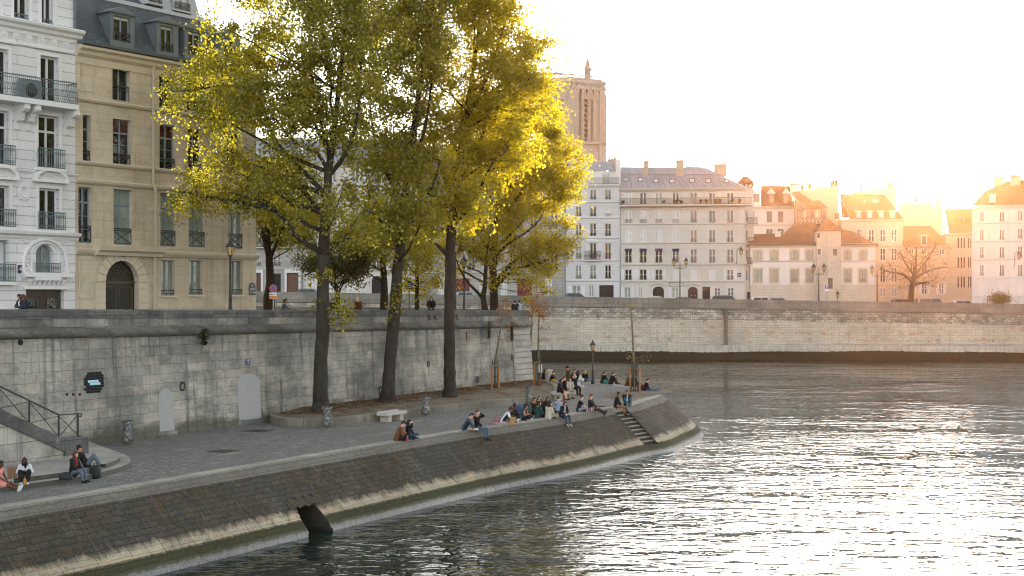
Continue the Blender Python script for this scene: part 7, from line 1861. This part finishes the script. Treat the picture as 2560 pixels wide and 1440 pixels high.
def person(label, p, head, legs='cross', arms='lap', lean=8, top='#111214', bot='#1d2430', hair='#1a120d', hs='short', skin='l', shoe='#161616', seat=0., look=0, pitch=0, female=False, coat=0, skirt=None, armR=None, size=1., bare=False, sh=False, scarf=None, hat=None, vest=None, group='people on the quay', fine=.016, side=0.):
    """head: heading in degrees clockwise from straight away; seat: height of the seat over the feet"""
    t = thing('person', label, 'person', p, group); h = R(head); fx = V((math.sin(h), math.cos(h), 0)); rx = V((fx.y, -fx.x, 0)); p = V(p)
    k = size * (.95 if female else 1.)
    W_ = lambda v: p + (rx * v[0] + fx * v[1]) * k + V((0, 0, v[2] * k))
    stand = legs in ('stand', 'walk')
    pz = .92 if stand else seat + .10
    pel = V((0, 0, pz)); le = R(lean); ups = V((side, math.sin(le), math.cos(le))).normalized()
    mid = pel + ups * .25 + V((0, -.015, 0)); che = pel + ups * .42; nb = pel + ups * .52; 
    sw = .165 if female else .19
    shl = {s: nb + V((s * sw, 0, 0)) - ups * .045 for s in (-1, 1)}
    hy = R(look); hp = R(pitch); hd = V((math.sin(hy) * math.cos(hp), math.cos(hy) * math.cos(hp), -math.sin(hp)))
    hc = nb + ups * .13 + V((0, .03, .045)) + hd * .015
    hr = hd.cross(V((0, 0, 1))).normalized(); hu = hr.cross(hd)
    hq = Matrix((hr, hd, hu)).transposed()
    hpt = lambda x, y, z: hc + hr * x + hd * y + hu * z
    kn, an, el, wr = {}, {}, {}, {}
    hipw = .10 if female else .09
    hip = {s: pel + V((s * hipw, 0, -.01)) for s in (-1, 1)}
    for s in (-1, 1):
        if stand:
            tg = V((s * .09, 0, .08)) if legs == 'stand' else V((s * .07, .26 * s, .09 if s > 0 else .13)); pole = V((0, 1, 0))
        elif seat:
            a_ = {'bench': (.11, .46), 'out': (.10, .80), 'cross': (-.03, .55)}.get(legs, (.11, .46)); tg = V((s * a_[0], a_[1] + (.04 if s > 0 else 0), .08)); pole = V((s * .15, 1, .6))
        else:
            L_ = LEGS[legs]; a_ = L_[0] if s < 0 else L_[1]
            tg = V((s * a_[0] if legs != 'side' else a_[0], a_[1], a_[2])); pole = V((s * L_[2][0] if legs != 'side' else .6, L_[2][1], L_[2][2]))
            if legs == 'cross': tg = V((-s * .10, a_[1], .07))
        kn[s], an[s] = ik(hip[s], tg, .43, .42, pole)
        an_ = arms[0 if s < 0 else 1] if isinstance(arms, tuple) else arms
        if an_ == 'face': tg = hpt(s * .04, .13, -.05); pole = V((s * 1., .2, -.8))
        elif an_ == 'headback': tg = hpt(s * .06, -.02, .12); pole = V((s, .5, .4))
        else:
            a_, pl_ = ARMS[an_]; tg = V((s * a_[0], a_[1], pz + a_[2] - .1)) ; pole = V((s * pl_[0], pl_[1], pl_[2]))
            if an_ in ('back',): tg.z = max(.04 + seat, pz - .10)
        el[s], wr[s] = ik(shl[s], tg, .28, .25, pole)
    fdir = {}
    for s in (-1, 1):
        sh_ = (an[s] - kn[s]).normalized(); f_ = V((s * .15, 1, 0)) if legs not in ('legs', 'hang', 'out', 'onek') else V((s * .25, .35, .9))
        if legs == 'onek' and s > 0: f_ = V((.1, 1, 0))
        if legs == 'edge': f_ = V((s * .1, .85, -.45))
        if legs == 'cross' and not seat: f_ = V((-s * .9, .4, .1))
        if legs == 'side': f_ = V((1, .1, 0))
        fdir[s] = f_.normalized()
    # body
    q = MB(); c = lambda a, b, r0, r1, n=10: cap(q, W_(a), W_(b), r0 * k, r1 * k, n)
    sx = .055
    for s in (-1, 1):
        o = V((s * sx, 0, 0)); c(pel + o * 1.1, mid + o * .8, .105, .09); c(mid + o * .8, che + o * 1.25, .09, .098)
        c(che + o * 1.3, shl[s], .085, .062); c(nb - ups * .02, shl[s], .055, .06)
        c(shl[s], el[s], .052, .040); c(el[s], wr[s], .039, .027)
        c(hip[s], kn[s], .088, .058); c(kn[s], an[s], .056, .038)
        heel = an[s] - fdir[s] * .05 - V((0, 0, .035)) if legs != 'legs' else an[s] + V((0, .02, -.03)); toe = heel + fdir[s] * .22
        c(heel + V((0, 0, .015)), toe, .036, .028); c(an[s], heel + V((0, 0, .01)), .038, .036)
        # hand: palm, four fingers of different length, thumb from the side
        fd = (wr[s] - el[s]).normalized(); hd_ = (fd + V((0, .25, -.25))).normalized(); pn = hd_.cross(V((s, .1, .2))).normalized(); sd_ = pn.cross(hd_).normalized()
        pc = wr[s] + hd_ * .05
        for o2 in (-.022, 0, .022): c(wr[s] + sd_ * o2 * .6, pc + hd_ * .035 + sd_ * o2, .016, .014, 8)
        for i, ln in enumerate((.066, .078, .072, .055)):
            b0 = pc + hd_ * .045 + sd_ * (i - 1.5) * .019; b1 = b0 + hd_ * ln * .55 + pn * .008; b2 = b1 + hd_ * ln * .3 + pn * (.02 + .006 * i)
            c(b0, b1, .0095, .009, 6); c(b1, b2, .009, .008, 6)
        tb_ = wr[s] + hd_ * .03 + sd_ * -.026; c(tb_, tb_ + hd_ * .03 - sd_ * .028, .012, .011, 6); c(tb_ + hd_ * .03 - sd_ * .028, tb_ + hd_ * .058 - sd_ * .03 + pn * .01, .011, .009, 6)
    c(nb - ups * .03, hc - hd * .01 - hu * .04, .056, .052)
    q.ball(W_(hc), (.076 * k, .096 * k, .112 * k), 14, 0, (Matrix((rx, fx, V((0, 0, 1)))).transposed() @ hq).to_quaternion())
    c(hpt(0, .045, -.07), hpt(0, .066, -.088), .046, .032); c(hpt(0, .088, .012), hpt(0, .108, -.022), .011, .016, 6)
    for s in (-1, 1): c(hpt(s * .072, .0, .012), hpt(s * .078, -.012, -.02), .018, .014, 6)
    for s in (-1, 1): c(hpt(s * .03, .082, .028), hpt(s * .012, .086, .03), .012, .012, 6)
    remesh(q, 'body', cloth(SKIN[skin], .6), t, fine)
    # face
    q = MB()
    for s in (-1, 1): q.ball(W_(hpt(s * .031, .087, .008)), .011 * k, 6); q.bar(W_(hpt(s * .05, .088, .034)), W_(hpt(s * .016, .096, .036)), .008 * k)
    q.bar(W_(hpt(-.022, .098, -.056)), W_(hpt(.022, .098, -.056)), .008 * k); q.build('face', cloth('#2c1512', .5), t)
    # hair
    q = MB(); c = lambda a, b, r0, r1, n=10: cap(q, W_(a), W_(b), r0 * k, r1 * k, n)
    if hs != 'bald':
        c(hpt(0, .005, .045), hpt(0, -.035, .02), .086, .090); c(hpt(0, -.04, .02), hpt(0, -.055, -.03), .078, .062); c(hpt(0, .05, .075), hpt(0, .0, .07), .05, .07)
        if hs == 'long':
            for s in (-1, 1): c(hpt(s * .06, -.01, .01), hpt(s * .085, -.01, -.17), .05, .045)
            c(hpt(0, -.06, -.02), hpt(0, -.085, -.26), .085, .06)
        elif hs == 'bob':
            for s in (-1, 1): c(hpt(s * .062, -.005, .01), hpt(s * .078, .0, -.11), .05, .045)
            c(hpt(0, -.05, 0), hpt(0, -.065, -.11), .08, .07)
        elif hs == 'bun': c(hpt(0, -.05, .12), hpt(0, -.055, .15), .05, .045)
        elif hs == 'pony': c(hpt(0, -.10, .03), hpt(0, -.13, -.13), .035, .025)
        elif hs == 'curly':
            for i in range(16): a_ = PR.uniform(0, 6.28); e_ = PR.uniform(.1, 1.4); c(hpt(.09 * math.cos(a_) * math.cos(e_), -.02 + .09 * math.sin(a_) * math.cos(e_), .03 + .10 * math.sin(e_)), hpt(.095 * math.cos(a_) * math.cos(e_), -.02 + .1 * math.sin(a_) * math.cos(e_), .03 + .10 * math.sin(e_)), .035, .03, 6)
        remesh(q, 'hair', cloth(hair, .6), t, .018)
    if hat:
        q = MB(); c(hpt(0, 0, .05), hpt(0, -.02, .08), .097, .09); c(hpt(0, .09, .055), hpt(0, .14, .045), .045, .03); remesh(q, 'cap', cloth(hat), t, .018)
    # top
    e = .018 + .014 * coat
    q = MB()
    for s in (-1, 1):
        o = V((s * sx, 0, 0)); lo = pel - V((0, 0, .02)) if not coat else pel - ups * (.05 if not stand else .22 * coat)
        c(lo + o * 1.25, mid + o * .85, .115 + e, .092 + e); c(mid + o * .85, che + o * 1.25, .092 + e, .100 + e); c(che + o * 1.3, shl[s], .085 + e, .062 + e); c(nb - ups * .045, shl[s] - ups * .01, .045 + e * .7, .058 + e)
        if bare: continue
        if sh: c(shl[s], shl[s].lerp(el[s], .62), .054 + e, .05 + e)
        else: c(shl[s], el[s], .053 + e, .044 + e * .9); c(el[s], el[s].lerp(wr[s], .96), .044 + e * .9, .032 + e * .6)
    remesh(q, 'jacket' if coat else ('sweater' if not sh else 'shirt'), cloth(top), t, .02)
    if vest:
        q = MB(); c(che + V((0, .075, .03)) , mid + V((0, .09, -.08)), .06, .062); remesh(q, 'shirt_front', cloth(vest), t, .02)
    if scarf:
        q = MB(); c(nb + ups * .01, nb + ups * .035, .085, .075); c(nb + V((.03, .09, -.03)), nb + V((.03, .12, -.26)), .04, .035); remesh(q, 'scarf', cloth(scarf), t, .018)
    # legs
    q = MB()
    if skirt:
        for s in (-1, 1): c(pel + V((s * .05, 0, 0)), hip[s].lerp(kn[s], .55), .125, .11); c(hip[s].lerp(kn[s], .5), hip[s].lerp(kn[s], .95 if skirt[0] == 'L' else .7), .11, .10)
        if skirt[0] == 'L':
            for s in (-1, 1): c(kn[s], kn[s].lerp(an[s], .75), .10, .09)
            c(kn[-1].lerp(an[-1], .5), kn[1].lerp(an[1], .5), .10, .10)
        c(hip[-1].lerp(kn[-1], .7), hip[1].lerp(kn[1], .7), .09, .09)
        remesh(q, 'skirt', cloth(skirt[1:]), t, .022)
    else:
        for s in (-1, 1): c(pel + V((s * .05, 0, 0)), hip[s], .122, .108); c(hip[s], kn[s], .106, .072); c(kn[s], kn[s].lerp(an[s], .93), .071, .054)
        remesh(q, 'trousers', cloth(bot), t, .02)
    for s in (-1, 1):
        q = MB(); heel = an[s] - fdir[s] * .05 - V((0, 0, .035)) if legs != 'legs' else an[s] + V((0, .02, -.03)); toe = heel + fdir[s] * .22
        c(heel + V((0, 0, .012)), toe, .050, .040); c(an[s] - V((0, 0, .02)), heel + V((0, 0, .01)), .052, .047); remesh(q, 'shoe', cloth(shoe), t, .016)
    return t
def P_(label, px, py, head, z=None, dz=0., **kw):
    return person(label, gp(px, py, QZ if z is None else z) + V((0, 0, dz)), head, **kw)
G1 = 'people sitting along the quay edge'
RIV = 115
# on the landing steps
P_('woman in a pink dress sitting on the landing step with bare legs stretched out', -4, 1227, 97, legs='out', seat=.20, size=.92, arms='lap', lean=5, top='#d98f85', skirt='S#d98f85', skin='d', hair='#120c0a', hs='short', shoe='#d8dcdf', female=True, fine=.013, bare=True)
P_('woman in white blouse and long black skirt hunched on the landing step', 63, 1208, 165, legs='bench', seat=.16, size=.9, arms='phone', lean=24, top='#c9cdd6', skirt='L#0c0c0d', skin='d', hair='#0e0908', hs='long', shoe='#c9ced2', female=True, look=25, fine=.013, z=2.81)
P_('red haired woman in black coat with red scarf sitting on the landing step', 184, 1206, 108, legs='bench', seat=.28, size=.93, arms='lap', lean=4, top='#0b0d0e', bot='#5b6676', hair='#5a2412', hs='bob', scarf='#a02c2c', female=True, coat=1, fine=.013)
P_('dark haired man in black jacket reclining on the landing with knees up', 217, 1168, 75, z=2.97, size=.93, legs='knees', arms='back', lean=-28, top='#0d1012', bot='#5a636d', hair='#0d0a09', hs='curly', coat=1, skin='m', pitch=10, look=-10, fine=.013)
# along the edge
P_('man in a brown jacket cross legged at the quay edge looking down', 993, 1102, 80, legs='cross', arms='phone', lean=22, top='#6b3d1d', bot='#15181d', hair='#17110d', coat=1, pitch=35, group=G1)
P_('dark haired woman in a black top drinking beside the brown jacket', 1020, 1098, 105, legs='cross', arms=('lap', 'face'), lean=2, top='#0b0b0d', bot='#2c4a63', hair='#120c0a', hs='long', female=True, group=G1)
P_('man in a blue denim jacket bending over his white shoes', 1160, 1076, 85, legs='knees', arms='reach', lean=30, top='#2f4d63', bot='#0f1114', hair='#1c130e', shoe='#dfe3e6', pitch=30, group=G1)
P_('bearded man in black sweater with jeans dangling over the edge drinking', 1194, 1074, 120, legs='edge', arms=('face', 'lap'), lean=-4, top='#08080a', bot='#41617d', hair='#15100d', shoe='#2a1a10', pitch=-15, look=20, group=G1)
P_('man in a white shirt bending forward with knees drawn up', 1257, 1058, 85, legs='knees', arms='shin', lean=34, top='#d5dae2', bot='#0f0f11', hair='#0f0b09', hs='curly', skin='b', sh=True, pitch=25, group=G1)
P_('dark top person with a high bun sitting behind the white shirt', 1278, 1050, 125, legs='knees', arms='knees', lean=16, top='#17181c', bot='#121316', hair='#0f0a09', hs='bun', skin='d', shoe='#cfd2d6', female=True, pitch=20, group=G1)
P_('long haired woman in a strappy top cross legged with white shoes', 1309, 1051, 110, legs='cross', arms='phone', lean=10, top='#3a4650', bot='#0d0d10', hair='#3a2415', hs='long', skin='m', bare=True, shoe='#cfd6dc', female=True, hat='#20262c', pitch=20, group=G1)
P_('dark haired man half hidden behind the teal sweater', 1334, 1036, 150, legs='cross', arms='lap', lean=4, top='#101113', bot='#16181c', hair='#100b09', skin='m', group=G1)
P_('woman with reddish hair sitting farthest back in the circle of friends', 1347, 1029, 160, legs='cross', arms='lap', lean=2, top='#141316', bot='#1a1c20', hair='#4a2412', hs='bob', female=True, group=G1)
P_('person in a teal green sweater seen from behind', 1344, 1044, 62, legs='cross', arms='lap', lean=6, top='#0c4a47', bot='#1c1d22', hair='#33200f', hs='bob', coat=.5, female=True, look=30, group=G1)
P_('woman with long black hair in a black hooded coat facing the camera', 1368, 1031, 165, legs='cross', arms='lap', lean=4, top='#0c0c0e', bot='#111214', hair='#0b0808', hs='long', skin='m', coat=1, female=True, group=G1)
P_('person in a loose cream sweater seen from behind at the edge', 1371, 1047, 40, legs='cross', arms='lap', lean=8, top='#b7b0a0', bot='#8f8a80', hair='#2b1c12', hs='long', coat=1, female=True, look=40, group=G1)
P_('man in a light blue shirt drinking with raised hand', 1396, 1035, 190, legs='cross', arms=('lap', 'face'), lean=2, top='#8fa3bb', bot='#15181f', hair='#17110e', look=-40, group=G1)
P_('woman in black jacket and white top with jeans over the edge', 1406, 1042, 140, legs='edge', arms='lap', lean=16, top='#0d0e10', bot='#27405a', vest='#b9bec6', hair='#5a3018', hs='bob', shoe='#b9a48c', coat=.6, female=True, pitch=25, look=-20, group=G1)
P_('man in a black shirt and pale jeans leaning over bent knees', 1446, 1029, 90, legs='cross', arms='reach', lean=14, top='#0b0b0c', bot='#7f93a5', hair='#1d130d', sh=True, look=30, group=G1)
P_('red haired man in navy sitting with one leg stretched over the edge', 1477, 1027, 110, legs='hang', arms=('lap', 'fold'), lean=-2, top='#14161c', bot='#151a28', hair='#5c2a17', look=20, coat=.5, group=G1)
P_('person with bun in a black jacket and tan trousers sitting on the stair head', 1540, 1018, 100, legs='edge', arms='lap', lean=10, top='#0b0b0b', bot='#8a5f3c', hair='#0e0a08', hs='bun', coat=1.3, shoe='#10141b', female=True, skin='b', group=G1)
P_('man in an open black jacket and blue jeans at the stair head', 1567, 1014, 170, legs='knees', arms='lap', lean=2, top='#101013', bot='#2f6173', vest='#b9bdc4', hair='#120d0b', coat=1, skin='m', shoe='#3fa7a0', group=G1)
# stone seats
P_('woman in a black coat with bare legs on the end bench', 1398, 1000, 110, legs='bench', seat=.46, arms='lap', lean=8, top='#0a0a0b', skirt='S#0c0c10', hair='#1c110c', hs='bob', coat=1.2, female=True)
P_('short haired person in black behind the black coat on the end bench', 1406, 996, 60, legs='bench', seat=.46, arms='lap', lean=8, top='#0b0b0c', bot='#14161a', hair='#4a2d18', coat=1, look=40)
P_('woman in a pale beige jacket holding a camera on the bench', 1424, 996, 165, legs='bench', seat=.46, arms='lap', lean=6, top='#a39c90', bot='#9a958c', vest='#c9c4ba', hair='#1a110d', hs='bob', coat=.6, female=True, shoe='#121212')
P_('pink haired person in black raising both arms on the back seat', 1437, 988, 150, legs='bench', seat=.46, arms='headback', lean=-6, top='#0c0c0e', bot='#0d0d0f', hair='#c78c84', hs='bald', coat=.6)
# water side row
P_('standing man in a brown wool jacket and dark cap', 1421, 981, 250, legs='stand', arms=('pocket', 'pocket'), lean=2, top='#4a3a2e', bot='#131415', hair='#0d0a09', hat='#111112', coat=1.1, skin='m', pitch=25)
P_('dark haired woman in red behind the stone block', 1357, 950, 75, legs='cross', arms='lap', lean=12, top='#4a1214', bot='#3a1214', hair='#0f0a09', hs='bob', female=True)
P_('long haired woman in a pink top with her back turned', 1369, 949, 20, legs='cross', arms='lap', lean=4, top='#c28a92', bot='#7c6a70', hair='#2a1810', hs='long', female=True)
P_('bearded man in a navy jacket beside the stone block', 1377, 957, 95, legs='onek', arms='knees', lean=16, top='#0d1118', bot='#1e2a44', hair='#15100d', coat=1, shoe='#b9bcc4')
P_('short haired person in dark blue raising a hand by the water', 1435, 952, 60, legs='cross', arms=('lap', 'face'), lean=4, top='#141c22', bot='#1a222c', hair='#4a2d19')
P_('blonde woman in a black top looking at the water', 1462, 954, 20, legs='cross', arms='lap', lean=4, top='#0b0b0d', bot='#42678a', hair='#a8824e', hs='long', female=True)
P_('woman with a ponytail in a black jacket and white shoes', 1506, 958, 60, legs='cross', arms='reach', lean=14, top='#0e0e10', bot='#2a3446', hair='#1b120d', hs='pony', female=True, coat=.6)
P_('man in a big black coat and navy trousers by the water', 1527, 961, 70, legs='knees', arms='knees', lean=14, top='#0a0a0b', bot='#10141f', hair='#17110d', coat=1.4)
P_('man in a rust brown jacket behind the wooden tree guard', 1567, 965, 80, legs='knees', arms='phone', lean=18, top='#5a3a17', bot='#1a1a1c', hair='#120d0b', coat=1)
P_('person in black crouched behind the sapling cage', 1581, 967, 120, legs='knees', arms='lap', lean=14, top='#0b0b0c', bot='#0d0d0f', hair='#100c0a', coat=1)
P_('man in a black and white track jacket with jeans stretched to the rim', 1612, 980, 80, legs='legs', arms='lap', lean=14, top='#0e0e10', vest='#0e0e10', bot='#31507f', hair='#1b130e', coat=.5, shoe='#3b6a86', pitch=10)
# upper street
def U_(label, px, Z, head, dz=0., **kw):
    kw.setdefault('group', 'people on the upper quay'); return person(label, wp_(px, Z, street_z(Z) + dz), head, **kw)
U_('woman with sunglasses looking at a phone by the parapet', 55, 60.2, 215, legs='stand', arms='phone', top='#1a2030', vest='#c9ccd2', bot='#28364a', hair='#140d0b', hs='long', skin='m', female=True, pitch=15, coat=.5)
U_('woman in a navy jacket with sunlit auburn hair leaning on her friend', 66, 60.6, 235, legs='stand', arms='phone', top='#15202e', bot='#2b3c52', hair='#4a1d0c', hs='long', female=True, pitch=18, coat=.6)
U_('walking woman in a denim jacket carrying a pale bag', 708, 79., 85, legs='walk', arms=('side', 'reach'), top='#3f5158', bot='#7a4a30', hair='#120c0a', hs='pony', skin='b', female=True, size=.98)
U_('person in a dark jacket half hidden by the thickest poplar', 831, 84., 30, legs='stand', arms='side', top='#1d1f22', bot='#26415a', hair='#17110e', coat=.6)
U_('bald man in a brown coat over black walking on the upper quay', 897, 85., 215, legs='walk', arms='side', top='#5a351d', vest='#0b0b0c', bot='#121214', hs='bald', coat=1.2, size=1.03)
U_('hooded person in black sitting on the parapet', 1078, 94.5, 175, legs='knees', arms='lap', top='#08080a', bot='#0a0a0c', hair='#08080a', hs='bob', coat=1.3, dz=.98, lean=12)
U_('man in a dark jacket leaning on the parapet end with a friend', 1290, 101.3, 340, legs='stand', arms='reach', top='#12151b', bot='#15171c', hair='#120e0c', coat=1.1, lean=18)
U_('person in a pale grey coat pressed against the dark jacket', 1299, 101.6, 350, legs='stand', arms='reach', top='#9a9ca3', bot='#3a3d44', hair='#1a1410', coat=1.1, lean=16)
def far_person(label, px, top):
    x = (px - CX) / F * 214; person(label, V((x, 214, far_z(x))), 180, legs='walk', arms='side', top=top, bot='#15171c', group='people on the far quay')
far_person('person in a crimson jacket walking before the second arched door', 1737, '#5a1018'); far_person('fair haired person before the second arched door', 1728, '#3a2a1d')
flush()
# ===== belongings ========================================================================================
def item(name, label, cat, px, py, z, fn, m, grp=None):
    b = gp(px, py, z); q = MB(); fn(q, b); o = q.build(name, m, base=b, smooth=name in ('backpack', 'hand_bag', 'white_coat')); tag(o, label, cat, grp); return o
def bagf(w, d, h, r=0.):
    def f(q, b):
        n = 12
        pr = [(.6, 0), (1, .05), (1.05, .35), (1, .7), (.8, .92), (.35, 1.)]
        q.mesh([b + V((w * s_ * math.copysign(abs(math.cos(a)) ** .6, math.cos(a)), d * s_ * math.copysign(abs(math.sin(a)) ** .6, math.sin(a)), h * zz1)) for s_, zz1 in pr for a in [6.2832 * k / n for k in range(n)]], [(i * n + k, i * n + (k + 1) % n, (i + 1) * n + (k + 1) % n, (i + 1) * n + k) for i in range(5) for k in range(n)] + [tuple((5) * n + k for k in range(n)), tuple(range(n))[::-1]])
        q.tube([b + V((-w * .4, 0, h * .95)), b + V((-w * .2, 0, h * 1.15)), b + V((w * .2, 0, h * 1.15)), b + V((w * .4, 0, h * .95))], .015, 5)
    return f
def paperbag(q, b):
    q.hexa([b + V((-.13, -.08, 0)), b + V((.13, -.08, 0)), b + V((.13, .08, 0)), b + V((-.13, .08, 0))], [b + V((-.15, -.06, .36)), b + V((.14, -.07, .38)), b + V((.15, .06, .37)), b + V((-.14, .07, .36))])
    q.tube([b + V((-.06, -.07, .36)), b + V((-.05, -.08, .45)), b + V((.05, -.08, .45)), b + V((.06, -.07, .37))], .008, 4)
def cup(r, h): return lambda q, b: q.lathe(b, [(r * .8, 0), (r, h * .9), (r * 1.06, h * .92), (r * .9, h)], 10)
def bottle(r, h): return lambda q, b: q.lathe(b, [(r, 0), (r, h * .6), (r * .9, h * .68), (r * .4, h * .82), (r * .38, h * .95), (r * .5, h * .96), (r * .45, h)], 10)
kraft = plain('kraft_paper', (.26, .15, .085), .9, .2, 8.); drk = plain('black_nylon', (.014, .018, .020), .7, .3, 8.)
item('paper_bag', 'brown paper bag standing on the landing step between two women', 'bag', 31, 1196, 2.97, paperbag, kraft)
item('hand_bag', 'dark leather bag beside the red haired woman', 'bag', 165, 1200, 2.81, bagf(.22, .14, .22), drk)
item('backpack', 'black backpack standing before the landing steps', 'backpack', 238, 1196, QZ, bagf(.19, .15, .46), drk)
item('drink_can', 'tall colourful can on the step beside the jeans', 'can', 213, 1190, 2.81, cup(.035, .22), plain('pink_can', (.55, .06, .12), .35))
item('paper_cup', 'white cup on the landing step under the paper bag', 'cup', 23, 1211, 2.81, cup(.05, .16), whp)
item('water_bottle', 'clear water bottle on the landing step', 'bottle', 31, 1212, 2.81, bottle(.04, .24), plain('clear_plastic', (.35, .40, .42), .2))
item('drink_bottle', 'amber juice bottle at the feet of the woman in black skirt', 'bottle', 62, 1212, 2.81, bottle(.055, .26), plain('amber_juice', (.45, .20, .03), .25))
item('cola_bottle', 'red bottle between the two people at the brown jacket', 'bottle', 1018, 1104, QZ, bottle(.04, .26), plain('red_bottle', (.42, .012, .02), .3))
item('paper_cup', 'white cup beside the red bottle', 'cup', 1014, 1101, QZ, cup(.045, .13), whp)
item('drink_glass', 'amber glass between denim jacket and black sweater', 'glass', 1183, 1077, QZ, cup(.045, .15), plain('amber_juice', ()))
item('paper_bag', 'brown paper bag at the feet of the bun haired person', 'bag', 1282, 1061, QZ, paperbag, plain('tan_paper', (.38, .22, .09), .9))
item('paper_cup', 'white cup on the quay between bun and strappy top', 'cup', 1294, 1055, QZ, cup(.05, .15), whp)
item('blanket', 'pink striped blanket under the bent white shirt', 'blanket', 1256, 1058, QZ + .006, lambda q, b: q.prism([b + V((math.cos(a) * (.55 + .1 * math.sin(3 * a)), math.sin(a) * .55, 0)) for a in [6.2832 * k / 18 for k in range(18)]], (0, 0, .02)), plain('pink_blanket', (.42, .26, .28), .9, .4, 12.))
item('hand_bag', 'dusty pink and green bag lying left of the bent white shirt', 'bag', 1243, 1056, QZ, bagf(.17, .15, .3), plain('pink_green_bag', (.30, .16, .17), .9, .6, 3.))
item('backpack', 'large blue hiking pack behind the strappy top', 'backpack', 1298, 1042, QZ, bagf(.22, .18, .58), plain('blue_pack', (.03, .06, .15), .8, .5, 5.))
item('backpack', 'large grey green hiking pack beside the blue one', 'backpack', 1317, 1038, QZ, bagf(.24, .2, .64), plain('grey_pack', (.05, .075, .075), .8, .4, 5.))
for x, c, n_, l_ in ((1474, (.55, .10, .25), 'drink_can', 'pink can in front of the red haired man'), (1479, (.55, .60, .68), 'drink_can', 'pale blue can between pink and orange ones'), (1483, (.60, .24, .05), 'drink_can', 'orange can in front of the red haired man'), (1465, (.40, .16, .04), 'drink_glass', 'amber glass next to the pale jeans')): item(n_, l_, 'drink', x, 1028 + (1474 - x) * -.0, QZ, cup(.04, .2), plain('drink_%d' % x, c, .35))
item('hand_bag', 'turquoise bag between the ponytail woman and black coat', 'bag', 1514, 960, QZ, bagf(.16, .1, .3), plain('turquoise_bag', (.02, .22, .19), .7))
item('hand_bag', 'dark bag lying beside the blonde woman', 'bag', 1450, 955, QZ, bagf(.42, .2, .32), drk)
item('backpack', 'burgundy backpack behind the track jacket man', 'backpack', 1603, 977, QZ, bagf(.26, .2, .42), plain('burgundy_pack', (.06, .015, .03), .8, .3))
item('hand_bag', 'mustard yellow bag on the lap side of the man in navy', 'bag', 1385, 955, QZ + .1, bagf(.24, .14, .2), plain('mustard_bag', (.45, .22, .03), .8))
def coatf(q, b):
    rr_ = random.Random(4)
    for k in range(22): q.ball(b + V((rr_.uniform(-.28, .28), rr_.uniform(-.2, .2), rr_.uniform(.4, 1.05))), (rr_.uniform(.1, .2), .14, rr_.uniform(.12, .25)), 7)
    for k in range(6): q.tube([b + V((.1 + .05 * k, -.1, .6)), b + V((.2 + .04 * k, -.12, .25 + .04 * k))], .03, 5)
item('white_coat', 'fluffy white coat draped over the stone block seat', 'coat', 1445, 986, QZ, coatf, plain('white_fleece', (.5, .5, .5), .95, .5, 14.))
p_ = wp_(713, 78.7, street_z(79) + .45); q = MB(); bagf(.2, .12, .42)(q, p_); o_ = q.build('shoulder_bag', plain('canvas_bag', (.42, .36, .30), .9, .3, 6.), base=p_); tag(o_, 'pale canvas bag carried by the walking woman in denim', 'bag')
# ===== haze ==============================================================================================
hb = MB(); hb.box((-420, -70, -3.6), (840, 0, 0), (0, 640, 0), (0, 0, 100))
g = G('haze_air')
pv = g.n('VolumePrincipled', {'Color': (1., .45, .20, 1), 'Density': .000028, 'Anisotropy': .925})
g.t.links.new(pv.outputs[0], g.out.inputs[1])
tag(hb.build('haze', g.m), kind='stuff')
